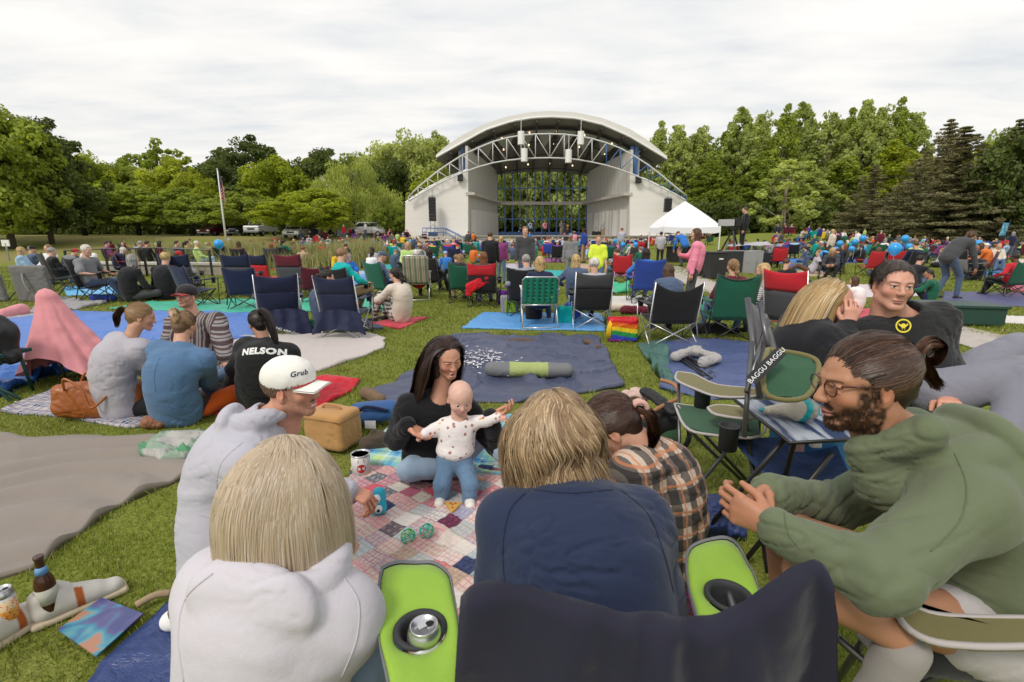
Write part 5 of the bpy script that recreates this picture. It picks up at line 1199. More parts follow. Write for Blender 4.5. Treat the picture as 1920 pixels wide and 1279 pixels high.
def hero_baby():
 o=A(0,0,0);skin=(.68,.42,.33);hc=P(863,748,2.62);HM=fr((.28,-1,-.18),(.06,0,1));hs=.82
 nk=P(862,786,2.66);pel=P(852,850,2.68);f=A(0,-1,0);H=head_sd(hc,HM,hs,baby=True);H.cap(hc+HM@A(0,-.02,-.05),nk,.034,.04,.03);HV,HQ=H.mesh(.0028)
 p=dict(baby=True,iris=(.10,.13,.17),lip=(.60,.22,.20),brow=(.45,.27,.18));parts=[(HV,HQ)];cols=[skin_cols(HV,hc,HM,hs,skin,(.5,.35,.2),p)]
 J=dict(sl=P(832,797,2.66),sr=P(893,792,2.66),wl=P(797,813,2.61),wr=P(934,783,2.62),hl=P(838,868,2.67),hr=P(868,868,2.67),kl=P(829,908,2.60),kr=P(881,908,2.60),al=P(828,938,2.62),ar=P(880,948,2.60))
 J['el']=(J['sl']+J['wl'])/2+A(0,.01,-.008);J['er']=(J['sr']+J['wr'])/2+A(0,.01,-.006)
 B=SD();B.ell(pel,(.085,.07,.08),None,.05);B.ell(nk*.5+pel*.5,(.088,.07,.11),None,.05)
 for k in 'lr':B.cap(J['s'+k],J['e'+k],.028,.026,.03);B.cap(J['e'+k],J['w'+k],.026,.019,.02);B.cap(J['h'+k],J['k'+k],.045,.036,.03);B.cap(J['k'+k],J['a'+k],.035,.026,.02)
 V,Q=B.mesh(.007);parts.append((V,Q));cols.append(np.tile(A(*skin),(len(V),1)))
 for k,sd,d in(('l',1,(-1,-.1,-.25)),('r',-1,(1,-.1,.15))):
  h=SD();hand_sd(h,J['w'+k],A(*d),A(0,.2,-1),sd,.46,1.5,.03,.4);V,Q=h.mesh(.0025);parts.append((V,Q));cols.append(np.tile(A(*skin)*A(1,.9,.88),(len(V),1)))
 V,Q=join(parts);root=link('baby',np_mesh('baby',V,Q,True,np.concatenate(cols)),None,SKIN,label='bald baby in floral top and small jeans standing on the patchwork blanket',cat='baby')
 T=SD();T.ell(nk*.45+pel*.55,(.098,.082,.115),None,.05);T.ell(nk-A(0,0,.035),(.085,.065,.055),None,.05);T.ell(pel+A(0,-.005,.02),(.098,.085,.05),None,.05)
 for k in 'lr':T.cap(J['s'+k],J['e'+k],.036,.033,.03);T.cap(J['e'+k],J['w'+k]*.94+J['e'+k]*.06,.032,.026,.02);T.ell(J['s'+k]+A(0,0,.012),(.028,.028,.022),None,.01)
 T.cap(nk+A(0,-.01,.0),nk+A(0,-.02,.08),.040,.045,.005,None,0,True);V,Q=T.mesh(.005);V=smooth_v(V,Q,1);N=vnorm(V,Q);V=folds(V,N,.005,16,3)
 m=bpy.data.materials.new('floral_cotton');g=NG(m);co=g.coord();vo=g.new('ShaderNodeTexVoronoi',feature='F1');g.put(vo.inputs['Vector'],co);vo.inputs['Scale'].default_value=31;vo.inputs['Randomness'].default_value=.85
 bl=g.math('LESS_THAN',g.math('ADD',vo.outputs['Distance'],g.math('MULTIPLY',g.noise(co,170,2),.25)),.40);r_,gg_,b_=g.sep(vo.outputs['Color'])
 pc=g.mix(g.math('GREATER_THAN',r_,.82),(.42,.20,.17),(.70,.45,.12));g.set(Base_Color=g.mix(g.math('MULTIPLY',bl,g.math('GREATER_THAN',gg_,.25)),(.80,.76,.74),pc),Roughness=.9)
 link('shirt',np_mesh('shirt',V,Q,True),root,m)
 K=SD();K.ell(pel-A(0,0,.015),(.094,.082,.06),None,.04)
 for k in 'lr':K.cap(J['h'+k],J['k'+k],.052,.043,.03);K.cap(J['k'+k],J['a'+k]+A(0,0,.01),.042,.036,.02)
 V,Q=K.mesh(.005);V=smooth_v(V,Q,1);V=folds(V,vnorm(V,Q),.005,18,8);link('jeans',np_mesh('jeans',V,Q,True),root,cloth((.13,.22,.34),.85))
 for k in 'lr':
  S=SD();a=J['a'+k].copy();a[2]=.03;S.cap(a+A(0,.012,0),a+A(.01 if k=='r' else-.005,-.055,-.005),.030,.026,.02);V,Q=S.mesh(.004);link('shoe',np_mesh('shoe',V,Q,True),root,mat('white_leather',(.78,.74,.68),.5))
  # E: navy shirt from behind
def hero_navy():
 p=dict(skin=SKN,hairc=(.3,.2,.1),fem=True,s=.93,pel=P(1095,1330,.98),neck=P(1075,935,1.12),head=P(1037,812,1.17),look=(-.40,1,-.28),chest=(-.10,1,-.2),shw=.165,wl=P(985,1120,1.30),wr=P(1165,1130,1.28),al=P(1000,1250,1.65),ar=P(1200,1250,1.65),loose=.014,bow=.05,fold=.009,ff=5.5,bh=.011,th=.0065,hh=.005,seed=5,w=1.1,tw=1.08,drop=.05,hs=.94,ehl=(-.2,-.6,-1),ehr=(.2,-.6,-1))
 b=build_person(p);hc,HM,s=b['hc'],b['HM'],b['hs'];rt,fw,up=b['frame']
 els=[(A(*p['neck'])-up*.08,A(.20,.12,.09),np.stack([rt,fw,up],1)),(hc+HM@A(0,-.02,-.09),A(.068,.072,.09),HM)]
 Pth,cl=fall_strands(14000,hc,HM,s*1.02,els,part=-.01,length=.26,steps=20,trimz=hc[2]-.118,grav=.28,back=.25,ymax=.072,wave=.012,wf=11,rough=.3)
 r=ribbons(Pth,.0018,hcols(len(Pth),cl,(.20,.12,.06),(.40,.27,.14),.15,(.55,.41,.25)),hc);V,Q=hair_base('bob',hc,HM,s*.95).mesh(.006)
 rt_=finish_person(b,p,'woman with wavy dark blond hair in a navy blue shirt leaning forward',dict(top=cloth((.019,.029,.066),.9),trousers=cloth(COL['denim']),shoe=cloth(COL['white'])),hairparts=[r,(V,Q,np.tile(A(.22,.13,.065),(len(V),1)))]);seams(rt_,b,[[(985,925),(955,960),(943,1030),(948,1110)],[(1165,920),(1215,965),(1245,1040),(1262,1110)],[(1000,918),(1070,925),(1150,918)]],(.010,.015,.036),.0018)
 # F: plaid flannel
def plaid_mat(name,base,c1,c2,sc=9.,w1=.28,w2=.5,c3=None,uv=False):
 m=bpy.data.materials.new(name);g=NG(m);co=g.coord('UV' if uv else 'Object');x,y,z=g.sep(co)
 u=x if uv else g.math('ADD',x,g.math('MULTIPLY',y,.6));v=y if uv else z
 def band(t,off,w):return g.math('LESS_THAN',g.math('FRACT',g.math('ADD',g.math('MULTIPLY',t,sc),off)),w)
 bu,bv=band(u,0,w2),band(v,.2,w2);c=g.mix(g.math('MULTIPLY',bu,.78),base,c1);c=g.mix(g.math('MULTIPLY',bv,.78),c,c1)
 su,sv=band(u,.35,w1*.35),band(v,.6,w1*.35);c=g.mix(g.math('MULTIPLY',g.math('MAXIMUM',su,sv),.75),c,c2)
 if c3:tu,tv=band(u,.12,.05),band(v,.38,.05);c=g.mix(g.math('MULTIPLY',g.math('MAXIMUM',tu,tv),.8),c,c3)
 n=g.noise(co,200,2);c=g.mix(g.math('MULTIPLY',n,.25),c,(.02,.02,.02));g.set(Base_Color=c,Roughness=.92);g.bump(g.noise(co,30,3,.6),.35,.01);return m
def hero_plaid():
 p=dict(skin=SKN,hairc=(.06,.03,.02),fem=True,s=.97,hs=.90,pel=P(1195,1080,1.72),neck=P(1193,838,1.70),head=P(1146,798,1.63),look=(-.62,.18,-.62),hup=(-.5,0,1),chest=(-1,.25,-.3),shw=.16,wl=P(1040,980,1.55),wr=P(1060,960,1.95),al=P(1020,1030,1.6),ar=P(1020,1000,2.0),kl=P(1060,990,1.5),kr=P(1080,960,2.1),loose=.024,bow=.10,fold=.008,bh=.012,th=.009,hh=.004,seed=17,eyes=.2,nk=.95)
 b=build_person(p);hc,HM,s=b['hc'],b['HM'],b['hs'];tie=(.0,-.128,-.012)
 Pth,cl=tied_strands(5200,hc,HM,s*1.03,tie,12,.070,-.04,.004);c=lambda x,y,z:hc+HM@(A(x,y,z)*s)
 r1=ribbons(Pth,.0024,hcols(len(Pth),cl,(.030,.013,.009),(.085,.038,.020),.15),hc)
 t0=c(*tie);Tl,cl2=tail_strands(500,[t0,t0+A(.04,-.01,-.02),t0+A(.05,-.02,-.08),t0+A(.03,-.03,-.13)],[.012,.022,.022,.012]);r2=ribbons(Tl,.004,hcols(len(Tl),cl2,(.035,.015,.01),(.12,.05,.028)),t0)
 V,Q=hair_base('tied',hc,HM,s*.99).mesh(.005)
 root=finish_person(b,p,'woman in a plaid flannel shirt bending down, dark hair tied back',dict(top=plaid_mat('flannel',(.62,.50,.40),(.015,.014,.016),(.60,.22,.09),13),trousers=cloth(COL['black']),shoe=cloth(COL['black'])),hairparts=[r1,r2,(V,Q,np.tile(A(.035,.017,.012),(len(V),1)))])
 m=MB()
 for k in range(5):a=k*1.3;m.tube([t0+.024*A(math.cos(a+t),.3*math.sin(a),math.sin(a+t))for t in np.linspace(0,4,9)],.009,7)
 m.build('scrunchie',cloth((.62,.36,.30)),root,smooth=True);v=SD();nk=A(*p['neck']);rt,fw,up=b['frame'];v.cap(nk-rt*.05-fw*.03,nk+rt*.05-fw*.03,.055,k=.03);v.cap(nk-rt*.07+fw*.02,nk-up*.08+fw*.08,.04,k=.03);v.cap(nk+rt*.07+fw*.02,nk-up*.08+fw*.08,.04,k=.03);v.ell(nk-up*.05-fw*.0,(.14,.10,.08),np.stack([rt,fw,up],1),.04)
 V,Q=v.mesh(.01);link('hood',np_mesh('hood',folds(V,vnorm(V,Q),.008,9),Q,True),root,cloth((.02,.02,.024)))
 # G: green hoodie man
def hero_green():
 p=dict(skin=TAN,hairc=(.035,.018,.012),s=1.02,pel=P(1860,1150,1.17),neck=P(1730,842,1.15),head=P(1618,718,1.10),look=(-1,.06,-.10),hup=(.10,0,1),chest=(-1,.12,-.45),pface=(-1,.1,0),shw=.19,sl=P(1805,950,1.0),sr=P(1690,892,1.32),el=P(1645,1085,.92),wl=P(1447,985,1.06),er=P(1565,950,1.38),wr=P(1437,925,1.20),kl=P(1520,1075,1.06),al=P(1690,1200,1.0),kr=P(1475,1000,1.22),ar=P(1500,1290,1.38),loose=.020,bow=.07,hood=1.25,fold=.008,ff=5.5,bh=.010,th=.006,hh=.0022,handh=.0022,seed=29,beard=(.045,.02,.012),beardk=1.0,brow=(.04,.02,.012),lip=(.40,.16,.13),eyes=.2,nose=1.15,nkr=.052,plen=.16,names={'trousers':'shorts'},hs=.88,handl=dict(d=(-.80,.55,.22),n=(.35,.9,-.15),curl=1.05,spread=.03,thumb=.5,grip=.5,s=.92),handr=dict(d=(-.80,-.50,-.15),n=(.2,-.9,-.2),curl=1.0,spread=.03,thumb=.5,grip=.5,s=.92),fl=(-.3,.1,-.9),slr=.95,topx=[('cap',P(1618,846,1.10),P(1735,812,1.03),.030,.040,.02,None,0,False),('cap',P(1618,846,1.12),P(1715,795,1.24),.030,.036,.02,None,0,False),('cap',P(1640,880,1.12),P(1660,920,1.12),.050,.05,.04,None,0,False)])
 b=build_person(p);hc,HM,s=b['hc'],b['HM'],b['hs'];tie=(.0,-.128,.062)
 Pth,cl=tied_strands(9000,hc,HM,s*1.03,tie,14,.070,-.055,.005);c=lambda x,y,z:hc+HM@(A(x,y,z)*s);t0=c(*tie)
 r1=ribbons(Pth,.0015,hcols(len(Pth),cl,(.026,.013,.009),(.085,.040,.020),.15,(.13,.065,.032)),hc)
 a=np.linspace(0,2*PI,10);loop=[c(0,-.128-.026+.026*math.cos(q),.068+.026*math.sin(q))for q in a];T1,k1=tail_strands(900,loop,[.013]*10);r2=ribbons(T1,.0024,hcols(len(T1),k1,(.03,.014,.009),(.14,.065,.03),.2),c(0,-.154,.068))
 T2,k2=tail_strands(500,[t0,c(0,-.150,.02),c(0,-.165,-.005),c(0,-.180,-.020)],[.012,.016,.013,.016]);r3=ribbons(T2,.0024,hcols(len(T2),k2,(.05,.025,.015),(.24,.12,.05),.2),hc)
 V,Q=hair_base('tied',hc,HM,s*.995).mesh(.004)
 HVc=b['body'][0];L=((HVc-hc)@HM)/s;colr=b['body'][2].sum(1);cand=np.where((colr<.30)&(L[:,2]<.0)&(L[:,2]>-.135)&(np.abs(L[:,0])<.075)&(L[:,1]>-.01))[0]
 hp=[r1,r2,r3,(V,Q,np.tile(A(.03,.016,.011),(len(V),1)))]
 if len(cand)>50:
  pick=NR.choice(cand,5000);st=HVc[pick]+NR.normal(0,.0012,(5000,3));ou=st-(hc+HM@A(0,-.01,-.02));ou/=np.linalg.norm(ou,axis=1,keepdims=True);dd=ou*.22+HM[:,2]*-.8+NR.normal(0,.25,(5000,3));Lg=NR.uniform(.003,.007,(5000,1));Pb=np.stack([st+dd*Lg*t for t in(0,.5,1)],1);hp.append(ribbons(Pb,.0011,hcols(5000,vnoise(st*60),(.03,.014,.009),(.10,.045,.022),.2),hc))
 m=cloth((.125,.150,.085),.8)
 root=finish_person(b,p,'bearded man with a hair bun, glasses and green hooded jacket, hands clasped',dict(top=m,trousers=cloth((.45,.42,.42)),shoe=cloth((.30,.28,.26))),hairparts=hp)
 g_=MB();zz=.004
 for q in(-1,1):
  ring=[c(q*.033+.0245*math.cos(t),.098-.10*(abs(q*.033+.0245*math.cos(t))-.01)*.35,zz-.002+.019*math.sin(t))for t in np.linspace(0,2*PI,20)];g_.tube(ring,.0017,6,False);g_.tube([c(q*.057,.086,zz+.010),c(q*.072,.04,zz+.010),c(q*.0800,.0,zz+.010),c(q*.078,-.022,zz-.004)],.0019,6)
 g_.tube([c(-.009,.105,zz+.004),c(0,.109,zz+.007),c(.009,.105,zz+.004)],.0017,6);g_.build('glasses',mat('tortoise',(.07,.02,.012),.25),root,smooth=True)
 seams(root,b,[[(1790,850),(1812,910),(1800,975),(1745,1035)],[(1470,960),(1478,1000),(1500,1030)]],(.105,.128,.072),.0016)
 m3=MB();m3 .tube([t0+A(*(HM@A(.013*math.cos(t),-.004,.013*math.sin(t))))for t in np.linspace(0,2*PI,14)],.002,6);m3 .build('hair_tie',mat('green_band',(.06,.10,.05),.7),root,smooth=True)
 # H: blond woman eating
def hero_blond():
 p=dict(skin=(.66,.36,.27),hairc=(.5,.34,.16),fem=True,s=.98,pel=P(1505,770,2.60),neck=P(1522,606,2.46),head=P(1561,566,2.44),look=(1,-.32,-.18),hup=(.1,0,1),chest=(1,-.12,-.25),pface=(1,-.1,0),shw=.17,wr=P(1590,612,2.36),er=P(1570,668,2.24),wl=P(1640,720,2.55),al=P(1680,850,2.9),ar=P(1660,860,2.7),loose=.024,fold=.009,bh=.012,th=.009,hh=.0032,handh=.003,seed=37,eyes=.2,lip=(.45,.14,.13),brow=(.30,.18,.1),handr=dict(d=(.15,0,1),n=(.2,.9,.1),curl=.9,thumb=.6),hs=.93,bow=.05)
 b=build_person(p);hc,HM,s=b['hc'],b['HM'],b['hs'];rt,fw,up=b['frame']
 els=[(A(*p['neck'])-up*.07,A(.20,.13,.10),np.stack([rt,fw,up],1)),(hc+HM@A(0,-.01,-.10),A(.06,.065,.10),HM),(hc+HM@A(0,.045,-.03),A(.060,.062,.09),HM)]
 Pth,cl=fall_strands(8000,hc,HM,s*1.03,els,part=.01,length=.38,steps=24,grav=.28,back=1.1,ymax=.045,rough=.15,gdir=(-.35,0,-1),clear=-.012)
 r=ribbons(Pth,.0024,hcols(len(Pth),cl,(.42,.26,.10),(.66,.47,.24),.16,(.74,.60,.38)),hc);V,Q=hair_base('bob',hc,HM,s*.95,dict(open=1)).mesh(.006)
 root=finish_person(b,p,'blond long haired woman in black sweatshirt holding a bite at her mouth',dict(top=cloth((.013,.013,.016),.95),trousers=cloth(COL['denim']),shoe=cloth(COL['black'])),hairparts=[r,(V,Q,np.tile(A(.36,.23,.10),(len(V),1)))])
 # I: man in black tee, legs crossed
def hero_tee():
 p=dict(skin=(.60,.31,.22),hairc=(.07,.05,.04),s=1.05,hs=.90,pel=P(1722,765,2.36),neck=P(1690,594,2.36),head=P(1675,536,2.27),look=(-.28,-1,.02),hup=(.06,0,1),chest=(.12,-1,.12),pface=(.8,-.6,0),shw=.175,wr=P(1625,760,2.1),wl=P(1775,745,2.12),hr=P(1760,738,2.18),hl=P(1775,725,2.36),kr=P(1922,700,2.02),ar=P(1878,838,1.95),kl=P(1905,652,2.35),al=P(2045,700,2.3),loose=.022,bow=.03,fold=.008,bh=.012,th=.009,kh=.009,hh=.003,seed=41,lip=(.45,.19,.16),eyes=1.0,iris=(.05,.06,.06),brow=(.07,.045,.035),w=1.1,tw=1.05,belly=True,legr=1.05,hemr=1.2,fr=(-.2,-1,-.2),fl=(1,-.2,.2),ehr=(-.35,.3,-1),ehl=(.35,.3,-1))
 b=build_person(p);hc,HM,s=b['hc'],b['HM'],b['hs']
 V,Q=hair_base('short',hc,HM,s*.975).mesh(.004);N=vnorm(V,Q);V=V+N*(.0025*vnoise(V*150))[:,None]
 e=NR.randint(0,len(V),9000);st=V[e];Lx=((st-hc)@HM)[:,0:1];d=N[e]*.15+HM[:,0]*np.sign(Lx+.02)*.45-HM[:,2]*.45+HM[:,1]*.25+NR.normal(0,.14,(9000,3));Lg=NR.uniform(.010,.026,(9000,1));Pb=np.stack([st+d*Lg*t for t in(-.2,.4,1)],1);r=ribbons(Pb,.0018,hcols(9000,vnoise(st*50),(.035,.024,.018),(.13,.10,.08),.3),hc)
 root=finish_person(b,p,'man in black shirt with round yellow emblem and grey sweatpants, legs crossed',dict(top=cloth((.016,.016,.017),.9),trousers=cloth((.21,.21,.25),.95),shoe=cloth((.10,.09,.09))),hairparts=[r,(V,Q,np.tile(A(.05,.036,.03),(len(V),1)))])
 V,Q,_=b['top'];yl=mat('yellow_print',(.72,.60,.04),.7);o=P(1692,656,2.2);bt=BVHTree.FromPolygons([tuple(v)for v in V.tolist()],Q.tolist());m=MB()
 def hitp(x,y):
  d=ray(x,y);h=bt.ray_cast(Vector((0,0,CAMH)),Vector(unit(d)),5);return(np.array(h[0])-unit(d)*.004)if h[0]is not None else P(x,y,2.18)
 cx,cy=1694,611;nr=26
 for r0,r1 in((.80,1.0),(.0,.34)):
  ri=[hitp(cx+15*r0*math.cos(t)+5*r0*math.sin(t)*0,cy+13*r0*math.sin(t))for t in np.linspace(0,2*PI,nr,endpoint=False)];ro=[hitp(cx+15*r1*math.cos(t),cy+13*r1*math.sin(t))for t in np.linspace(0,2*PI,nr,endpoint=False)]
  m.add(ri+ro,[(i,(i+1)%nr,(i+1)%nr+nr,i+nr)for i in range(nr)])
 for x0,y0,x1,y1,w in((-9,-4,-1,3,2.2),(9,-4,1,3,2.2),(-3,2,-2,8,2),(3,2,2,8,2)):q=[hitp(cx+x0,cy+y0-w*.5),hitp(cx+x0,cy+y0+w),hitp(cx+x1,cy+y1+w),hitp(cx+x1,cy+y1-w)];m.add(q,[(0,1,2,3)])
 m.build('emblem',yl,root)
 # group on the plaid blanket at the left
def hero_left():
 p=dict(skin=SKN,hairc=(.3,.18,.08),fem=True,s=.95,hs=.90,pel=P(228,758,3.86),neck=P(243,638,3.82),head=P(266,594,3.78),look=(.95,.55,-.30),chest=(.45,1,-.15),shw=.165,wl=P(300,720,4.3),wr=P(330,735,4.1),al=P(330,735,4.5),ar=P(330,745,4.2),kl=P(240,725,4.4),kr=P(330,750,3.9),loose=.028,bow=.10,fold=.0065,bh=.014,th=.011,hh=.0045,seed=51,ehr=(.5,-.6,-.6))
 b=build_person(p);hc,HM,s=b['hc'],b['HM'],b['hs'];tie=(0,-.125,.045);Pth,cl=tied_strands(2200,hc,HM,s*1.03,tie,12,.07,-.04,.006);c=lambda x,y,z:hc+HM@(A(x,y,z)*s);t0=c(*tie)
 Tl,k2=tail_strands(700,[t0,c(0,-.16,.04),c(0,-.18,-.03),c(0,-.165,-.12)],[.012,.026,.03,.016]);h1=ribbons(Pth,.004,hcols(len(Pth),cl,(.19,.10,.045),(.42,.26,.12),.15),hc);h2=ribbons(Tl,.005,hcols(len(Tl),k2,(.22,.12,.05),(.50,.33,.17),.15),hc);V,Q=hair_base('tied',hc,HM,s).mesh(.006)
 root=finish_person(b,p,'girl with high blond ponytail in a pale lavender grey sweatshirt',dict(top=cloth((.40,.38,.42),.95),trousers=cloth(COL['black']),shoe=cloth(COL['white'])),hairparts=[h1,h2,(V,Q,np.tile(A(.22,.13,.06),(len(V),1)))],group='friends on the plaid blanket')
 m=MB();m.tube([t0+HM@A(.014*math.cos(t),-.004,.014*math.sin(t))for t in np.linspace(0,2*PI,12)],.004,6);m.build('hair_tie',BLACK,root,smooth=True)
 p=dict(skin=SKN,hairc=(.2,.11,.05),fem=True,s=.95,hs=.90,pel=P(330,768,3.72),neck=P(342,656,3.66),head=P(347,610,3.72),look=(.10,1,-.30),chest=(.05,1,-.15),shw=.175,wl=P(300,740,4.1),wr=P(395,735,4.1),al=P(300,745,4.3),ar=P(400,745,4.3),kl=P(270,745,4.1),kr=P(400,750,3.95),loose=.032,bow=.10,fold=.007,bh=.014,th=.010,hh=.0045,seed=55)
 b=build_person(p);hc,HM,s=b['hc'],b['HM'],b['hs'];tie=(0,-.10,.105);Pth,cl=tied_strands(2400,hc,HM,s*1.03,tie,12,.07,-.05,.006);c=lambda x,y,z:hc+HM@(A(x,y,z)*s)
 Tl,k2=tail_strands(800,[c(0,-.10,.105),c(-.02,-.13,.11),c(.01,-.14,.075),c(.02,-.13,.03)],[.02,.03,.028,.02]);h1=ribbons(Pth,.004,hcols(len(Pth),cl,(.13,.065,.03),(.34,.20,.09),.15),hc);h2=ribbons(Tl,.005,hcols(len(Tl),k2,(.22,.12,.05),(.50,.33,.17),.15),hc);V,Q=hair_base('tied',hc,HM,s).mesh(.006)
 rt_=finish_person(b,p,'girl in a faded blue sweatshirt with light brown hair twisted up',dict(top=cloth((.085,.165,.29),.95),trousers=cloth((.05,.03,.025)),shoe=cloth(COL['white'])),hairparts=[h1,h2,(V,Q,np.tile(A(.16,.09,.045),(len(V),1)))],group='friends on the plaid blanket');seams(rt_,b,[[(372,668),(385,700),(380,740)],[(300,670),(290,700),(292,735)],[(285,758),(330,764),(375,755)]],(.07,.14,.25),.002)
 p=dict(skin=(.62,.36,.26),hairc=(.08,.045,.03),s=.96,hs=.92,pel=P(368,706,4.62),neck=P(368,596,4.66),head=P(350,556,4.58),look=(-.15,-1,.16),chest=(.05,-1,-.1),shw=.20,wr=P(320,690,4.4),wl=P(425,675,4.35),al=P(395,712,4.1),ar=P(340,712,4.1),kl=P(438,692,4.35),kr=P(300,700,4.3),loose=.03,bow=.07,fold=.010,bh=.014,th=.012,hh=.0045,seed=61,beard=(.28,.13,.07),beardk=.6,brow=(.09,.05,.03),iris=(.05,.05,.04),slr=1.1,hood=.8)
 b=build_person(p);hc,HM,s=b['hc'],b['HM'],b['hs'];V,Q=hair_base('short',hc,HM,s).mesh(.005)
 mt=bpy.data.materials.new('striped_knit');g=NG(mt);co=g.coord();x,y,z=g.sep(co);ax_=g.math('ABSOLUTE',g.math('SUBTRACT',x,float(P(368,640,4.6)[0])));arm=g.math('GREATER_THAN',ax_,.20);t=g.math('ADD',g.math('MULTIPLY',arm,g.math('MULTIPLY',z,9)),g.math('MULTIPLY',g.math('SUBTRACT',1,arm),g.math('MULTIPLY',x,11)))
 cc=g.ramp(g.math('FRACT',g.math('ADD',t,g.math('MULTIPLY',g.noise(co,8,2),.15))),[(0,(.045,.02,.02)),(.30,(.26,.23,.23)),(.40,(.42,.40,.40)),(.46,(.05,.045,.05)),(.55,(.33,.30,.30)),(.72,(.07,.025,.025)),(.86,(.30,.28,.28))],'CONSTANT');g.set(Base_Color=g.mix(g.math('MULTIPLY',g.noise(co,160,2),.5),cc,(.12,.10,.10)),Roughness=.95)
 r=finish_person(b,p,'young man in red and black cap, glasses and striped knit hoodie',dict(top=mt,trousers=cloth((.10,.16,.25)),shoe=cloth(COL['white'])),hairparts=[(V,Q,np.tile(A(.07,.04,.025),(len(V),1)))],group='friends on the plaid blanket')
 cap_obj(r,b,(.35,.012,.018),(.35,.012,.018),b['o'],crown2=(.03,.025,.028));c=lambda x,y,z:hc+HM@(A(x,y,z)*s);g_=MB()
 for q in(-1,1):g_.tube([c(q*.034+.024*math.cos(t),.094-.035*abs(math.cos(t))*(q*math.cos(t)>0),-.001+.019*math.sin(t))for t in np.linspace(0,2*PI,18)],.0016,6,False);g_.tube([c(q*.058,.082,.006),c(q*.080,.0,.008)],.0018,6)
 g_.tube([c(-.010,.101,.004),c(.010,.101,.004)],.0018,6);g_.build('glasses',mat('dark_metal',(.04,.03,.03),.3,.5),r,smooth=True)
 p=dict(skin=(.42,.22,.14),hairc=(.015,.01,.01),fem=True,s=.95,hs=.90,pel=P(492,738,3.98),neck=P(502,648,3.94),head=P(484,606,3.96),look=(-.75,.75,-.25),chest=(-.10,1,-.15),shw=.17,wl=P(430,725,4.2),wr=P(545,720,4.2),al=P(440,730,4.5),ar=P(530,730,4.5),kl=P(420,730,4.4),kr=P(560,720,4.3),loose=.032,bow=.10,fold=.009,bh=.014,th=.010,hh=.0045,seed=71,hood=.7)
 b=build_person(p);hc,HM,s=b['hc'],b['HM'],b['hs'];c=lambda x,y,z:hc+HM@(A(x,y,z)*s);tie=(0,-.115,.08);t0=c(*tie);Pth,cl=tied_strands(2200,hc,HM,s*1.03,tie,12,.07,-.04,.006)
 Tl,k2=tail_strands(900,[t0,t0+A(.03,-.02,.03),t0+A(.09,-.04,-.03),t0+A(.12,-.06,-.16),t0+A(.14,-.06,-.27)],[.014,.03,.032,.028,.012]);K=((.012,.008,.008),(.035,.022,.018));h1=ribbons(Pth,.004,hcols(len(Pth),cl,*K),hc);h2=ribbons(Tl,.005,hcols(len(Tl),k2,*K),hc);V,Q=hair_base('tied',hc,HM,s).mesh(.006)
 r=finish_person(b,p,'girl with dark ponytail wearing a black hoodie with white NELSON lettering',dict(top=cloth((.013,.013,.014),.95),trousers=cloth(COL['black']),shoe=cloth(COL['white'])),hairparts=[h1,h2,(V,Q,np.tile(A(.014,.01,.01),(len(V),1)))],group='friends on the plaid blanket')
 rt,fw,up=b['frame'];og=P(494,660,3.78);decal_text('NELSON',.070,b['top'][0],b['top'][1],og,(1,0,.10),(0,-1,.5),mat('white_print',(.75,.75,.73),.8),r,b['o'],.004,bold=.004)
T1_=time.time()
for f_ in(hero_bob,hero_cap,hero_mother,hero_baby,hero_navy,hero_plaid,hero_green,hero_blond,hero_tee,hero_left):
 t_=time.time();f_();print(f_.__name__,round(time.time()-t_,1))
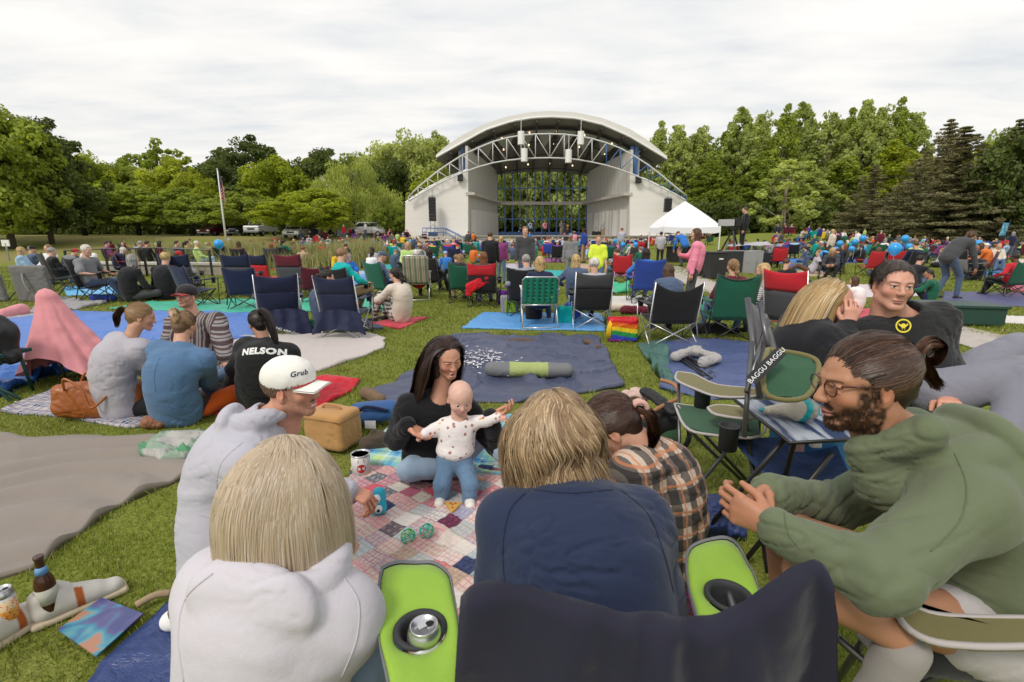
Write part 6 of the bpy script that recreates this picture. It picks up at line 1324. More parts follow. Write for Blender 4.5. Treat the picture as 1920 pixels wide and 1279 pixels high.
 # blankets and tarps on the grass
EXCL=[]
def gp(x,y):p=G(x,y);p[2]=on(p[0],p[1]);return p
def poly_in(poly,x,y):
 ins=np.zeros(x.shape,bool);n=len(poly)
 for i in range(n):
  x1,y1=poly[i];x2,y2=poly[(i+1)%n]
  c=((y1>y)!=(y2>y))&(x<(x2-x1)*(y-y1)/((y2-y1)+1e-12)+x1);ins^=c
 return ins
def edge(pts,n):
 pts=np.array([G(*p)[:2]if len(p)==2 else p[:2]for p in pts]);d=np.r_[0,np.cumsum(np.linalg.norm(np.diff(pts,axis=0),axis=1))];t=np.linspace(0,d[-1],n);return np.stack([np.interp(t,d,pts[:,k])for k in range(2)],1)
def sheet(name,top,right,bottom,left,mt,label,cat='blanket',group=None,z=.018,amp=.010,f=3.0,res=.05,wob=.010,folds_=None,th=.006,seed=0,crump=0):
 """edges as photo points on the ground: top left->right, right top->bottom, bottom left->right, left top->bottom"""
 L=lambda e:np.linalg.norm(np.diff(np.array([G(*p)[:2]for p in e]),axis=0),axis=1).sum()
 nu=int(np.clip(max(L(top),L(bottom))/res,6,160));nv=int(np.clip(max(L(left),L(right))/res,6,160))
 t,b,l,r=edge(top,nu+1),edge(bottom,nu+1),edge(left,nv+1),edge(right,nv+1)
 u=np.linspace(0,1,nu+1)[None,:,None];v=np.linspace(0,1,nv+1)[:,None,None]
 S=(1-v)*t[None]+v*b[None]+(1-u)*l[:,None]+u*r[:,None]-((1-u)*(1-v)*t[0]+u*(1-v)*t[-1]+(1-u)*v*b[0]+u*v*b[-1])
 q=np.concatenate([S,np.zeros(S.shape[:2]+(1,))],2);q[...,:2]+=wob*np.stack([vnoise(q*5+seed),vnoise(q*5+seed+40)],-1)*(1+.8*((u<.03)|(u>.97)|(v<.03)|(v>.97)))
 h=.5+vnoise(q*f+seed);w=q+.25*vnoise(q*1.3+seed)[...,None];n1=np.abs(vnoise(w*A(f*1.2,f*2.2,1)+seed+9));n2=np.abs(vnoise(w*f*3+seed+5))
 Z=z+amp*(h*.5+1.6*np.clip(.30-n1,0,1)*2+.5*np.clip(.25-n2,0,1)*2)
 Z=Z+amp*1.3*np.clip(1-np.abs(vnoise(w*A(f*1.6,f*2.4,1)+seed+21))*5,0,1)*np.clip(.6+vnoise(q*1.1+seed)*1.5,0,1)
 if folds_:d,fr_,a_=folds_;s_=q[...,0]*d[0]+q[...,1]*d[1]+.25*vnoise(q*1.2+seed);Z=Z+a_*(np.abs(np.sin(s_*fr_))**1.5)
 if crump:Z=Z+crump*np.clip(vnoise(q*4.2+seed+2)*1.3+.3,0,1)*np.clip(np.abs(vnoise(q*9+seed))*2.2+.3,0,1)
 q[...,2]=Z;gz=hill(q[...,0],q[...,1]);q[...,2]+=gz
 N=q.reshape(-1,3);bt=N.copy();bt[:,2]-=th;K=len(N);i,j=np.meshgrid(np.arange(nv),np.arange(nu),indexing='ij');a=(i*(nu+1)+j).ravel();Q1=np.stack([a+nu+1,a+nu+2,a+1,a],1)
 bd=np.array([k for k in range(nu+1)]+[(k+1)*(nu+1)-1 for k in range(1,nv+1)]+[nv*(nu+1)+k for k in range(nu-1,-1,-1)]+[k*(nu+1)for k in range(nv-1,0,-1)]);nx=np.roll(bd,-1)
 low=bt.copy();low[bd,2]=gz.reshape(-1)[bd]-.005
 Q3=np.stack([bd,nx,nx+K,bd+K],1)
 uv=np.stack([(S-S[0,0])[...,0],(S-S[0,0])[...,1]],-1).reshape(-1,2)
 du=unit(np.r_[t[-1]-t[0],0])[:2];dv=A(-du[1],du[0]);uv=np.stack([uv@du,uv@dv],1)
 o=A(*q[nv//2,nu//2]);o[2]=0
 me=np_mesh(name,np.concatenate([N,low])-o,np.concatenate([Q1,Q1[:,::-1]+K,Q3]),True,uv=np.concatenate([uv,uv]))
 ob=link(name,me,None,mt,loc=o,label=label,cat=cat,group=group);EXCL.append(np.concatenate([t,r[1:],b[::-1][1:],l[::-1][1:-1]]));return ob
def quad(name,tl,tr,br,bl,mt,label,**k):return sheet(name,[tl,tr],[tr,br],[bl,br],[tl,bl],mt,label,**k)
def tarp(c,r=.45):return cloth(c,r,kind='tarp')
def patchwork():
 m=bpy.data.materials.new('madras');g=NG(m);x,y,z=g.sep(g.mapping(g.coord('UV'),(1,1,1),(0,0,.18)));S=10.5
 u,v=g.math('MULTIPLY',x,S),g.math('MULTIPLY',y,S);iu,iv=g.math('FLOOR',u),g.math('FLOOR',v);fu,fv=g.math('FRACT',u),g.math('FRACT',v)
 wn=g.new('ShaderNodeTexWhiteNoise',noise_dimensions='2D');g.put(wn.inputs[0],g.comb(iu,iv));r1=wn.outputs[0];r2,r3,r4=g.sep(wn.outputs[1])
 base=g.ramp(r1,[(0,(.62,.54,.48)),(.24,(.50,.14,.16)),(.34,(.022,.024,.04)),(.50,(.66,.58,.52)),(.66,(.50,.46,.36)),(.78,(.40,.47,.54)),(.90,(.58,.32,.30))],'CONSTANT')
 s1=g.ramp(r2,[(0,(.60,.05,.09)),(.3,(.05,.07,.20)),(.55,(.75,.70,.66)),(.75,(.25,.28,.10)),(.88,(.55,.10,.20))],'CONSTANT')
 s2=g.ramp(r3,[(0,(.72,.68,.64)),(.3,(.55,.06,.10)),(.6,(.10,.14,.30)),(.8,(.70,.50,.40))],'CONSTANT')
 def st(t,fr,off,w):return g.math('LESS_THAN',g.math('FRACT',g.math('ADD',g.math('MULTIPLY',t,fr),off)),w)
 a=g.math('MAXIMUM',st(fu,4,r3,.18),st(fv,3,r2,.18));b=g.math('MAXIMUM',st(fu,11,r4,.25),st(fv,9,r3,.25));bb=g.math('MULTIPLY',st(fu,2.6,r3,.45),st(fv,2.2,r2,.45))
 c=g.mix(g.math('MULTIPLY',bb,.32),base,s2);c=g.mix(g.math('MULTIPLY',a,.60),c,s1);c=g.mix(g.math('MULTIPLY',b,.42),c,s2)
 seam=g.math('MAXIMUM',g.math('LESS_THAN',fu,.02),g.math('LESS_THAN',fv,.02));c=g.mix(g.math('MULTIPLY',seam,.35),c,(.2,.17,.17))
 g.set(Base_Color=c,Roughness=.95);g.b.inputs['Specular IOR Level'].default_value=.15;g.bump(g.math('SUBTRACT',g.math('ADD',g.noise(g.coord(),22,4,.6),g.math('MULTIPLY',g.noise(g.coord(),6,2),1.2)),g.math('MULTIPLY',seam,.5)),.7,.012);return m
def uvplaid(name,base,bands,fr=6.,ncol=.3):
 """bands: (offset,width,colour,strength)"""
 m=bpy.data.materials.new(name);g=NG(m);x,y,z=g.sep(g.coord('UV'));c=base
 for off,w,col,st in bands:
  bu=g.math('LESS_THAN',g.math('FRACT',g.math('ADD',g.math('MULTIPLY',x,fr),off)),w);bv=g.math('LESS_THAN',g.math('FRACT',g.math('ADD',g.math('MULTIPLY',y,fr),off)),w)
  c=g.mix(g.math('MULTIPLY',g.math('ADD',bu,bv),st*.5),c,col)
 g.set(Base_Color=c,Roughness=.95);g.b.inputs['Specular IOR Level'].default_value=.15;g.bump(g.noise(g.coord(),14,4,.6),.5,.015);return m
sheet('picnic_blanket',[(676,856),(960,872),(1262,1000)],[(1262,1000),(1300,1060),(1335,1400)],[(560,1330),(1000,1400),(1335,1400)],[(676,856),(610,980),(560,1330)],patchwork(),'red white and navy patchwork madras blanket under the baby',res=.022,amp=.010,f=4,z=.016)
quad('picnic_blanket',(758,772),(1020,792),(1015,905),(672,874),uvplaid('aqua_plaid',(.20,.50,.58),[(0,.35,(.60,.72,.22),.8),(.42,.18,(.06,.20,.50),.9),(.7,.12,(.65,.78,.75),.8)],5.5),'blue, green and yellow plaid blanket under the seated mother',res=.03,z=.03,amp=.012)
sheet('tarp',[(850,628),(960,631),(1122,633)],[(1122,633),(1140,670),(1168,726)],[(676,750),(760,757),(980,757),(1168,726)],[(850,628),(790,690),(676,750)],tarp((.062,.072,.125),.42),'dull navy blue tarp in the centre with a rolled carry bag on it',cat='tarp',amp=.034,f=1.8,res=.03)
quad('tarp',(905,587),(1128,591),(1136,622),(868,617),tarp((.10,.32,.66),.5),'bright light blue tarp under the green webbed lawn chair',cat='tarp',amp=.015,f=2)
sheet('tarp',[(-80,612),(125,586),(540,588)],[(540,588),(470,634)],[(-80,715),(185,694),(300,668),(470,634)],[(-80,612),(-80,715)],tarp((.085,.19,.52),.5),'wide periwinkle blue tarp beyond the girls on the left',cat='tarp',amp=.024,f=1.5)
quad('tarp',(-60,690),(180,688),(90,708),(-60,772),tarp((.025,.13,.45),.35),'crumpled shiny blue tarp corner at the left edge',cat='tarp',amp=.03,f=3,crump=.07)
sheet('tarp',[(285,567),(500,562),(740,560)],[(740,560),(720,584)],[(205,580),(420,588),(720,584)],[(285,567),(205,580)],tarp((.06,.42,.28),.5),'sea green tarp beneath the empty navy chairs',cat='tarp',amp=.02,f=2)
quad('blanket',(-60,592),(70,582),(150,588),(-60,606),cloth((.30,.30,.31)),'flat grey blanket at the left edge beyond the blue tarp')
quad('blanket',(105,560),(200,570),(125,585),(60,583),cloth((.27,.26,.26)),'grey wool blanket in front of the grey loungers',crump=.05)
sheet('blanket',[(418,634),(560,627),(690,626)],[(690,626),(722,636),(720,655)],[(418,664),(500,690),(600,698),(720,655)],[(418,634),(418,664)],cloth((.50,.45,.42)),'large cream blanket behind the man in the white cap',amp=.012,f=2)
sheet('picnic_blanket',[(128,726),(250,735),(388,748)],[(388,748),(372,786)],[(0,774),(135,788),(245,803),(372,786)],[(128,726),(60,748),(0,774)],uvplaid('tartan',(.50,.47,.46),[(0,.30,(.03,.05,.12),.95),(.40,.10,(.45,.16,.05),.9),(.55,.22,(.10,.16,.32),.8),(.85,.06,(.75,.72,.70),.9)],7.5),'navy, rust and white plaid blanket under the leather tote',amp=.014,f=3,res=.035)
sheet('tarp',[(-60,827),(180,822),(385,836)],[(385,836),(368,888)],[(-60,1110),(60,1072),(210,960),(368,888)],[(-60,827),(-60,1110)],cloth((.235,.20,.17),.75),'broad taupe canvas ground sheet with long folds at the left',cat='ground sheet',amp=.007,f=1.2,res=.03,folds_=((-.25,1),11,.040))
sheet('blanket',[(520,716),(600,708),(675,713)],[(675,713),(660,735)],[(330,782),(450,775),(590,768),(660,735)],[(520,716),(400,750),(330,782)],cloth((.55,.010,.025)),'bright red fleece blanket behind the man in the white cap',amp=.02,f=3)
sheet('tarp',[(330,1128),(520,1100),(740,1110)],[(740,1110),(760,1400)],[(90,1400),(400,1420),(760,1400)],[(330,1128),(220,1230),(90,1400)],tarp((.022,.045,.16),.32),'navy plastic tarp under the blond bob woman',cat='tarp',amp=.022,f=3,res=.03)
sheet('tarp',[(1238,642),(1330,638),(1452,648)],[(1452,648),(1500,745)],[(1238,730),(1330,752),(1500,745)],[(1238,642),(1238,730)],tarp((.068,.095,.22),.42),'slate blue tarp under the folded chair parts right of centre',cat='tarp',amp=.02,f=2.5)
quad('tarp',(1195,648),(1250,642),(1262,742),(1228,700),tarp((.05,.13,.11),.42),'dark green rumpled tarp edge beside the slate blue tarp',cat='tarp',amp=.02,f=3,crump=.09,z=.03)
quad('tarp',(1235,912),(1340,935),(1400,1015),(1240,1020),tarp((.022,.04,.15),.3),'crumpled navy plastic by the legs of the small table',cat='tarp',amp=.02,f=4,crump=.09,res=.025)
quad('tarp',(1770,548),(2000,552),(2000,582),(1765,566),tarp((.07,.075,.17),.5),'dusty navy tarp under the green chair at right',cat='tarp',amp=.01,f=2)
quad('blanket',(1560,536),(1690,534),(1760,556),(1540,560),cloth((.60,.50,.52)),'white and pink blanket beyond the seated couple');quad('blanket',(1455,552),(1590,553),(1585,563),(1450,560),tarp((.13,.18,.52),.5),'long periwinkle mat in the right middle ground',cat='mat')
quad('blanket',(1862,594),(2000,596),(2000,612),(1862,606),cloth((.62,.58,.55)),'off white sheet on the grass right of the utility box')
quad('blanket',(690,608),(742,598),(802,596),(750,618),cloth((.55,.04,.07)),'red and white striped serape under the girl in beige',amp=.01)
quad('blanket',(590,600),(700,600),(720,618),(580,626),cloth((.035,.05,.10)),'navy blanket under the empty camp chairs')
quad('blanket',(1095,557),(1230,556),(1240,575),(1090,577),cloth((.60,.58,.53)),'cream picnic cloth between black chair and blue chair');quad('blanket',(1100,535),(1180,533),(1180,550),(1090,553),tarp((.05,.42,.22),.5),'bunched bright green sheet beyond the black camp chair',crump=.12)
quad('blanket',(560,520),(735,514),(745,535),(560,540),tarp((.05,.20,.50),.5),'blue mat under the crowd left of centre',amp=.012);quad('blanket',(120,540),(245,530),(260,550),(125,556),tarp((.12,.40,.68),.5),'sky blue tarp behind the grey haired man in a black chair',cat='tarp',amp=.012)
quad('blanket',(1405,585),(1700,580),(1710,600),(1400,605),cloth((.50,.05,.08)),'red patterned blanket behind the blond woman in black')
ribbon('path',[G(1250,500)[:2],G(1330,540)[:2],G(1480,578)[:2],G(1650,592)[:2],G(1850,638)[:2],G(2150,730)[:2]],1.05,conc,.012)
quad('pad',(1738,590),(1862,596),(1870,612),(1745,608),conc,'concrete pad',z=.02,amp=.0)
C.objects['pad']['kind']='structure';del C.objects['pad']['category'];del C.objects['pad']['label']
for q_ in[G(1250,500)[:2]]:pass
EXCL.append(np.array([G(1240,505)[:2],G(1480,568)[:2],G(1650,582)[:2],G(1950,655)[:2],G(2150,700)[:2],G(2150,760)[:2],G(1850,660)[:2],G(1650,602)[:2],G(1480,590)[:2],G(1240,520)[:2]]))
# things on the lawn
def sdobj(name,S,h,mt,parent=None,fold=0,ff=8,seed=0,sm=1,o=None,strain=None,**k):
 V,Q=S.mesh(h)
 if sm:V=smooth_v(V,Q,sm)
 if fold:V=folds(V,vnorm(V,Q),fold,ff,seed,strain)
 o=A(0,0,0)if o is None else A(*o)
 return link(name,np_mesh(name,V-o,Q,True),parent,mt,loc=o if parent is None else None,**k)
def ttube(mb,pts,r,n=8,sub=6):
 pts=np.array(pts,float);T=len(pts);t=np.linspace(0,T-1,(T-1)*sub+1);out=[]
 for q in t:
  i=min(int(q),T-2);f=q-i;p0,p1,p2,p3=pts[max(i-1,0)],pts[i],pts[i+1],pts[min(i+2,T-1)]
  out.append(.5*((2*p1)+(-p0+p2)*f+(2*p0-5*p1+4*p2-p3)*f*f+(-p0+3*p1-3*p2+p3)*f**3))
 return mb.tube(out,r,n)
def textobj(tx,size,parent,m=None):
 cu=bpy.data.curves.new('t','FONT');cu.body=tx;cu.size=size;cu.align_x='CENTER';cu.align_y='CENTER';cu.extrude=.0005;t=bpy.data.objects.new('t',cu);C.objects.link(t);dg=bpy.context.evaluated_depsgraph_get();me=bpy.data.meshes.new_from_object(t.evaluated_get(dg));bpy.data.objects.remove(t);me.materials.clear()
 return link('lettering',me,parent,m or mat('white_print',(.75,.75,.73),.8))
GREYT=mat('gunmetal_tube',(.16,.16,.165),.35,.8)
# foreground chair: lime armrests, can, draped jacket
LIME=cloth((.27,.45,.05),.7);PIPE=cloth((.17,.175,.18),.8)
def arm_pad(par,pts,cen,rad,name='armrest'):
 """pts outline on the photo, laid on a plane at armrest height, ring at cen"""
 zt=.665;Pp=[G(x,y,zt)for x,y in pts];c=G(*cen,zt);n=40
 Pp=np.array(Pp);K_=len(Pp);tt=np.linspace(0,K_,200,endpoint=False);ii=tt.astype(int);ff=(tt-ii)[:,None];q0,q1,q2,q3=[Pp[(ii+d_)%K_]for d_ in(-1,0,1,2)];Pp=.5*(2*q1+(q2-q0)*ff+(2*q0-5*q1+4*q2-q3)*ff**2+(3*q1-q0-3*q2+q3)*ff**3)
 an=[math.atan2(p[1]-c[1],p[0]-c[0])for p in Pp]
 order=np.argsort(an);an=np.array(an)[order];rr=np.array([np.linalg.norm(Pp[i][:2]-c[:2])for i in order]);an=np.r_[an-2*PI,an,an+2*PI];rr=np.r_[rr,rr,rr]
 th=np.linspace(-PI,PI,97)[:-1];Rr=np.interp(th,an,rr)
 def ringof(f,dz,ab=None):r_=(rad*1.0+(Rr-rad)*f)if ab is None else np.full(len(th),ab);return np.stack([c[0]+r_*np.cos(th),c[1]+r_*np.sin(th),np.full(len(th),zt+dz)],1)
 def strip(rows,mt,nm,pr):
  V=np.concatenate(rows);k=len(th);Fs=[(i*k+j,i*k+(j+1)%k,(i+1)*k+(j+1)%k,(i+1)*k+j)for i in range(len(rows)-1)for j in range(k)]
  V[:,2]+=.0035*vnoise(V*22);m=MB();m.add(V-o_,Fs);return m.build(nm,mt,pr,smooth=True)
 o_=A(*par.location)
 a=strip([ringof(.93,-.006),ringof(.90,.004),ringof(.7,.009),ringof(.4,.006),ringof(.12,.002),ringof(.02,-.002),ringof(0,-.010)],LIME,name,par)
 strip([ringof(.90,-.012),ringof(1.0,-.008),ringof(1.02,.001),ringof(.98,.007),ringof(.92,.005)],PIPE,'piping',a)
 m=MB();V=[]
 k=40;q=np.linspace(0,2*PI,k,endpoint=False);prof=[(rad*.98,.000),(rad*1.04,.006),(rad*.92,.010),(rad*.78,.006),(rad*.74,-.004),(rad*.70,-.06),(rad*.66,-.11),(.001,-.112)]
 for r_,z_ in prof:V.append(np.stack([c[0]+r_*np.cos(q),c[1]+r_*np.sin(q),np.full(k,zt+z_)],1))
 V=np.concatenate(V)-o_;m.add(V,[(i*k+(j+1)%k,i*k+j,(i+1)*k+j,(i+1)*k+(j+1)%k)for i in range(len(prof)-1)for j in range(k)]);m.build('cup_holder',mat('mesh_black',(.03,.032,.035),.7),a,smooth=True)
 return c,zt
def fore_chair():
 e=empty('camp_chair',(0.16,.70,0),label='camp chair with lime green armrests in the foreground, navy jacket over its back',cat='camp chair')
 c,zt=arm_pad(e,[(712,1075),(728,1058),(770,1052),(815,1056),(842,1075),(850,1105),(862,1180),(866,1279),(850,1400),(745,1400),(725,1279),(708,1180)],(788,1183),.050)
 arm_pad(e,[(1290,1030),(1315,1014),(1350,1008),(1380,1018),(1400,1050),(1425,1110),(1440,1180),(1425,1230),(1335,1215),(1300,1140),(1286,1070)],(1366,1120),.048)
 o=A(*e.location);m=MB()
 for x0,y0,x1,y1 in((790,1070,812,1330),(1340,1020,1395,1210)):
  a,b=G(x0,y0,.645),G(x1,y1,.645);m=MB();m.tube([a-o,b-o],.010,8);m.build('arm_tube',GREYT,e,smooth=True)
  f=A(a[0],a[1],0);m=MB();m.tube([a-o,f+A(0,-.42,0)-o],.010,8);m.build('leg',GREYT,e,smooth=True);m=MB();m.tube([f-o,b-A(0,0,.28)-o],.010,8);m.build('leg',GREYT,e,smooth=True)
 m=MB();addm(m,fabric_sheet([A(-.26,-.14,.42),A(.26,-.14,.42),A(.27,.30,.46),A(-.27,.30,.46)],8,8,-.05,n=(0,0,1)));m.build('seat',cloth((.02,.02,.025)),e,smooth=True)
 tl,tr=P(893,1112,.72),P(1528,1068,.70);m=MB()
 for t_,s_ in((tl,-1),(tr,1)):m=MB();m.tube([t_-A(0,-.03,.06)-o,A(s_*.26,-.10,.40),A(s_*.26,-.02,.1)],.011,8);m.build('back_post',GREYT,e,smooth=True)
 m=MB();addm(m,fabric_sheet([A(-.25,-.12,.42),A(.25,-.12,.42),tr-o-A(.02,-.02,.05),tl-o-A(-.02,-.02,.03)],10,10,-.04,n=(0,1,.2),topsag=.04));m.build('backrest',cloth((.02,.02,.025)),e,smooth=True)
 top=[(868,1122,.73),(885,1103,.725),(915,1098,.72),(990,1108,.71),(1070,1126,.70),(1130,1146,.69),(1180,1160,.69),(1235,1156,.69),(1290,1166,.69),(1345,1160,.69),(1400,1132,.69),(1450,1094,.69),(1490,1064,.695),(1525,1053,.70),(1545,1068,.70)]
 T=np.array([P(*q)for q in top]);n=90;ti=np.linspace(0,len(T)-1,n);T=np.stack([np.interp(ti,range(len(T)),T[:,k])for k in range(3)],1)
 for _ in range(3):T[1:-1]=(T[:-2]+2*T[1:-1]+T[2:])/4
 rows=[];K=46;u=np.linspace(0,1,n)
 for k in range(-14,K):
  if k<0:t=-k/14;r=T+A(0,.012+.03*t,0)*1+A(0,0,-.30*t);r[:,1]+=.010*np.sin(u*34+1)*t
  elif k==0:r=T.copy();r[:,2]+=.003
  else:
   t=k/(K-1);r=T.copy();r[:,2]-=.56*t;r[:,1]-=.012+.045*t**.6;r[:,0]+=(u-.5)*.10*t
   ph=u*26+1.3*np.sin(u*9+2)+.8*t*np.sin(u*5);amp=.028*min(1,t*3.0);r[:,1]+=amp*(np.abs(np.sin(ph*.5))*1.4-.7)*.9+.006*np.sin(ph*1.7+t*3)
   r[:,1]-=.05*np.exp(-((u-.50)/.05)**2)*min(1,t*3)*(1-t*.4);r[:,1]-=.035*np.exp(-((u-.70)/.04)**2)*min(1,t*4)
  rows.append(r)
 V=np.array(rows);V[...,1]+=.007*vnoise(V*11)+.003*vnoise(V*26)+.0015*vnoise(V*60);R_=len(rows);V=V.reshape(-1,3);i,j=np.meshgrid(np.arange(R_-1),np.arange(n-1),indexing='ij');a=(i*n+j).ravel();Q=np.stack([a,a+1,a+n+1,a+n],1)
 N=vnorm(V,Q);V2=V-N*.004;Q2=np.concatenate([Q,Q[:,::-1]+len(V)]);jk=empty('jacket',tuple(T[n//2]),label='dark navy jacket thrown over the back of the foreground chair',cat='jacket');link('jacket_body',np_mesh('jacket_body',np.concatenate([V,V2])-A(*jk.location),Q2,True),jk,cloth((.016,.016,.030),.85))
 m=MB();
 for uu in(.30,.52):
  i_=int(uu*n);pts=[V.reshape(R_,n,3)[k,i_]-N.reshape(R_,n,3)[k,i_]*-.002-A(*jk.location)for k in range(15,R_,3)];m.tube(pts,.0022,5)
 m.build('seam',cloth((.012,.013,.03),.9),jk,smooth=True)
 cp=G(796,1196,zt);can('opened orange and silver beer can in the lime cup holder',A(cp[0],cp[1],zt-.095),1.0)
def can(label,p,s=1.0,tilt=(0,0)):
 e=empty('drink_can',p,label=label,cat='drink can');e.rotation_euler=(tilt[0],tilt[1],.6);m=MB();m.lathe((0,0,0),[(.022,0),(.030,.006),(.033,.014),(.033,.098)],28);o_=m.build('wrapper',CANM,e,smooth=True)
 m=MB();m.lathe((0,0,0),[(.033,.098),(.0325,.108),(.029,.118),(.0265,.122),(.0270,.1245),(.0245,.1245),(.0240,.1215),(.0,.1215)],28);m.build('lid',mat('aluminium',(.62,.62,.63),.28,.9),e,smooth=True)
 m=MB();q=np.linspace(0,2*PI,12,endpoint=False);m.add([[.0085*math.cos(t)+.011,.007*math.sin(t),.1222]for t in q],[tuple(range(12))]);m.build('opening',mat('dark_hole',(.005,.005,.005),.8),e);m=MB();m.box((-.004,0,.1235),(.016,.010,.0015));m.build('tab',mat('aluminium',(.62,.62,.63),.28,.9),e)
 return e
CANM=bpy.data.materials.new('can_print');g=NG(CANM);co_=g.coord();x_,y_,z_=g.sep(co_);vo=g.new('ShaderNodeTexVoronoi');g.put(vo.inputs[0],co_);vo.inputs['Scale'].default_value=120;sp=g.math('LESS_THAN',vo.outputs[0],.36)
rr_,gg_,bb_=g.sep(vo.outputs['Color']);c_=g.mix(g.math('GREATER_THAN',rr_,.5),(.75,.20,.02),(.55,.03,.02));c_=g.mix(sp,g.mix(g.math('LESS_THAN',z_,.05),(.72,.55,.33),(.75,.38,.08)),c_);c_=g.mix(g.math('GREATER_THAN',z_,.088),c_,(.55,.55,.55));g.set(Base_Color=c_,Roughness=.35,Metallic=.25)
fore_chair()
# olive camp chair under the man in green
def pad_of(par,o,pts,mt,edge_,th=.012,nm='armrest'):
 c=np.mean(pts,0);V=[c]+list(pts);n=len(pts);m=MB();V=np.array(V)-o;m.add(np.concatenate([V+A(0,0,.004),V-A(0,0,th)]),[(0,i+1,(i+1)%n+1)for i in range(n)]+[(n+1,n+1+(i+1)%n+1,n+1+i+1)for i in range(n)]+[(i+1,n+1+i+1,n+1+(i+1)%n+1,(i+1)%n+1)for i in range(n)]);a=m.build(nm,mt,par)
 m=MB();ttube(m,[p-o for p in list(pts)+[pts[0]]],.007,6,4);m.build('piping',edge_,a,smooth=True);return a
OLIVE=cloth((.165,.145,.055),.75);PALE=cloth((.42,.39,.37),.8);FOREST=cloth((.03,.09,.045),.75)
def green_chair():
 o=A(.95,.82,0);e=empty('camp_chair',tuple(o),label='olive and grey camp chair under the man in the green jacket',cat='camp chair')
 z=.66;pts=[G(x,y,z)for x,y in((1680,1120),(1740,1150),(1820,1158),(1950,1160),(2100,1165),(2100,1215),(1950,1212),(1830,1212),(1740,1200),(1690,1165))];pad_of(e,o,pts,OLIVE,PALE)
 s=[G(x,y,.40)for x,y in((1610,1190),(1660,1235),(1780,1262),(1950,1270),(2150,1120),(1900,1080),(1650,1110))];pad_of(e,o,s,cloth((.42,.38,.36)),PALE,nm='seat')
 for a,b in(((1570,1195,.38),(1800,1400,.02)),((1690,1150,.58),(1700,1330,.10)),((1620,1200,.38),(1560,1290,.02)),((1800,1250,.38),(1620,1330,.02))):m=MB();m.tube([G(*a)-o,G(*b)-o],.010,8);m.build('leg',GREYT,e,smooth=True)
 S=SD();a,b=G(1760,1200,.56),G(1900,1215,.54);S.cap(a-A(0,0,.05),b-A(0,0,.05),.045,.04,.03,((0,1,0),.6));sdobj('drink_pouch',S,.008,cloth((.02,.02,.022)),e,.004,o=o);
 e.children[-1].location=(0,0,0)
 back=[P(1905,830,1.15),P(1925,1000,1.15),P(2000,1100,1.2),P(2100,1050,1.4),P(2060,800,1.4)];m=MB();V=[q-o for q in back];m.add(V+[v+A(.02,.0,0)for v in V],[(0,1,2,3,4),(9,8,7,6,5)]+[(i,i+5,(i+1)%5+5,(i+1)%5)for i in range(5)]);m.build('backrest',FOREST,e);m=MB();m.tube([q-o for q in back[:3]],.009,8);m.build('piping',PALE,e,smooth=True)
green_chair()
# small folding table with snack bag
def table():
 o=G(1455,975);e=empty('folding_table',tuple(o),label='small folding table with a blue reflective top beside the man in green',cat='table');z=.66
 c4=[G(1378,748,z),G(1572,752,z),G(1625,820,z),G(1482,828,z)]
 tm=bpy.data.materials.new('table_top');g=NG(tm);n=g.noise(g.mapping(g.coord(),(6,1.2,1),(0,0,.5)),3.2,3,.5,.4);g.set(Base_Color=g.ramp(n,[(.42,(.035,.06,.13)),(.50,(.30,.33,.40)),(.58,(.42,.45,.50))],'LINEAR'),Roughness=.32)
 m=MB();V=[q-o for q in c4];m.add(V+[v-A(0,0,.012)for v in V],[(3,2,1,0),(4,5,6,7)]+[(i,(i+1)%4,(i+1)%4+4,i+4)for i in range(4)]);m.build('table_top',tm,e);m=MB();m.tube([v+A(0,0,-.006)for v in V+[V[0]]],.008,6);m.build('edge_tube',DKTUBE,e,smooth=True)
 for a,b in(((1392,752,.60),(1440,1075,.0)),((1470,826,.60),(1318,1000,.02)),((1390,1060,.02),(1560,850,.58)),((1490,825,.60),(1450,980,.02))):m=MB();m.tube([G(*a)-o,G(*b)-o],.011,8);m.build('leg',DKTUBE,e,smooth=True)
 sh=[G(1368,818,.42),G(1560,815,.42),G(1600,905,.40),G(1440,900,.38)];m=MB();V=[q-o for q in sh];addm(m,fabric_sheet([V[0],V[1],V[2],V[3]],8,8,-.05,n=(0,0,1)));m.build('shelf_sling',tarp((.03,.06,.16),.5),e,smooth=True)
 b=P(1470,762,1.42);zt=z+.045;S=SD();p0,p1,p2=G(1428,768,z+.02),G(1500,768,z+.05),G(1512,766,z+.06);S.cap(p0,p1,.012,.052,.02,((0,0,1),.8));S.cap(p1,p2,.052,.045,.02);bag=empty('snack_bag',tuple(p1-A(0,0,.05)),label='cream and turquoise snack bag lying on the small table',cat='snack bag');ob=A(*bag.location)
 mt=bpy.data.materials.new('snack_print');g=NG(mt);x,y,zc=g.sep(g.coord());t=g.math('ADD',g.math('MULTIPLY',x,5),g.math('MULTIPLY',g.noise(g.coord(),9,2),.3));g.set(Base_Color=g.ramp(g.math('FRACT',g.math('ADD',t,.62)),[(0,(.02,.38,.40)),(.22,(.60,.54,.42)),(.62,(.62,.56,.45)),(.70,(.02,.40,.42)),(.86,(.35,.31,.25))],'CONSTANT'),Roughness=.35)
 V,Q=S.mesh(.006);V=folds(V,vnorm(V,Q),.006,14,4);link('bag_body',np_mesh('bag_body',V-ob,Q,True),bag,mt)
 for x,y in((1495,845),(1528,838)):
  p=G(x,y,.42);w=empty('juice_pouch',tuple(p),label='small %s printed pouch on the sling under the table'%('left' if x<1500 else 'right'),cat='pouch');m=MB();m.box((0,0,.05),(.05,.035,.10),top=.7);m.build('pouch_body',CANM if False else uvplaid('pouch_print',(.6,.6,.58),[(0,.4,(.45,.05,.06),.6),(.5,.2,(.1,.3,.15),.6)],3)if x<1500 else MC[('m','white_leather')],w,bevel=.006)
table()
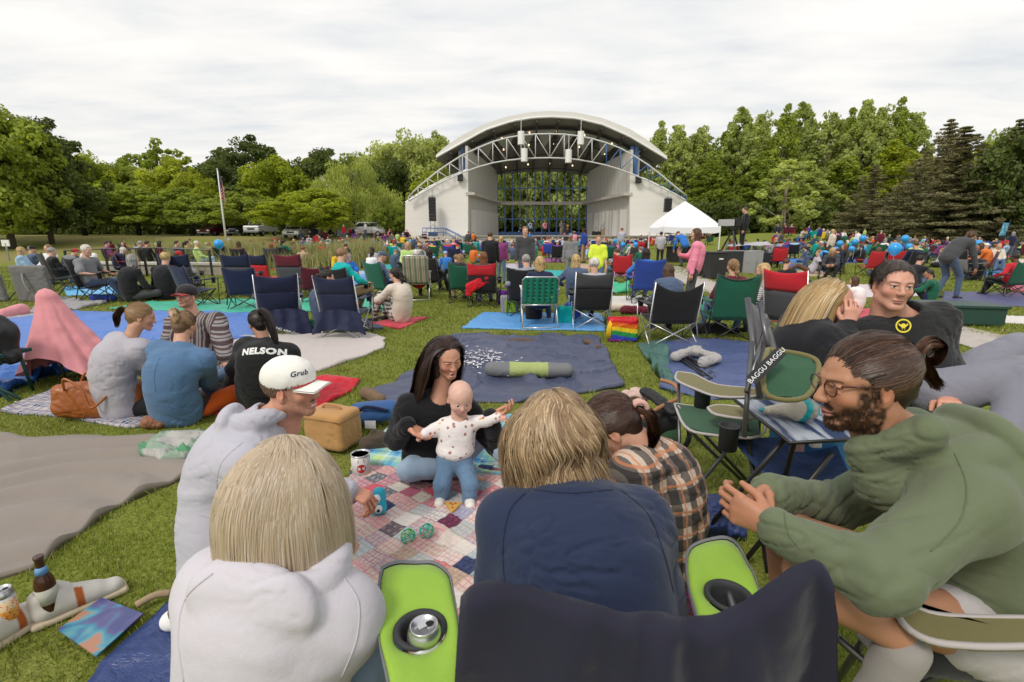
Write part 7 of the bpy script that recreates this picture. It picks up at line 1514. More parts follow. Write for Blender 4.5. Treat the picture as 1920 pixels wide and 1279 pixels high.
# empty olive chair with cup holders, grey back frame, strap
def olive_chair():
 o=G(1330,900);e=empty('camp_chair',tuple(o),label='empty olive and green camp chair with cup holder beside the small table',cat='camp chair')
 z=.60;pad_of(e,o,[G(x,y,z)for x,y in((1270,698),(1300,702),(1345,722),(1420,730),(1422,742),(1350,744),(1300,728),(1268,712))],OLIVE,PALE);pad_of(e,o,[G(x,y,z-.12)for x,y in((1265,757),(1300,762),(1420,775),(1425,818),(1330,815),(1285,800))],FOREST,PALE,nm='seat')
 pad_of(e,o,[G(x,y,z-.02)for x,y in((1327,765),(1345,778),(1410,785),(1412,768),(1350,760))],OLIVE,PALE)
 for x,y in((1318,735),(1368,800)):c=G(x,y,z-.03)-o;m=MB();m.lathe(c,[(.040,-.11),(.043,0),(.050,.006),(.040,.008),(.038,-.10),(0,-.105)],16);m.build('cup_holder',mat('mesh_black',(.03,.032,.035),.7),e,smooth=True)
 for a,b in(((1272,700,.60),(1275,935,.0)),((1270,760,.50),(1400,900,.02)),((1420,775,.48),(1285,940,.0)),((1425,740,.60),(1420,880,.0)),((1390,900,.02),(1285,800,.45))):m=MB();m.tube([G(*a)-o,G(*b)-o],.010,8);m.build('leg',GREYT,e,smooth=True)
 bk=[P(1440,655,1.9),P(1515,668,1.9),P(1535,690,1.85),P(1510,745,1.75),P(1440,742,1.75),P(1432,690,1.82)];V=[q-o for q in bk];m=MB();m.add(V+[v+A(0,.02,0)for v in V],[tuple(range(5,-1,-1)),tuple(range(6,12))]+[(i,i+6,(i+1)%6+6,(i+1)%6)[::-1]for i in range(6)]);m.build('backrest',FOREST,e)
 m=MB();ttube(m,V+[V[0]],.010,8,4);m.build('border',OLIVE,e,smooth=True)
 o2=G(1440,850);e2=empty('camp_chair',tuple(o2),label='tall grey framed camp chair with side posts behind the small table',cat='camp chair')
 for a,b,r_ in((P(1402,560,2.15),P(1425,745,1.95),.014),(P(1425,570,2.1),P(1440,650,2.0),.010),(P(1440,600,2.1),P(1400,735,1.9),.010),(P(1410,640,2.0),P(1395,820,1.9),.010)):m=MB();m.tube([a-o2,b-o2],r_,8);m.build('back_post',GREYT,e2,smooth=True)
 m=MB();addm(m,fabric_sheet([P(1424,735,1.95)-o2,P(1470,700,2.1)-o2,P(1440,590,2.25)-o2,P(1405,565,2.15)-o2],5,10,-.01));m.build('backrest',cloth((.10,.10,.105)),e2,smooth=True)
 a,b=P(1408,714,1.72),P(1466,658,1.78);s_=empty('strap',tuple(a),label='black webbing strap with white BAGGU lettering hanging by the olive chair',cat='strap');d=b-a;nrm=unit(np.cross(d,A(0,1,0)));m=MB();w=.020;up_=unit(np.cross(d,-ray(1440,690)));m.add([-up_*w,d-up_*w,d+up_*w,up_*w,-up_*w+A(0,.003,0),d-up_*w+A(0,.003,0),d+up_*w+A(0,.003,0),up_*w+A(0,.003,0)],[(0,1,2,3),(7,6,5,4),(0,4,5,1),(1,5,6,2),(2,6,7,3),(3,7,4,0)]);m.build('webbing',BLACK,s_)
 t=textobj('BAGGU BAGGU',.030,s_);X=unit(d);Z=unit(-ray(1440,690));Y_=np.cross(Z,X);Z=np.cross(X,Y_);M=Matrix([[X[i],Y_[i],Z[i],(d/2+Z*.003)[i]]for i in range(3)]+[[0,0,0,1]]);t.matrix_local=M
olive_chair()
# other small things near the front
def cooler():
 p=P(1545,720,2.45);e=empty('cooler',(p[0],p[1],0),label='blue plastic cooler behind the empty olive chair',cat='cooler');m=MB();m.box((0,0,.26),(.34,.30,.44));m.build('cooler_body',mat('blue_plastic',(.03,.16,.36),.45),e,bevel=.02);m=MB();m.box((0,0,.50),(.36,.32,.035));m.build('lid',mat('blue_plastic',(.03,.16,.36),.45),e,bevel=.01)
cooler()
def gear_near():
 def shoe_(x,y,rz,lab,d=(1,0)):
  p=G(x,y);e=empty('sneaker',tuple(p),rz,label=lab,cat='shoe',group='pair of sneakers');S=SD();S.cap((-.085,0,.055),(.105,0,.036),.043,.038,.02,((0,0,1),.85));S.cap((-.095,0,.05),(-.100,0,.105),.038,.034,.015);S.cap((-.05,0,.085),(.05,0,.055),.040,.034,.02);S.cap((-.02,0,.11),(-.055,0,.145),.022,.018,.01,((1,0,0),.5));S.cap((-.09,0,.16),(-.06,0,.06),.030,.024,.006,None,0,True)
  V,Q=S.mesh(.006);col=np.where((np.abs(V[:,0]-.005)<.012)[:,None]&(np.abs(V[:,1])>.02)[:,None],A(.40,.10,.02),A(.58,.55,.50));link('upper',np_mesh('upper',V,Q,True,col),e,vcol_mat('canvas',.85))
  S=SD();S.box((.005,0,.014),(.145,.048,.014),None,.014,.01);sdobj('sole',S,.006,cloth((.50,.42,.30)),e)
  m=MB()
  for k in range(4):m.tube([(-.01+.02*k,-.03,.088-.008*k),(.0+.02*k,0,.101-.010*k),(-.01+.02*k,.03,.088-.008*k)],.003,5)
  m.build('laces',cloth((.62,.60,.56)),e,smooth=True)
 shoe_(30,1188,R(75),'grey and tan sneaker holding the drink can');shoe_(150,1140,R(48),'grey and tan sneaker with an orange stripe lying by the brown bottle')
 p=G(30,1190);can('orange and cream drink can standing in the left sneaker',A(p[0],p[1]-.01,.075),1.0)
 p=G(100,1165);e=empty('beer_bottle',(p[0],p[1],.05),label='brown glass beer bottle standing in a sneaker',cat='bottle');m=MB();m.lathe((0,0,0),[(.028,0),(.031,.01),(.031,.115),(.026,.14),(.0145,.165),(.0135,.215),(.0155,.218),(.0155,.228),(.011,.228)],24);m.build('glass',mat('brown_glass',(.055,.018,.008),.12,0,.6),e,smooth=True);m=MB();m.lathe((0,0,0),[(.0316,.04),(.0316,.10)],24);m.build('label_band',uvplaid('beer_label',(.12,.30,.55),[(0,.5,(.55,.50,.35),.8)],3),e,smooth=True);m=MB();m.lathe((0,0,0),[(.0205,.158),(.0145,.185)],24);m.build('neck_label',mat('neck_label',(.12,.30,.55),.5),e,smooth=True)
 c4=[G(x,y,.035)for x,y in((108,1180),(190,1120),(268,1150),(180,1230))];e=empty('magazine',tuple((c4[0]+c4[2])/2),label='purple and blue magazine lying on the navy tarp corner',cat='magazine');o=A(*e.location);m=MB();V=[q-o for q in c4];m.add(V+[v-A(0,0,.006)for v in V],[(3,2,1,0),(4,5,6,7)]+[(i,(i+1)%4,(i+1)%4+4,i+4)for i in range(4)])
 mg=bpy.data.materials.new('cover_print');g=NG(mg);n=g.noise(g.coord(),6,2,.5,.8);g.set(Base_Color=g.ramp(n,[(.38,(.06,.07,.20)),(.46,(.10,.09,.24)),(.50,(.04,.20,.32)),(.56,(.10,.30,.36)),(.62,(.42,.20,.12))]),Roughness=.25);m.build('cover',mg,e)
 a,b=G(255,1135,.03),G(322,1112,.03);e=empty('stick',tuple(a),label='short pale broken branch beside the magazine',cat='stick');m=MB();ttube(m,[A(0,0,0),(b-a)*.5+A(0,.01,.01),b-a],.014,8,3);m.build('wood',mat('dry_wood',(.34,.25,.15),.9),e,smooth=True)
 S=SD();p=P(262,1262,1.02);p[2]=.10
 for k in range(90):q=NR.normal(size=3)*A(.07,.07,.045);S.ell(p+q,(.014,.013,.012),None,.006)
 e=sdobj('popcorn',S,.006,cloth((.66,.56,.38),.9),None,.003,30,sm=0,o=p,label='heap of pale popcorn in a clear bag by the bob haired woman',cat='popcorn')
 S=SD();c=G(628,838);c[2]=.12;M=np.array(Matrix.Rotation(-.35,3,'Z'));S.box(c+A(0,0,.03),(.155,.115,.125),M,.035,.01);o=c.copy();o[2]=0;e=empty('cooler_bag',tuple(o),label='tan canvas cooler bag behind the man in the white cap',cat='bag');sdobj('bag_body',S,.008,cloth((.44,.24,.09),.8),e,.006,9,o=o);m=MB();ttube(m,[M@A(*q)+A(0,0,.27)for q in((-.08,0,.0),(-.05,0,.03),(.05,0,.03),(.08,0,0))],.009,8);m.build('handle',cloth((.40,.20,.08)),e,smooth=True);m=MB();m.tube([M@A(*q)+A(0,0,.235)for q in((-.157,-.117,0),(.157,-.117,0),(.157,.117,0))],.004,6);m.build('zip',cloth((.25,.13,.05)),e,smooth=True);e.children[0].location=(0,0,0)
 S=SD();c=G(708,800);c[2]=.10;S.cap(c-A(.13,0,0),c+A(.12,.03,.02),.10,.085,.04,((0,0,1),.85));o=c*A(1,1,0);e=empty('backpack',tuple(o),label='blue backpack lying beside the tan cooler bag',cat='backpack');sdobj('bag_body',S,.009,cloth((.03,.09,.24),.7),e,.014,8,3,o=o).location=(0,0,0);m=MB();m.box((-.02,-.11,.06),(.08,.004,.06));m.build('paper_tag',cloth((.62,.62,.66)),e);m=MB();ttube(m,[(-.14,-.06,.12),(-.05,-.09,.19),(.1,-.06,.15)],.014,6);m.build('strap',cloth((.01,.015,.05)),e,smooth=True)
 S=SD();c=G(705,845);c[2]=.05;S.cap(c-A(.05,0,0),c+A(.06,.02,0),.055,.045,.02);S.cap(c+A(.0,0,.06),c+A(.09,0,.05),.04,.03,.02);S.ell(c+A(.0,-.03,.085),(.05,.03,.03),None,.01,0,True);sdobj('hat',S,.008,uvplaid('camo',(.07,.05,.035),[(0,.4,(.16,.12,.08),.8)],3)if False else cloth((.075,.055,.04)),None,.010,16,5,o=c*A(1,1,0),label='brown camouflage hat crumpled beside the silver can',cat='hat')
 c=G(678,890);e=empty('pail',tuple(c),label='white tin pail with a round red label beside the aqua blanket',cat='pail');m=MB();m.lathe((0,0,.018),[(.050,0),(.055,.002),(.055,.115)],28);m.build('wall',mat('white_tin',(.62,.60,.58),.35),e,smooth=True);m=MB();m.lathe((0,0,.018),[(.055,.115),(.058,.118),(.057,.124),(.050,.122),(.049,.112),(.047,.02),(0,.018)],28);m.build('rim',mat('aluminium',(.62,.62,.63),.28,.9),e,smooth=True)
 m=MB();q=np.linspace(0,2*PI,20,endpoint=False);arc=lambda u,v:[.0557*math.sin(u/.055+.35),-.0557*math.cos(u/.055+.35),v+.018];m.add([arc(0,.045)]+[arc(.027*math.cos(t),.045+.027*math.sin(t))for t in q],[(0,i+1,(i+1)%20+1)for i in range(20)]);m.build('round_label',mat('red_label',(.45,.02,.02),.5),e);m=MB();m.add([arc(-.018,.082),arc(.018,.082),arc(.018,.104),arc(-.018,.104)],[(0,1,2,3)]);m.build('dark_label',mat('dark_label',(.02,.015,.015),.5),e)
 c=G(712,968);e=empty('toy',tuple(c),label='turquoise baby toy with two round white eyes near the man\'s hand',cat='toy');TQ=mat('turquoise_toy',(.02,.42,.58),.6);S=SD();S.cap((0,0,.05),(0,.01,.125),.040,.032,.02);sdobj('toy_body',S,.005,TQ,e)
 for z_,x_ in((.118,.0),(.062,.006)):m=MB();m.lathe((0,0,0),[(.001,-.022),(.014,-.017),(.021,0),(.014,.017),(.001,.022)],16);w=m.build('eye',mat('white_toy',(.8,.8,.8),.3),e,smooth=True);w.location=(x_,-.034,z_);m=MB();m.lathe((0,0,0),[(.001,-.010),(.007,-.008),(.009,0),(.001,.008)],12);w2=m.build('pupil',BLACK,w,smooth=True);w2 .location=(.004,-.0165,.002)
 m=MB();m.tube([(.032*math.cos(t),-.02+.018*math.sin(t),.012)for t in np.linspace(0,2*PI,16)],.007,7);m.build('ring',mat('green_toy',(.02,.45,.38),.4),e,smooth=True)
 for(x,y),nm,c1,c2 in(((765,1005),'lime and green lattice ball toy on the blanket, left one',(.16,.48,.12),(.02,.48,.35)),((800,995),'turquoise lattice ball toy on the blanket, right one',(.02,.45,.38),(.14,.5,.25))):
  p=G(x,y,.045);e=empty('toy_ball',tuple(p),label=nm,cat='toy',group='lattice ball toys')
  for h,cc in((0,c1),(1,c2)):
   m=MB()
   for k in range(h,14,2):
    z=1-2*(k+.5)/14;r_=math.sqrt(1-z*z);a=k*2.4;n_=A(r_*math.cos(a),r_*math.sin(a),z);u_=unit(np.cross(n_,A(.3,.5,.8)));v_=np.cross(n_,u_);m.tube([.030*n_+.0135*(u_*math.cos(t)+v_*math.sin(t))for t in np.linspace(0,2*PI,12)],.0026,5)
   m.build('lattice',mat('toy%d%s'%(h,nm[:4]),cc,.35),e,smooth=True)
 p=G(848,952,.024);e=empty('toy',tuple(p),label='small wooden pizza slice toy between the baby\'s feet',cat='toy');m=MB();m.prism([(-.045,0),(.045,0),(0,.001)],0,.1);m=MB();V=[(-.045,.04,0),(.05,.035,0),(.005,-.06,0)];m.add(V+[(a,b,c_+.012)for a,b,c_ in V],[(2,1,0),(3,4,5),(0,1,4,3),(1,2,5,4),(2,0,3,5)]);m.build('slice',mat('pizza',(.62,.36,.08),.6),e)
 for a,b in((0,.01),(.015,.02),(-.012,.022),(.004,-.02)):m=MB();m.lathe((a,b,.0125),[(.006,0),(.005,.002),(0,.0022)],10);m.build('topping',mat('tomato',(.45,.04,.02),.5),e,smooth=True)
 sheet('plastic_bag',[(268,858),(300,835),(352,816)],[(352,816),(392,832)],[(300,880),(360,868),(392,832)],[(268,858),(300,880)],uvplaid('clear_plastic',(.42,.41,.38),[(.1,.28,(.03,.26,.10),.8)],3.2),'thin clear and green plastic bag on the taupe ground sheet',cat='plastic bag',amp=.02,f=6,crump=.05,res=.02,z=.045)
gear_near()
def left_gear():
 c=G(198,782);c[2]=.165;rz=np.array(Matrix.Rotation(.18,3,'Z'));S=SD();S.cap(c+rz@A(-.22,0,-.04),c+rz@A(.22,0,-.04),.11,.11,.04,((0,1,0),.8));S.box(c,(.30,.095,.125),rz,.05,.06);S.cap(c+rz@A(-.2,0,.16),c+rz@A(.2,0,.16),.03,.03,.03,None,0,True);o=c*A(1,1,0);e=empty('tote_bag',tuple(o),label='big cognac leather tote bag on the plaid blanket',cat='bag');lm=mat('cognac_leather',(.34,.10,.025),.42);gg=NG(lm);gg.bump(gg.noise(gg.coord(),60,3,.6),.25,.004)
 sdobj('bag_body',S,.012,lm,e,.014,6,2,o=o).location=(0,0,0)
 for y_,dx in((-.10,0),(.08,.05)):m=MB();ttube(m,[rz@A(*q)+A(0,0,.165)for q in((-.18,y_,.10),(-.14+dx,y_-.04,.20),(-.02+dx,y_-.07,.12),(.03+dx,y_-.09,-.02),(.14+dx,y_-.08,.06),(.17,y_,.12))],.009,7);m.build('handle',lm,e,smooth=True)
 S=SD();S.cap(G(372,768,.07),G(440,738,.12),.09,.10,.05,((0,0,1),.7));sdobj('scarf',S,.012,cloth((.62,.10,.01)),None,.016,14,3,o=G(400,740),label='bright orange knitted blanket heaped between the two girls',cat='knitted blanket')
 S=SD();S.cap(G(385,768,.04),G(445,752,.06),.05,.06,.04,((0,0,1),.6));sdobj('sweater',S,.012,cloth((.01,.12,.05)),None,.012,9,6,o=G(415,760),label='dark green garment under the orange knitted blanket',cat='garment')
 S=SD();S.cap(G(282,792,.05),G(340,786,.05),.06,.04,.03,((0,0,1),.8));sdobj('jacket',S,.010,uvplaid('navy_plaid',(.02,.03,.08),[(0,.2,(.40,.18,.08),.7)],9),None,.02,10,5,o=G(310,790),label='rolled plaid corner bundle at the front of the plaid blanket',cat='bundle')
 c=G(108,712);h=(P(80,545,c[1]/math.cos(PITCH)*1.0)[2]);D=c[1];top=At(84,546,D);nT,nS=180,60;V=[]
 ha=top[2]
 for i in range(nS+1):
  s_=i/nS
  for j in range(nT):
   th=2*PI*j/nT;fold_=.5+.5*math.cos(9*th+1.2*math.sin(2*th));fold2=math.cos(17*th+.6);rx=.075*min(1,s_/.05)**.5+.42*s_**1.2;ry=.075*min(1,s_/.05)**.5+.28*s_**1.15;a_=(.0+.16*s_**.9);r_=1-a_*fold_+.03*s_*fold2
   hem=.06+.20*max(0,math.cos(th+1.75))**2*(1 if math.cos(th+1.75)>0 else 0)+.05*math.sin(3*th)
   x=rx*math.cos(th)*r_+.16*s_*1.0;y=ry*math.sin(th)*r_;z=ha-(ha-max(hem,.02))*s_**.92-.0;z+=.03*math.exp(-((s_)/.05)**2);V.append([x,y,z])
 V=np.array(V);V=V+.006*np.stack([vnoise(V*14+q*4)for q in range(3)],1);i,j=np.meshgrid(np.arange(nS),np.arange(nT),indexing='ij');a=(i*nT+j).ravel();b=(i*nT+(j+1)%nT).ravel();Q=np.stack([a,a+nT,b+nT,b],1)
 k=len(V);V=np.concatenate([V,[[0,0,ha+.035]]]);T3=np.array([[k,jj,(jj+1)%nT]for jj in range(nT)]);o=A(top[0],D,0)
 pk=empty('blanket',tuple(o),label='pink fleece blanket draped like a tent over a chair at the left',cat='blanket');link('fleece',np_mesh('fleece',V,[Q,T3],True),pk,cloth((.66,.27,.29),.95))
 m=MB()
 for x_,y_ in((-.1,0),(.2,.05),(.3,-.1)):m.tube([(x_*.2,y_*.2,ha-.25),(x_+.12,y_,.0)],.012,6)
 m.build('hidden_frame',DKTUBE,pk)
 S=SD();S.cap(G(5,590,.06),G(40,582,.08),.10,.12,.06);sdobj('pillow',S,.02,cloth((.66,.27,.29),.95),None,.01,6,o=G(25,586),label='pink bundle on the grey blanket at the left edge',cat='bundle')
 S=SD();c=G(0,745);b=A(c[0]-.1,c[1],.48);S.cap(b+A(-.25,0,.05),b+A(.20,.0,.10),.15,.13,.06);S.cap(b+A(.18,0,.10),b+A(.26,0,-.10),.11,.08,.06);S.cap(b+A(.1,0,.18),b+A(.22,.02,.22),.06,.05,.04);sdobj('coat',S,.014,mat('quilted_black',(.012,.012,.014),.45),None,.022,7,5,o=b*A(1,1,0)+A(0,0,.3),label='black quilted coat piled on a green framed chair at the left edge',cat='coat')
 S=SD();S.cap(b+A(-.30,-.02,.20),b+A(-.02,-.02,.22),.08,.06,.04);sdobj('sweater',S,.012,cloth((.62,.02,.05)),None,.012,9,o=b*A(1,1,0)+A(-.1,0,.45),label='red sweater on top of the black coat',cat='sweater')
 e=empty('camp_chair',tuple(c+A(-.1,0,0)),label='green framed chair at the left edge carrying the black coat',cat='camp chair');GT=mat('green_tube',(.01,.06,.055),.4)
 for a_,b_ in(((-.3,-.1,.0),(.3,.1,.42)),((.32,-.12,.0),(-.25,.1,.42)),((.38,-.1,.02),(-.1,-.1,.32)),((.25,.1,.42),(.2,.2,.0))):m=MB();m.tube([a_,b_],.014,8);m.build('leg',GT,e,smooth=True)
 m=MB();m.box((0,0,.40),(.6,.35,.03));m.build('seat',cloth((.01,.05,.05)),e)
 for x,y,w,h_,lab in((68,566,.74,.92,'tall grey padded lounger back with a strap, seen from behind'),(-8,566,.50,.78,'grey padded lounger back cut by the left edge')):
  p=gp(x,y);top_=At(x,497 if x>0 else 512,p[1])[2];e=empty('lounger',tuple(p),R(3),label=lab,cat='lounger',group='grey padded loungers');S=SD();S.box((0,0,top_/2),(w*.5,.05,top_/2),np.array(Matrix.Rotation(.12,3,'X')),.05,.02);sdobj('back_pad',S,.016,cloth((.17,.165,.165),.9),e,.008,5);m=MB();ttube(m,[(-.08,-.10,top_*.78),(-.05,-.13,top_*.55),(.0,-.10,top_*.28)],.02,6);m.build('strap',cloth((.28,.275,.27)),e,smooth=True)
  m=MB();m.tube([(w*.5,.0,.02),(w*.5,.5,.4)],.014,6);m.tube([(-w*.5,.0,.4),(-w*.5,.5,.02)],.014,6);m.build('frame',DKTUBE,e)
 for(x,y,dz,wd,rz_,lab,tx)in((545,624,.40,.56,.30,'navy lettered carry cover hanging from the left empty chair','FOLDING ARM CHAIR'),(652,630,.42,.60,-.05,'plain navy cover hanging over the right empty chair',None)):
  p=gp(x,y);n=40;K=22;V=[]
  for k in range(K+1):
   t=k/K
   for j in range(n+1):u=j/n;V.append([(u-.5)*wd*(1+.25*t),-.24-.05*t-.03*math.sin(u*9+t*2)*t-.02*math.sin(u*21),dz-.26*t-(.13*u if tx else.07*abs(u-.5))*t-.05*(2*u-1)**2])
  V=np.array(V);V=V+.006*np.stack([vnoise(V*15+q*4)for q in range(3)],1);i,j=np.meshgrid(np.arange(K),np.arange(n),indexing='ij');a=(i*(n+1)+j).ravel();Q=np.stack([a,a+n+1,a+n+2,a+1],1);e=empty('chair_cover',tuple(p),rz_,label=lab,cat='chair cover');link('cover_cloth',np_mesh('cover_cloth',np.concatenate([V,V+A(0,.006,0)]),np.concatenate([Q,Q[:,::-1]+len(V)]),True),e,cloth((.016,.02,.055),.6))
  if tx:
   t_=textobj(tx,.052,e);t_.location=(-.03,-.335,dz-.30);t_.rotation_euler=(R(88),R(22),0)
left_gear()
def centre_gear():
 a,b=G(925,692,.10),G(1062,694,.10);S=SD();S.cap(a,b,.085,.080,.02,((0,0,1),.9));V,Q=S.mesh(.010);V=smooth_v(V,Q,1);V=folds(V,vnorm(V,Q),.010,9,3);t=(V[:,0]-a[0])/(b[0]-a[0]);col=np.where(((t>.22)&(t<.74))[:,None],A(.34,.40,.14),A(.16,.165,.175));o=(a+b)/2*A(1,1,0)
 link('carry_bag',np_mesh('carry_bag',V-o,Q,True,col),None,vcol_mat('nylon',.7),loc=o,label='grey and lime chair carry bag lying on the centre tarp',cat='carry bag')
 for(x0,y0,x1,y1),lab in(((955,641,1002,640),'dark weathered stick at the top of the centre tarp'),((1096,640,1124,653),'brown stick at the right corner of the centre tarp')):
  a,b=G(x0,y0,.04),G(x1,y1,.04);e=empty('stick',tuple(a),label=lab,cat='stick');m=MB();ttube(m,[A(0,0,0),(b-a)*.5+A(0,.02,.01),b-a],.035,8,3);m.build('wood',mat('old_wood',(.12,.075,.05),.95),e,smooth=True)
 a,b=G(686,736,.06),G(712,748,.06);S=SD();S.cap(a,b,.05,.045,.01);sdobj('log',S,.010,mat('log_bark',(.17,.11,.065),.95),None,.012,14,o=(a+b)/2,label='short brown log weighing down the corner of the centre tarp',cat='log')
 m=MB()
 for k in range(170):
  x,y=rnd.gauss(895,32),rnd.gauss(672,11);p=G(x,y,.055);a_=rnd.uniform(0,6.3);d=A(math.cos(a_),math.sin(a_),0)*rnd.uniform(.01,.035);w=A(-d[1],d[0],0)*.22;m.add([p-d-w,p+d-w,p+d+w+A(0,0,.004),p-d+w],[(0,1,2,3)])
 m.build('confetti',mat('white_paper',(.75,.74,.75),.8),label='white paper shreds scattered on the centre tarp',cat='paper scraps',kind='stuff')
 p=gp(1166,640);e=empty('rainbow_bag',tuple(p),label='rainbow striped gift bag with yellow tassel beside the big black chair',cat='bag');S=SD();S.box((0,0,.17),(.20,.10,.17),None,.05,.02);S.box((0,0,.34),(.15,.06,.08),None,.03,.03,0,True);V,Q=S.mesh(.010);V=folds(V,vnorm(V,Q),.008,9);z=V[:,2]+.02*np.sin(V[:,0]*9)
 st=[(.035,(.25,.03,.30)),(.09,(.03,.06,.42)),(.15,(.02,.25,.06)),(.205,(.75,.55,.02)),(.265,(.70,.14,.01)),(9,(.55,.01,.02))];col=np.zeros((len(V),3));done=np.zeros(len(V),bool)
 for lim,c in st:mk=(z<lim)&~done;col[mk]=c;done|=mk
 link('bag_body',np_mesh('bag_body',V,Q,True,col),e,vcol_mat('shiny_nylon',.35));m=MB()
 for k in range(6):m.tube([(-.19+.006*k,-.08,.30),(-.23+.01*k,-.11,.2),(-.24+.012*k,-.10,.06)],.006,5)
 m.build('tassel',cloth((.75,.50,.02)),e,smooth=True)
 S=SD()
 for x0,y0,x1,y1 in((1268,668,1310,655),(1300,658,1340,668),(1318,680,1345,672)):S.cap(G(x0,y0,.09),G(x1,y1,.09),.055,.045,.03)
 sdobj('folded_chair',S,.012,cloth((.36,.34,.33)),None,.016,10,4,o=G(1305,668),label='crumpled pale grey folded chair fabric on the slate blue tarp',cat='folded chair')
 for k,(x0,y0,x1,y1)in enumerate(((1272,672,1330,712),(1280,668,1342,708),(1290,676,1348,700))):e=empty('chair_tube',tuple(G(x0,y0,.05)),label='black folded chair tube on the slate tarp, %s of three'%['lowest','middle','topmost'][k],cat='chair tube',group='folded chair tubes');a,b=G(x0,y0,.06+.03*k),G(x1,y1,.05+.02*k);m=MB();m.tube([A(0,0,.02*k),b-a],.013,8);m.tube([A(.02,.03,.02),b-a+A(.05,.05,0)],.010,8);m.build('tubes',DKTUBE,e,smooth=True)
 S=SD()
 for k in range(9):q=G(1172+rnd.uniform(0,48),752+rnd.uniform(-16,14),.36+rnd.uniform(-.03,.05));S.ell(q,(.05,.04,.035),np.array(Matrix.Rotation(rnd.uniform(0,3),3,'Z')),.015)
 sdobj('muslin',S,.007,MC.get('mus')or uvplaid('muslin_print',(.74,.68,.64),[(0,.08,(.45,.18,.12),.5)],8),None,.016,11,3,o=G(1195,752,.36),label='white printed muslin cloth bunched on the stroller',cat='cloth')
 p=G(1230,850);e=empty('stroller',tuple(p),label='black baby stroller lying folded behind the plaid flannel woman',cat='stroller');m=MB();S=SD();S.cap(G(1190,800,.25)-p,G(1245,790,.28)-p,.10,.09,.05);S.cap(G(1215,735,.45)-p,G(1262,770,.40)-p,.05,.05,.03,((0,0,1),.5));V,Q=S.mesh(.014);link('seat_shell',np_mesh('seat_shell',folds(V,vnorm(V,Q),.012,8),Q,True),e,mat('stroller_black',(.012,.012,.013),.6))
 for x,y in((1262,815),(1235,860)):c=G(x,y,.12)-p;w=MB();w.tube([c+A(.11*math.cos(t),.02*math.sin(t),.11*math.sin(t))for t in np.linspace(0,2*PI,22)],.018,8);w.build('wheel',mat('tyre',(.015,.015,.016),.8),e,smooth=True)
 m=MB();ttube(m,[G(1200,785,.40)-p,G(1245,760,.42)-p,G(1272,745,.44)-p,G(1265,722,.46)-p,G(1238,712,.48)-p],.013,8);m.build('handle',mat('tan_grip',(.36,.17,.07),.6),e,smooth=True)
 S=SD();S.cap(G(1225,800,.22),G(1248,815,.20),.085,.08,.03);sdobj('diaper_bag',S,.012,cloth((.035,.085,.04)),None,.008,8,o=G(1236,830),label='green padded bag beside the stroller',cat='bag')
 p=gp(1808,611);w=1.0;e=empty('utility_box',tuple(p),R(-12),label='dark green metal utility box on a concrete pad at right',cat='utility box');gm_=mat('green_enamel',(.018,.055,.045),.4);m=MB();hz=At(1808,578,p[1])[2];m.box((0,.25,hz/2+.02),(w,.62,hz-.02));m.build('box_body',gm_,e,bevel=.012);m=MB();m.box((0,.25,hz+.03),(w+.06,.68,.045));m.build('lid',gm_,e,bevel=.01);m=MB();m.box((-.25,-.08,hz*.72),(.05,.02,.11));m.build('latch',SILVER,e)
 p=gp(955,588);e=empty('lunch_bag',tuple(p),label='grey insulated bag with a lime front near the black and red chair',cat='bag');m=MB();m.box((0,0,.17),(.30,.22,.32),top=1.1);m.build('bag_body',cloth((.25,.24,.25)),e,bevel=.03);m=MB();m.box((.02,-.12,.15),(.20,.02,.22));m.build('front_pocket',cloth((.24,.38,.03)),e,bevel=.008)
 S=SD();S.box((0,0,.27),(.25,.05,.10),np.array(Matrix.Rotation(-.5,3,'Y')),.04,.03);S.box((-.2,0,.12),(.05,.05,.10),None,.03,.03);p=gp(900,573);p[2]+=.22;p[1]-=.3;sdobj('carry_bag',S,.014,cloth((.55,.01,.02),.6),None,.012,7,label='red chair bag with white tags hung on the black and red chair',cat='carry bag');C.objects[-1].location=p
 for x,y,c,lab in((945,570,'purple','purple tote on the grass beside the black and red chair'),(1060,608,'teal','teal patterned bag beside the tall black chair'),(1073,600,'royal','royal blue bag hanging low by the tall black chair'),(1000,600,'black','black bag under the green webbed chair'),(1330,598,'teal','dark teal bag right of the big black chair'),(225,505,'pink','pink gift bag near the low stone wall')):
  p=gp(x,y);S=SD();S.box((0,0,.15),(.14,.09,.15),None,.06,.02);S.ell((0,0,.32),(.10,.05,.06),None,.03,0,True);e=sdobj('tote_bag',S,.014,cloth(COL[c]),None,.016,9,x*.1,label=lab,cat='bag');e.location=p
 for x,y,c,lab in((195,566,'royal','rolled royal blue mat beside the man in the black chair'),(610,618,'green','green bundle under the navy chairs'),(1330,626,'black','black sneakers and bag heap under the big black chair'),(1190,590,'maroon','maroon clothes heap near the rainbow bag'),(1148,585,'cream','cream pillow near the rainbow bag')):
  p=gp(x,y);S=SD();S.cap((-.2,0,.08),(.2,.03,.08),.08,.07,.03);e=sdobj('bundle',S,.014,cloth(COL[c]),None,.018,9,x*.1,label=lab,cat='bundle');e.location=p
centre_gear()
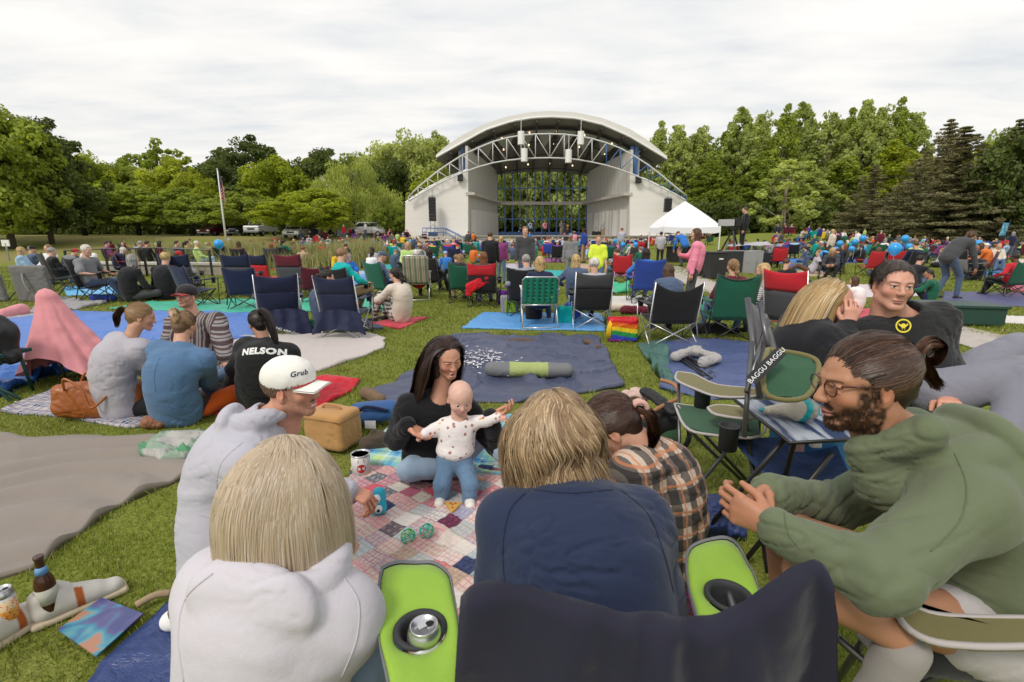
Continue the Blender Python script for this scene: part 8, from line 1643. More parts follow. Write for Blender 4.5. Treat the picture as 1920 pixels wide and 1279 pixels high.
# the crowd: middle ground by hand, far rows by rule
AUTO=[]
ON=['','second','third','fourth','fifth','sixth','seventh','eighth','ninth','tenth','eleventh','twelfth','thirteenth','fourteenth','fifteenth','sixteenth','seventeenth','eighteenth','nineteenth','twentieth']
def cname(c):return CN.get(c,c)
PW=dict(sit='seated',sitarm='seated',sitlean='leaning forward in a chair',ground='sitting cross legged',groundback='leaning back on hands',hug='sitting with knees up',stand='standing',talk='standing, one hand raised',stoop='stooping')
def auto(o,base,x):AUTO.append((o,base,x));return o
def per(x,yb,pz,deg,top,hair='short',hc='brown',pants='denim',skin='l',where='',ytop=None,group='people in the middle of the lawn',far=False,s=1.0,label=None,z=0,**k):
 p=gp(x,yb)
 if ytop is not None:
  Y=p[1];s=(At(x,ytop,Y)[2]-p[2]-z)/{'stand':1.76,'talk':1.76,'stoop':1.47}.get(pz,1.18)
 if pz.startswith('sit')and not far:s*=.93
 p[2]+=z;tn=cname(top)if isinstance(top,str)else 'patterned'
 ht={'cap':'%s cap'%cname(k.get('capc','navy')),'curly':'curly %s hair'%HN[hc],'buzz':'cropped %s hair'%HN[hc]}.get(hair,'%s %s hair'%(HAIRT[hair],HN[hc]))
 o=person(pz,p,R(deg),top,hair,hc,pants,skin,s,group=group,far=far,**k)
 if label:o['label']=label
 else:auto(o,'person, %s, %s top, %s%s'%(ht,tn,PW[pz],(' '+where)if where else ''),x)
 return o
CHP={}
def chair(x,yb,deg,col,col2=None,arm=None,tube=None,s=1.0,label=None,group='folding chairs on the lawn',**k):
 key=(col,col2,arm,tube is None,tuple(sorted((a,str(b))for a,b in k.items())));p=gp(x,yb)
 if key not in CHP:
  e=camp_chair(fab=COL[col],fab2=COL[col2]if col2 else None,arm=COL[arm]if arm else None,tube=tube,**k);CHP[key]=(e,list(e.children))
 else:
  e0,ch=CHP[key];e=e0 .copy();C.objects.link(e)
  for c in ch:d=c.copy();C.objects.link(d);d.parent=e
 e.location=p;e.rotation_euler=(0,0,R(deg));e.scale=(s,s,s);e['group']=group
 auto(e,label or 'camp chair, %s%s fabric%s'%(cname(col),' and '+cname(col2)if col2 else '',', silver tubes' if tube is SILVER else ''),x);return e
F_='behind'
# chairs and their sitters, near rows (x, y of the rear feet in the photo)
chair(528,622,25,'navy','navy',tube=SILVER,label='empty navy camp chair with its lettered carry bag draped on it');chair(650,628,-4,'navy','navy',tube=SILVER,label='empty navy camp chair draped with a dark cover, right of the lettered one')
chair(465,578,12,'navy',label='empty navy camp chair on the sea green tarp, black frame',h=.82);chair(372,574,-28,'navy',label='navy camp chair seen side on behind the red cap',h=.84)
chair(348,556,10,'dgrey','navy',w=.30,h=1.0,label='large mesh backed chair with navy band, left of the pair',group='large mesh backed chairs');chair(460,556,4,'dgrey','navy',w=.30,h=1.0,label='large mesh backed chair with dark blue band',group='large mesh backed chairs');chair(558,556,-4,'dgrey','maroon',w=.30,h=1.0,label='large mesh backed chair with a dark red band',group='large mesh backed chairs')
chair(592,566,30,'maroon',label='low dark red camp chair with white tag between navy chairs',h=.78);chair(500,545,-8,'red','navy',label='red and navy camp chair beyond the mesh backs',h=.95)
chair(652,590,-20,'black',label='black chair under the teal hooded jacket');per(654,590,'sitarm',-28,'teal','short','light','khaki',label='heavy man in a teal hoodie seated behind the navy chairs',s=1.10)
per(612,618,'hug',-55,'slate','pony','dark','dgrey',label='girl in navy hoodie on the ground between two empty navy chairs');
per(752,606,'hug',62,'cream','pony','dark',plaid_mat('greek_key',(.62,.60,.56),(.02,.02,.02),(.62,.60,.56),16,.6,.45),label='girl in beige sweater and black white patterned trousers hugging her knees',s=1.0)
chair(722,566,-35,'green',label='dark green camp chair under the man in a blue cap');per(724,566,'sitarm',-52,'slate','cap','grey','navy',capc='slate',label='man in faded blue cap and slate jacket in a green chair')
lawn_chair(gp(784,562),R(4),'lawn chair with a brown and green striped cushion',cushion=True,h=.98);per(786,560,'sit',-8,'red','curly','white','black',label='white haired woman in red sweater in the striped lawn chair')
chair(812,548,-20,'black',label='black camp chair with white tag right of the striped lawn chair');per(812,548,'sit',-30,'black','long','dark','black')
chair(869,566,2,'green',topsag=.10,label='dark green camp chair with sagging back near the centre');per(866,564,'sitlean',12,'black','long','light','tan',label='woman in black with light brown hair in the sagging green chair')
chair(908,574,-6,'black','red',trim=COL['red'],label='black and red camp chair with a red bag hung across');per(908,572,'sit',0,'dgrey','long','red','denim',label='auburn haired woman in the black and red chair')
chair(984,592,-8,'black',label='black camp chair under the man in a checked grey shirt');per(984,592,'sitarm',30,plaid_mat('grey_check',(.40,.43,.48),(.30,.33,.38),(.12,.14,.18),30),'short','grey','khaki',label='grey haired man with glasses in a pale checked shirt')
lawn_chair(gp(1010,612),R(2),'silver lawn chair with green woven webbing on the light blue tarp',h=.80);per(1012,606,'sit',-8,'navy','bob','blond','slate',label='blond woman in navy jacket in the green webbed lawn chair',shoe='brown',short=False)
chair(1106,612,0,'black','dgrey',tube=SILVER,h=.88,label='tall black camp chair with silver tubes on the light blue tarp');per(1108,606,'sit',6,'lgrey','curly','white','black',label='woman with curly white hair and grey scarf in tall black chair',s=.97);per(1078,590,'sitarm',-10,'slate','long','blond','black',label='long haired blond woman left of the white haired one',s=1.0)
per(1118,560,'stand',170,'neon','pony','light','denim',ytop=440,short=True,label='girl in neon yellow shirt standing, braid over her shoulder',fem=True)
chair(1164,530,-8,'red',label='bright red camp chair seen from behind, centre right',topsag=.09);per(1162,530,'sitlean',35,'dgrey','short','brown','denim',label='man in dark grey sweater in the bright red chair')
chair(1208,568,0,'royal',w=.30,h=.95,label='wide royal blue camp chair right of centre');per(1206,564,'sitarm',-4,'blue','bob','dark','denim',label='dark haired person in bright blue jacket in the wide blue chair',s=1.05)
chair(1250,642,3,'black',tube=SILVER,h=.84,w=.30,topsag=.12,label='big black camp chair with sagging back and silver tubes');per(1250,628,'sitlean',-4,'slate','bob','brown','black',label='brown haired woman in slate jacket in the big black chair',s=1.0)
chair(1357,634,-2,'green',topsag=.08,h=.92,label='green camp chair behind the slate blue tarp',trim=COL['dgrey']);per(1357,626,'sit',4,'maroon','pony','light','denim',label='woman with long light brown ponytail in the green chair')
chair(1478,638,-55,'dgrey','red',tube=SILVER,h=.98,label='grey and red high backed camp chair turned to the left');stripe=bpy.data.materials.new('striped_jersey');g=NG(stripe);x_,y_,z_=g.sep(g.coord());g.set(Base_Color=g.mix(g.math('LESS_THAN',g.math('FRACT',g.math('MULTIPLY',z_,32)),.28),(.72,.70,.68),(.05,.05,.07)),Roughness=.9)
per(1442,632,'sitlean',40,stripe,'long','blond','denim',label='blond woman in striped top resting her chin on her hand',s=1.02)
# standing figures
per(920,545,'stand',0,'black','short','brown','black',ytop=434,label='person in black top standing with back turned, left of centre');per(940,532,'stand',-20,'plum','pony','blond','denim',ytop=442,label='blond person in plum top standing behind the black top',far=True)
per(984,550,'stand',182,'dgrey','short','light','slate',ytop=424,label='tall man in dark grey printed shirt facing the camera');per(1068,533,'stand',168,'grey','cap','dark','grey',skin='t',ytop=437,capc='grey',label='young man in grey hooded jacket and beanie facing the camera')
per(1294,590,'talk',75,'pink','long','brown','dgrey',ytop=427,skin='l',label='long haired woman in pink sweatshirt standing by the tent',fem=True);per(1236,500,'stand',-8,'lgrey','short','dark','black',ytop=434,skin='t',short=True,label='man in grey tee and black shorts under the white tent',far=True);per(1278,500,'stoop',20,'blue','cap','brown','dgrey',ytop=434,capc='maroon',label='man in bright blue jacket bending under the white tent',far=True)
per(1772,560,'stoop',-82,'dgrey','pony','brown','slate',ytop=434,skin='t',label='woman in grey hoodie and jeans stooping at the right',fem=True)
per(757,476,'stand',10,'yellow','buzz','grey','black',ytop=440,label='man in a yellow jacket standing near the left stage wall',far=True);per(776,474,'stand',-20,'slate','short','grey','dgrey',ytop=444,label='grey haired figure standing beside the yellow jacket',far=True)
per(98,532,'sit',170,'white','short','light','tan',ytop=458,label='woman in a loose white blouse facing the camera at the left',far=True);per(171,530,'sit',175,'white','cap','brown','denim',ytop=458,capc='royal',short=True,label='man in white tee and royal blue cap at the left',far=True)
per(610,476,'stoop',-80,'slate','short','dark','lblue',ytop=455,label='person in dark blue bending over left of the stage',far=True);per(527,482,'talk',200,'brown','long','light','brown',ytop=450,label='person in brown print dress with arm out, left far crowd',far=True);per(654,446,'stand',90,'red','short','brown','khaki',ytop=433,label='distant walker in red near the silver van',far=True)
# left middle ground
chair(186,566,-72,'black',label='black camp chair in profile at the left',s=1.1);per(184,566,'sitarm',-74,'grey','short','white','slate',short=True,s=1.12,label='grey haired man in grey tee in the black chair at left')
per(250,566,'ground',-20,'black','bob','grey','dgrey',label='person with ash blond bob and black sweater on the ground',s=1.12);per(316,562,'ground',8,'black','short','blond','grey',label='blond person in black top with a red hood on the ground',s=1.15);per(338,540,'hug',-10,'lgrey','cap','brown','grey',capc='red',label='person in pale grey hoodie with a red cap behind',s=1.1)
chair(118,545,-35,'black',h=1.0,label='black folding chair behind the grey lounger backs');per(118,540,'sit',-35,'black','short','grey','black',skin='l');per(60,535,'sit',-60,'lblue','long','blond','denim');per(78,528,'sit',-30,'slate','cap','grey','dgrey',capc='black')
per(136,530,'sitlean',-40,'grey','cap','brown','grey',capc='red',label='hunched person in grey with a red cap at the left');chair(136,530,-40,'grey');chair(245,520,-60,'red');per(228,520,'sitlean',-70,'navy','bob','white','denim')
for x_,c_,h_,hc_,d_ in((276,'black','short','grey',-40),(288,'black','short','dark',-30),(312,'maroon','long','dark',-60),(343,'slate','short','dark',-80),(362,'olive','pony','dark',-50),(380,'lime','short','white',-60)):per(x_,507,'sit',d_,c_,h_,hc_,'denim' if c_!='lime' else 'lblue',where='on the stone wall',group='people sitting on the low stone wall',far=True)
for x_,c_,h_,hc_,d_,yb in((212,'plum','short','dark',-60,500),(236,'black','long','dark',200,498),(265,'lblue','cap','brown',60,500),(420,'black','bob','dark',10,500),(455,'brown','long','brown',5,506)):per(x_,yb,'sit',d_,c_,h_,hc_,far=True);chair(x_,yb,d_,rnd.choice(['black','navy','brown']))
# right middle ground
chair(1885,556,8,'green',topsag=.08,h=.84,label='dark green camp chair on the dusty navy tarp at right');per(1884,556,'sitarm',25,'red','buzz','dark','black',skin='d',label='boy in a red shirt in the dark green chair at right',s=.92)
chair(1812,526,-100,'grey','black',label='empty grey and black lounge chair behind the stooping woman',h=.95);chair(1702,520,5,'black',label='black chair under the man in navy at right');per(1703,520,'sit',0,'navy','buzz','brown','denim',s=1.1,label='broad man in navy tee behind the couple at right')
chair(1628,517,3,'red',label='empty bright red camp chair left of its twin');chair(1666,515,-6,'red',label='empty bright red camp chair right of its twin');chair(1568,514,50,'black',label='low black lounge chair tilted back at right');per(1572,512,'sit',60,'black','bob','red','black',label='auburn woman in black reclining in a low lounge chair')
per(1518,514,'groundback',60,'lavender','short','light','brown',label='person in lavender hoodie leaning back on the grass');per(1545,506,'hug',30,'white','pony','brown','pink',s=.7);per(1738,572,'hug',60,'green','buzz','dark','navy',skin='t',label='dark haired child in green jacket bent over at right',s=.8);per(1712,545,'hug',-70,'black','short','dark','denim',label='person in black tee with plaid shirt round the waist')
per(1602,588,'ground',30,'white','long','brown','white',s=.75,label='small girl with brown hair between the couple');per(1482,548,'groundback',-80,'black','buzz','brown','dgrey',label='person lying back on the grass behind the red topped chair',s=.95)
per(1908,548,'hug',-10,'pink','long','dark','pink',s=.8,label='girl in pink at the right edge of the crowd');per(1865,508,'sit',150,'cream','long','blond','denim');per(1845,505,'sit',-150,'white','cap','light','denim',capc='white')
# rows beyond, by rule
def far_rows():
 occ=[]
 tops=['black','navy','white','grey','lgrey','dgrey','red','pink','teal','blue','royal','lblue','green','lime','yellow','orange','purple','maroon','tan','cream','brown','olive','lavender','plum','slate','red','black','navy','slate','dgrey']
 hs=['short','short','bob','long','pony','curly','buzz','cap'];hcs=['blond','white','grey','brown','dark','red','light','brown','dark'];cc=['black','navy','royal','green','red','grey','maroon','teal','purple','dgrey']
 rows=[(463.5,16,.02),(465.5,16,.02),(468,17,.03),(471,19,.05),(475,22,.06),(480,28,.08),(486,36,.1),(494,50,.12),(503,60,.12),(514,74,.10),(527,100,.05)][::-1];global MASS;MASS=[]
 n=0
 for ri,(y,st,_)in enumerate(rows):
  x=200+rnd.uniform(0,st)if y<485 else 395+rnd.uniform(0,st)
  while x<1935:
   xx=x+rnd.uniform(-.25,.25)*st;yy=y+rnd.uniform(-.35,.35)*(abs(rows[min(ri+1,len(rows)-1)][0]-y)+2)*.5;x+=st*rnd.uniform(.8,1.25)
   if y>509 and not(560<xx<700 or 760<xx<960 or 1020<xx<1060 or 1500<xx<1560 or 1790<xx<1930):continue
   if y>490 and 1215<xx<1420:continue
   if y<478 and 1330<xx<1450:continue
   if y<476 and not 560<xx<1330 and not xx>1440:continue
   if xx<560 and y<488 and rnd.random()<.35:continue
   if y>495 and xx<470:continue
   p=gp(xx,yy)
   if any((p[0]-a)**2+(p[1]-b)**2<.32 for a,b in occ):continue
   if y>500 and(890<xx<1150):continue
   if any(poly_in(q_,np.array([p[0]]),np.array([p[1]]))[0]for q_ in BADP):continue
   occ.append((p[0],p[1]));u=rnd.random();pz=rnd.choices(['sit','sitarm','sitlean','ground','hug','groundback','stand','talk'],[.3,.15,.12,.2,.08,.06,.05,.02])[0]
   if y>500 and pz in('stand','talk'):pz='ground'
   if pz in('stand','talk')and rnd.random()<.4:pz='sit'
   deg=rnd.gauss(-(xx-1020)*-.02,22)if rnd.random()<.75 else rnd.uniform(-180,180);hr=rnd.choice(hs);tp=rnd.choice(tops)
   if n>=205:MASS.append((p,pz,deg,tp,hr,rnd.choice(hcs),rnd.choice(cc),rnd.choice(['denim','black','khaki','slate'])));continue
   per(xx,yy,pz,deg,tp,hr,rnd.choice(hcs),rnd.choice(['denim','black','dgrey','khaki','slate','grey','lblue']),rnd.choice(['l','l','l','m','t','d']),capc=rnd.choice(['navy','white','red','black','lblue','grey']),short=(rnd.random()<.3),far=True,s=rnd.uniform(.9,1.05),group='crowd seated before the stage',where='far back' if y<476 else '')
   n+=1
   if pz.startswith('sit'):
    w=rnd.choice(cc)
    lb='%s folding chair under the %s %s person in %s'%(cname(w),HAIRT[hr],'' if hr=='cap' else 'haired',cname(tp))
    lb=' '.join(lb.split())
    if y>481:chair(xx,yy,deg,w,group='folding chairs in the far crowd',label=lb)
    else:farchair(p,deg,w,xx,lb)
 print('far people',n,'mass',len(MASS))
FC={}
def farchair(p,deg,w,x,lb):
 if 'm' not in FC:
  m=MB();m.mi=0
  for c4 in([(-.26,-.17,.37),(.26,-.17,.37),(.27,-.32,.88),(-.27,-.32,.88)],[(-.26,-.17,.37),(.26,-.17,.37),(.26,.25,.43),(-.26,.25,.43)]):addm(m,fabric_sheet(c4,3,3,-.02))
  m.mi=1
  for a,b in(((-.28,-.25,0),(.26,-.17,.37)),((.28,-.25,0),(-.26,-.17,.37)),((-.28,.27,0),(.26,.25,.43)),((.28,.27,0),(-.26,.25,.43)),((-.27,-.2,.1),(-.27,-.32,.88)),((.27,-.2,.1),(.27,-.32,.88))):m.tube([a,b],.011,5)
  FC['m']=m.mesh('far_chair',True);FC['m'].materials.append(cloth(COL['navy']));FC['m'].materials.append(DKTUBE)
 o=link('camp_chair',FC['m'],None,None,loc=p,rz=R(deg),cat='camp chair',group='folding chairs in the far crowd');slot(o,cloth(COL[w]),DKTUBE);auto(o,lb,x)
BADP=[np.array([gp(1210,500)[:2],gp(1360,500)[:2],gp(1360,470)[:2],gp(1210,470)[:2]])]
far_rows()
def mass():
 Vs,Qs,Cs,n=[],[],[],0;lo={}
 for p,pz,deg,tp,hr,hc,cc,pn in MASS:
  if pz not in lo:
   sp=pose_spec(pz);sp.update(hh=.022,bh=.034,th=.034,kh=.034,handh=.02,fold=0,kfold=0);b=build_person(sp);hv,hq=hair_base('short' if pz!='ground' else 'bob',b['hc'],b['HM'],.92).mesh(.02)
   parts=[(b['body'][0],b['body'][1],'s'),(b['top'][0],b['top'][1],'t'),(b['trousers'][0],b['trousers'][1],'p'),(hv,hq,'h')];lo[pz]=parts
  c,s_=math.cos(R(deg)),math.sin(R(deg));M=np.array([[c,-s_,0],[s_,c,0],[0,0,1]]);cols=dict(s=SK[rnd.choice('llmt')],t=COL[tp],p=COL[pn],h=HC[hc])
  for V,Q,k in lo[pz]:Vs.append(V@M.T+p);Qs.append(Q+n);Cs.append(np.tile(A(*cols[k]),(len(V),1)));n+=len(V)
  if pz.startswith('sit'):
   for a,b_ in(((-.27,-.17,.34),(.27,-.32,.88)),((-.27,-.2,.37),(.27,.25,.43))):
    v=np.array([[a[0],a[1],a[2]],[b_[0],a[1],a[2]],[b_[0],b_[1],b_[2]],[a[0],b_[1],b_[2]]]);Vs.append(np.concatenate([v,v+A(0,-.02,-.01)])@M.T+p);Qs.append(np.array([[0,1,2,3],[7,6,5,4]])+n);Cs.append(np.tile(A(*COL[cc]),(8,1)));n+=8
 if Vs:link('crowd',np_mesh('crowd',np.concatenate(Vs),np.concatenate(Qs),True,np.concatenate(Cs)),None,vcol_mat('crowd_cloth',.85),label='dense distant crowd seated right before the stage',cat='crowd',kind='stuff')
mass()
def mats_():
 names=['blue','royal','red','green','cream','lblue','grey','teal','plum','lavender','tan','navy'];i=0
 for y,st in((472,120),(480,110),(489,120),(500,130),(513,170)):
  x=420+rnd.uniform(0,60)
  while x<1930:
   if not 1220<x<1420:
    w=st*rnd.uniform(.3,.5);c=names[i%len(names)];h=4+(y-465)*.16
    ob=quad('blanket',(x-w*.5,y-h*.5),(x+w*.4,y-h*.4),(x+w*.5,y+h*.5),(x-w*.45,y+h*.5),tarp(COL[c],.6),'x',amp=.006,res=.3,group='mats spread among the crowd');auto(ob,'%s mat spread among the seated crowd'%cname(c),x)
   x+=st*rnd.uniform(.8,1.3);i+=1
mats_()
# structures and vehicles beyond the crowd
def tent():
 D=25.;pts=[At(1245,425,D),At(1352,425,D)];w=pts[1][0]-pts[0][0];zt=pts[0][2];cx=(pts[0][0]+pts[1][0])/2;d=w*.95;apz=At(1290,377,D+d/2)[2]
 e=empty('canopy_tent',(cx,D+d/2,0),R(0),label='white pop up canopy tent over the sound desk',cat='tent');wm=cloth((.80,.79,.82),.7);n=16;m=MB()
 cor=[(-w/2,-d/2),(w/2,-d/2),(w/2,d/2),(-w/2,d/2)]
 for k in range(4):
  a,b=cor[k],cor[(k+1)%4];rows=[]
  for i in range(n+1):
   t=i/n;row=[A(a[0]*(1-t)+0,a[1]*(1-t),0),A(b[0]*(1-t),b[1]*(1-t),0)];z=zt+(apz-zt)*(t**.88);rows.append([row[0]*(1-s)+row[1]*s+A(0,0,z-.05*math.sin(PI*s)*(1-t)*1.0)for s in np.linspace(0,1,13)])
  V=np.array(rows).reshape(-1,3);m.add(V,[(i*13+j,i*13+j+1,(i+1)*13+j+1,(i+1)*13+j)for i in range(n)for j in range(12)])
  rows=[[A(a[0]*(1-s)+b[0]*s,a[1]*(1-s)+b[1]*s,zt-.05*math.sin(PI*s)-.30*q+.02*math.sin(s*20)*q)for s in np.linspace(0,1,13)]for q in(0,.5,1)];V=np.array(rows).reshape(-1,3);m.add(V,[((i+1)*13+j,(i+1)*13+j+1,i*13+j+1,i*13+j)for i in range(2)for j in range(12)])
 m.build('canopy',wm,e,smooth=True)
 for a in cor:g_=MB();g_.box((a[0]*.985,a[1]*.985,zt/2-.1),(.05,.05,zt));g_.build('leg',WHITEP,e)
 m=MB()
 for k in range(4):a,b=cor[k],cor[(k+1)%4];m.tube([(a[0]*.98,a[1]*.98,zt-.1),((a[0]+b[0])/2,(a[1]+b[1])/2,zt-.45),(b[0]*.98,b[1]*.98,zt-.1)],.018,5)
 m.build('truss_bars',WHITEP,e)
 m=MB();m.box((0,-d*.1,.78),(w*.7,.8,.06));m.box((0,-d*.1-.38,.40),(w*.7,.02,.74));e2=m.build('sound_desk',mat('dark_cloth',(.02,.02,.022),.9),label='long black draped table under the white tent',cat='table');e2 .location=(cx,D+d/2,0)
tent()
def camera_rig():
 p=gp(1375,505);p[1]=20;X=At(1378,460,20)[0];e=empty('platform',(X,20.3,0),label='black riser platform under the camera operator',cat='platform');m=MB();m.box((0,0,.36),(2.4,1.8,.72));m.build('deck',mat('dark_cloth',(.02,.02,.022),.9),e)
 e=empty('tv_camera',(At(1372,460,20)[0],20,.72),label='grey broadcast camera on a black tripod beside the tent',cat='camera');zc=At(1368,418,20)[2]-.72
 for a in(0,2.1,4.2):m=MB();m.tube([(0,0,zc-.25),(.42*math.cos(a+.4),.42*math.sin(a+.4),0)],.035,6);m.build('leg',BLACK,e)
 m=MB();m.box((-.28,0,zc),(.62,.26,.26));m.build('lens_box',mat('camera_grey',(.42,.42,.42),.5),e,bevel=.02);m=MB();m.box((.10,0,zc+.02),(.30,.26,.34));m.build('camera_body',BLACK,e,bevel=.02);m=MB();m.box((0,0,zc-.2),(.2,.16,.12));m.build('fluid_head',BLACK,e)
 per(1390,506,'stand',80,'black','short','brown','black',label='camera operator in black standing on the platform',z=.72,s=1.02,far=True);o=C.objects[-1];o.location=(At(1391,460,20.1)[0],20.1,.72)
camera_rig()
def bin_(x,yb,ytop,lab):
 p=gp(x,yb);h=At(x,ytop,p[1])[2];e=empty('trash_bin',tuple(p),R(5),label=lab,cat='trash bin',group='black wheeled bins');m=MB();m.box((0,0,h*.48),(.50,.50,h*.92),top=1.16);m.build('bin_body',mat('bin_black',(.022,.022,.024),.55),e,bevel=.02);m=MB();m.box((0,0,h*.97),(.62,.62,.05));m.build('lid',mat('bin_black',(.022,.022,.024),.55),e,bevel=.015)
 m=MB();m.box((.05,-.285,h*.75),(.14,.01,.04));m.build('label_strip',WHITEP,e);m=MB()
 for s_ in(-1,1):m.tube([(s_*.22,.22,.09),(s_*.27,.22,.09)],.09,12)
 m.build('wheels',BLACK,e)
bin_(1338,523,472,'big black wheeled trash bin near the tent');bin_(1318,518,480,'smaller black wheeled bin left of the big one')
for i,(x,y,c,w,h,lab)in enumerate(((1366,512,'b',.8,.85,'black road case right of the trash bins'),(1396,512,'s',.55,.82,'left silver flight case standing on end'),(1412,510,'s',.45,.82,'right silver flight case standing on end'),(1385,500,'b',.9,.6,'long black case behind the flight cases'))):
 p=gp(x,y);e=empty('flight_case',tuple(p),R(-4),label=lab,cat='flight case',group='flight cases by the tent');m=MB();m.box((0,0,h/2),(w,.5,h));m.build('case_body',mat('silver_case',(.36,.36,.37),.45,.4)if c=='s' else mat('dark_case',(.02,.02,.022),.6),e,bevel=.012);m=MB();m.box((0,-.255,h*.5),(w*.14,.012,h*.14));m.box((0,-.252,h*.98),(w,.012,.03));m.box((0,-.252,h*.02),(w,.012,.03));m.build('trim',SILVER,e)
p=gp(1396,506);m=MB();addm(m,fabric_sheet([(-.8,-.3,.95),(.9,-.3,1.0),(1.0,.4,1.15),(-.7,.4,1.0)],10,6,.05,n=(0,0,1),wr=.02));o=m.build('cover_sheet',cloth((.40,.40,.41)),smooth=True,label='grey sheet thrown over the flight cases',cat='cover');o.location=p
def balloon(x,y,Y,lab,r=.14):
 p=At(x,y,Y);e=empty('balloon',tuple(p),label=lab,cat='balloon',group='light blue balloons over the crowd');bm_=mat('balloon_blue',(.03,.33,.75),.22,Transmission_Weight=.0);m=MB();m.lathe((0,0,0),[(.001,-r*1.18),(r*.12,-r*1.12),(r*.45,-r*.95),(r*.85,-r*.45),(r*1.0,0),(r*.93,r*.42),(r*.65,r*.8),(r*.3,r*1.0),(.001,r*1.04)],20);m.lathe((0,0,-r*1.22),[(.02,0),(.006,.02)],8);m.build('balloon_skin',bm_,e,smooth=True);m=MB();m.tube([(0,0,-r*1.2),(.03,.02,-r*1.2-.3),(.0,0,-r*1.2-.65)],.004,4);m.build('string',WHITEP,e)
BL=[(410,458,16),(1139,463,30),(1153,452,32),(1168,459,30),(1186,454,31),(1192,459,29),(1202,468,27),(1460,463,26),(1546,478,17),(1567,469,23),(1575,457,24),(1603,454,24),(1597,467,26),(1618,447,23),(1619,467,26),(1678,467,12.5),(1697,448,20),(1705,463,22),(1834,457,20)]
for i,(x,y,Y)in enumerate(BL):
 lab='light blue balloon over the crowd, %s from left'%(['leftmost']+ON[1:])[i]if i else 'single light blue balloon above the stone wall crowd at left'
 if x==1678:lab='largest light blue balloon, near the man in navy at right'
 balloon(x,y,Y,lab,.155 if x==1678 else.15)
def flag():
 D=50;b,t=At(424,452,D),At(408,318,D);t[0]=b[0];z0=on(b[0],D);e=empty('flagpole',(b[0],D,z0),label='tall white flagpole with an American flag on the left lawn',cat='flagpole');H_=At(412,318,D)[2]-z0;m=MB();m.tube([(0,0,0),(0,0,H_*.5),(0,0,H_)],[.10,.08,.05],10);m.lathe((0,0,H_),[(.0,0),(.09,.05),(.0,.16)],8);m.build('pole',WHITEP,e,smooth=True)
 m=bpy.data.materials.new('flag_cloth');g=NG(m);x,y,z=g.sep(g.coord('UV'));st=g.math('LESS_THAN',g.math('FRACT',g.math('MULTIPLY',y,6.5)),.5);c=g.mix(st,(.75,.73,.72),(.55,.02,.04));can_=g.math('MULTIPLY',g.math('LESS_THAN',x,.42),g.math('GREATER_THAN',y,.46));vo=g.new('ShaderNodeTexVoronoi');g.put(vo.inputs[0],g.coord('UV'));vo.inputs['Scale'].default_value=14;vo.inputs['Randomness'].default_value=0;c=g.mix(can_,c,g.mix(g.math('LESS_THAN',vo.outputs[0],.25),(.02,.04,.18),(.7,.7,.7)));g.set(Base_Color=c,Roughness=.8)
 nx,nz=26,16;V,uv=[],[]
 for i in range(nx+1):
  for k in range(nz+1):u,v=i/nx,k/nz;V.append([.1+u*.30+.06*math.sin(u*9),.18*math.sin(u*11+v*2),H_-.3-(1-v)*1.9-u*1.3-.15*math.sin(u*7)]);uv.append([u,v])
 i,k=np.meshgrid(np.arange(nx),np.arange(nz),indexing='ij');a=(i*(nz+1)+k).ravel();Q=np.stack([a,a+nz+1,a+nz+2,a+1],1);V=np.array(V);link('flag',np_mesh('flag',np.concatenate([V,V+A(0,.01,0)]),np.concatenate([Q,Q[:,::-1]+len(V)]),True,uv=np.array(uv+uv)),e,m)
flag()
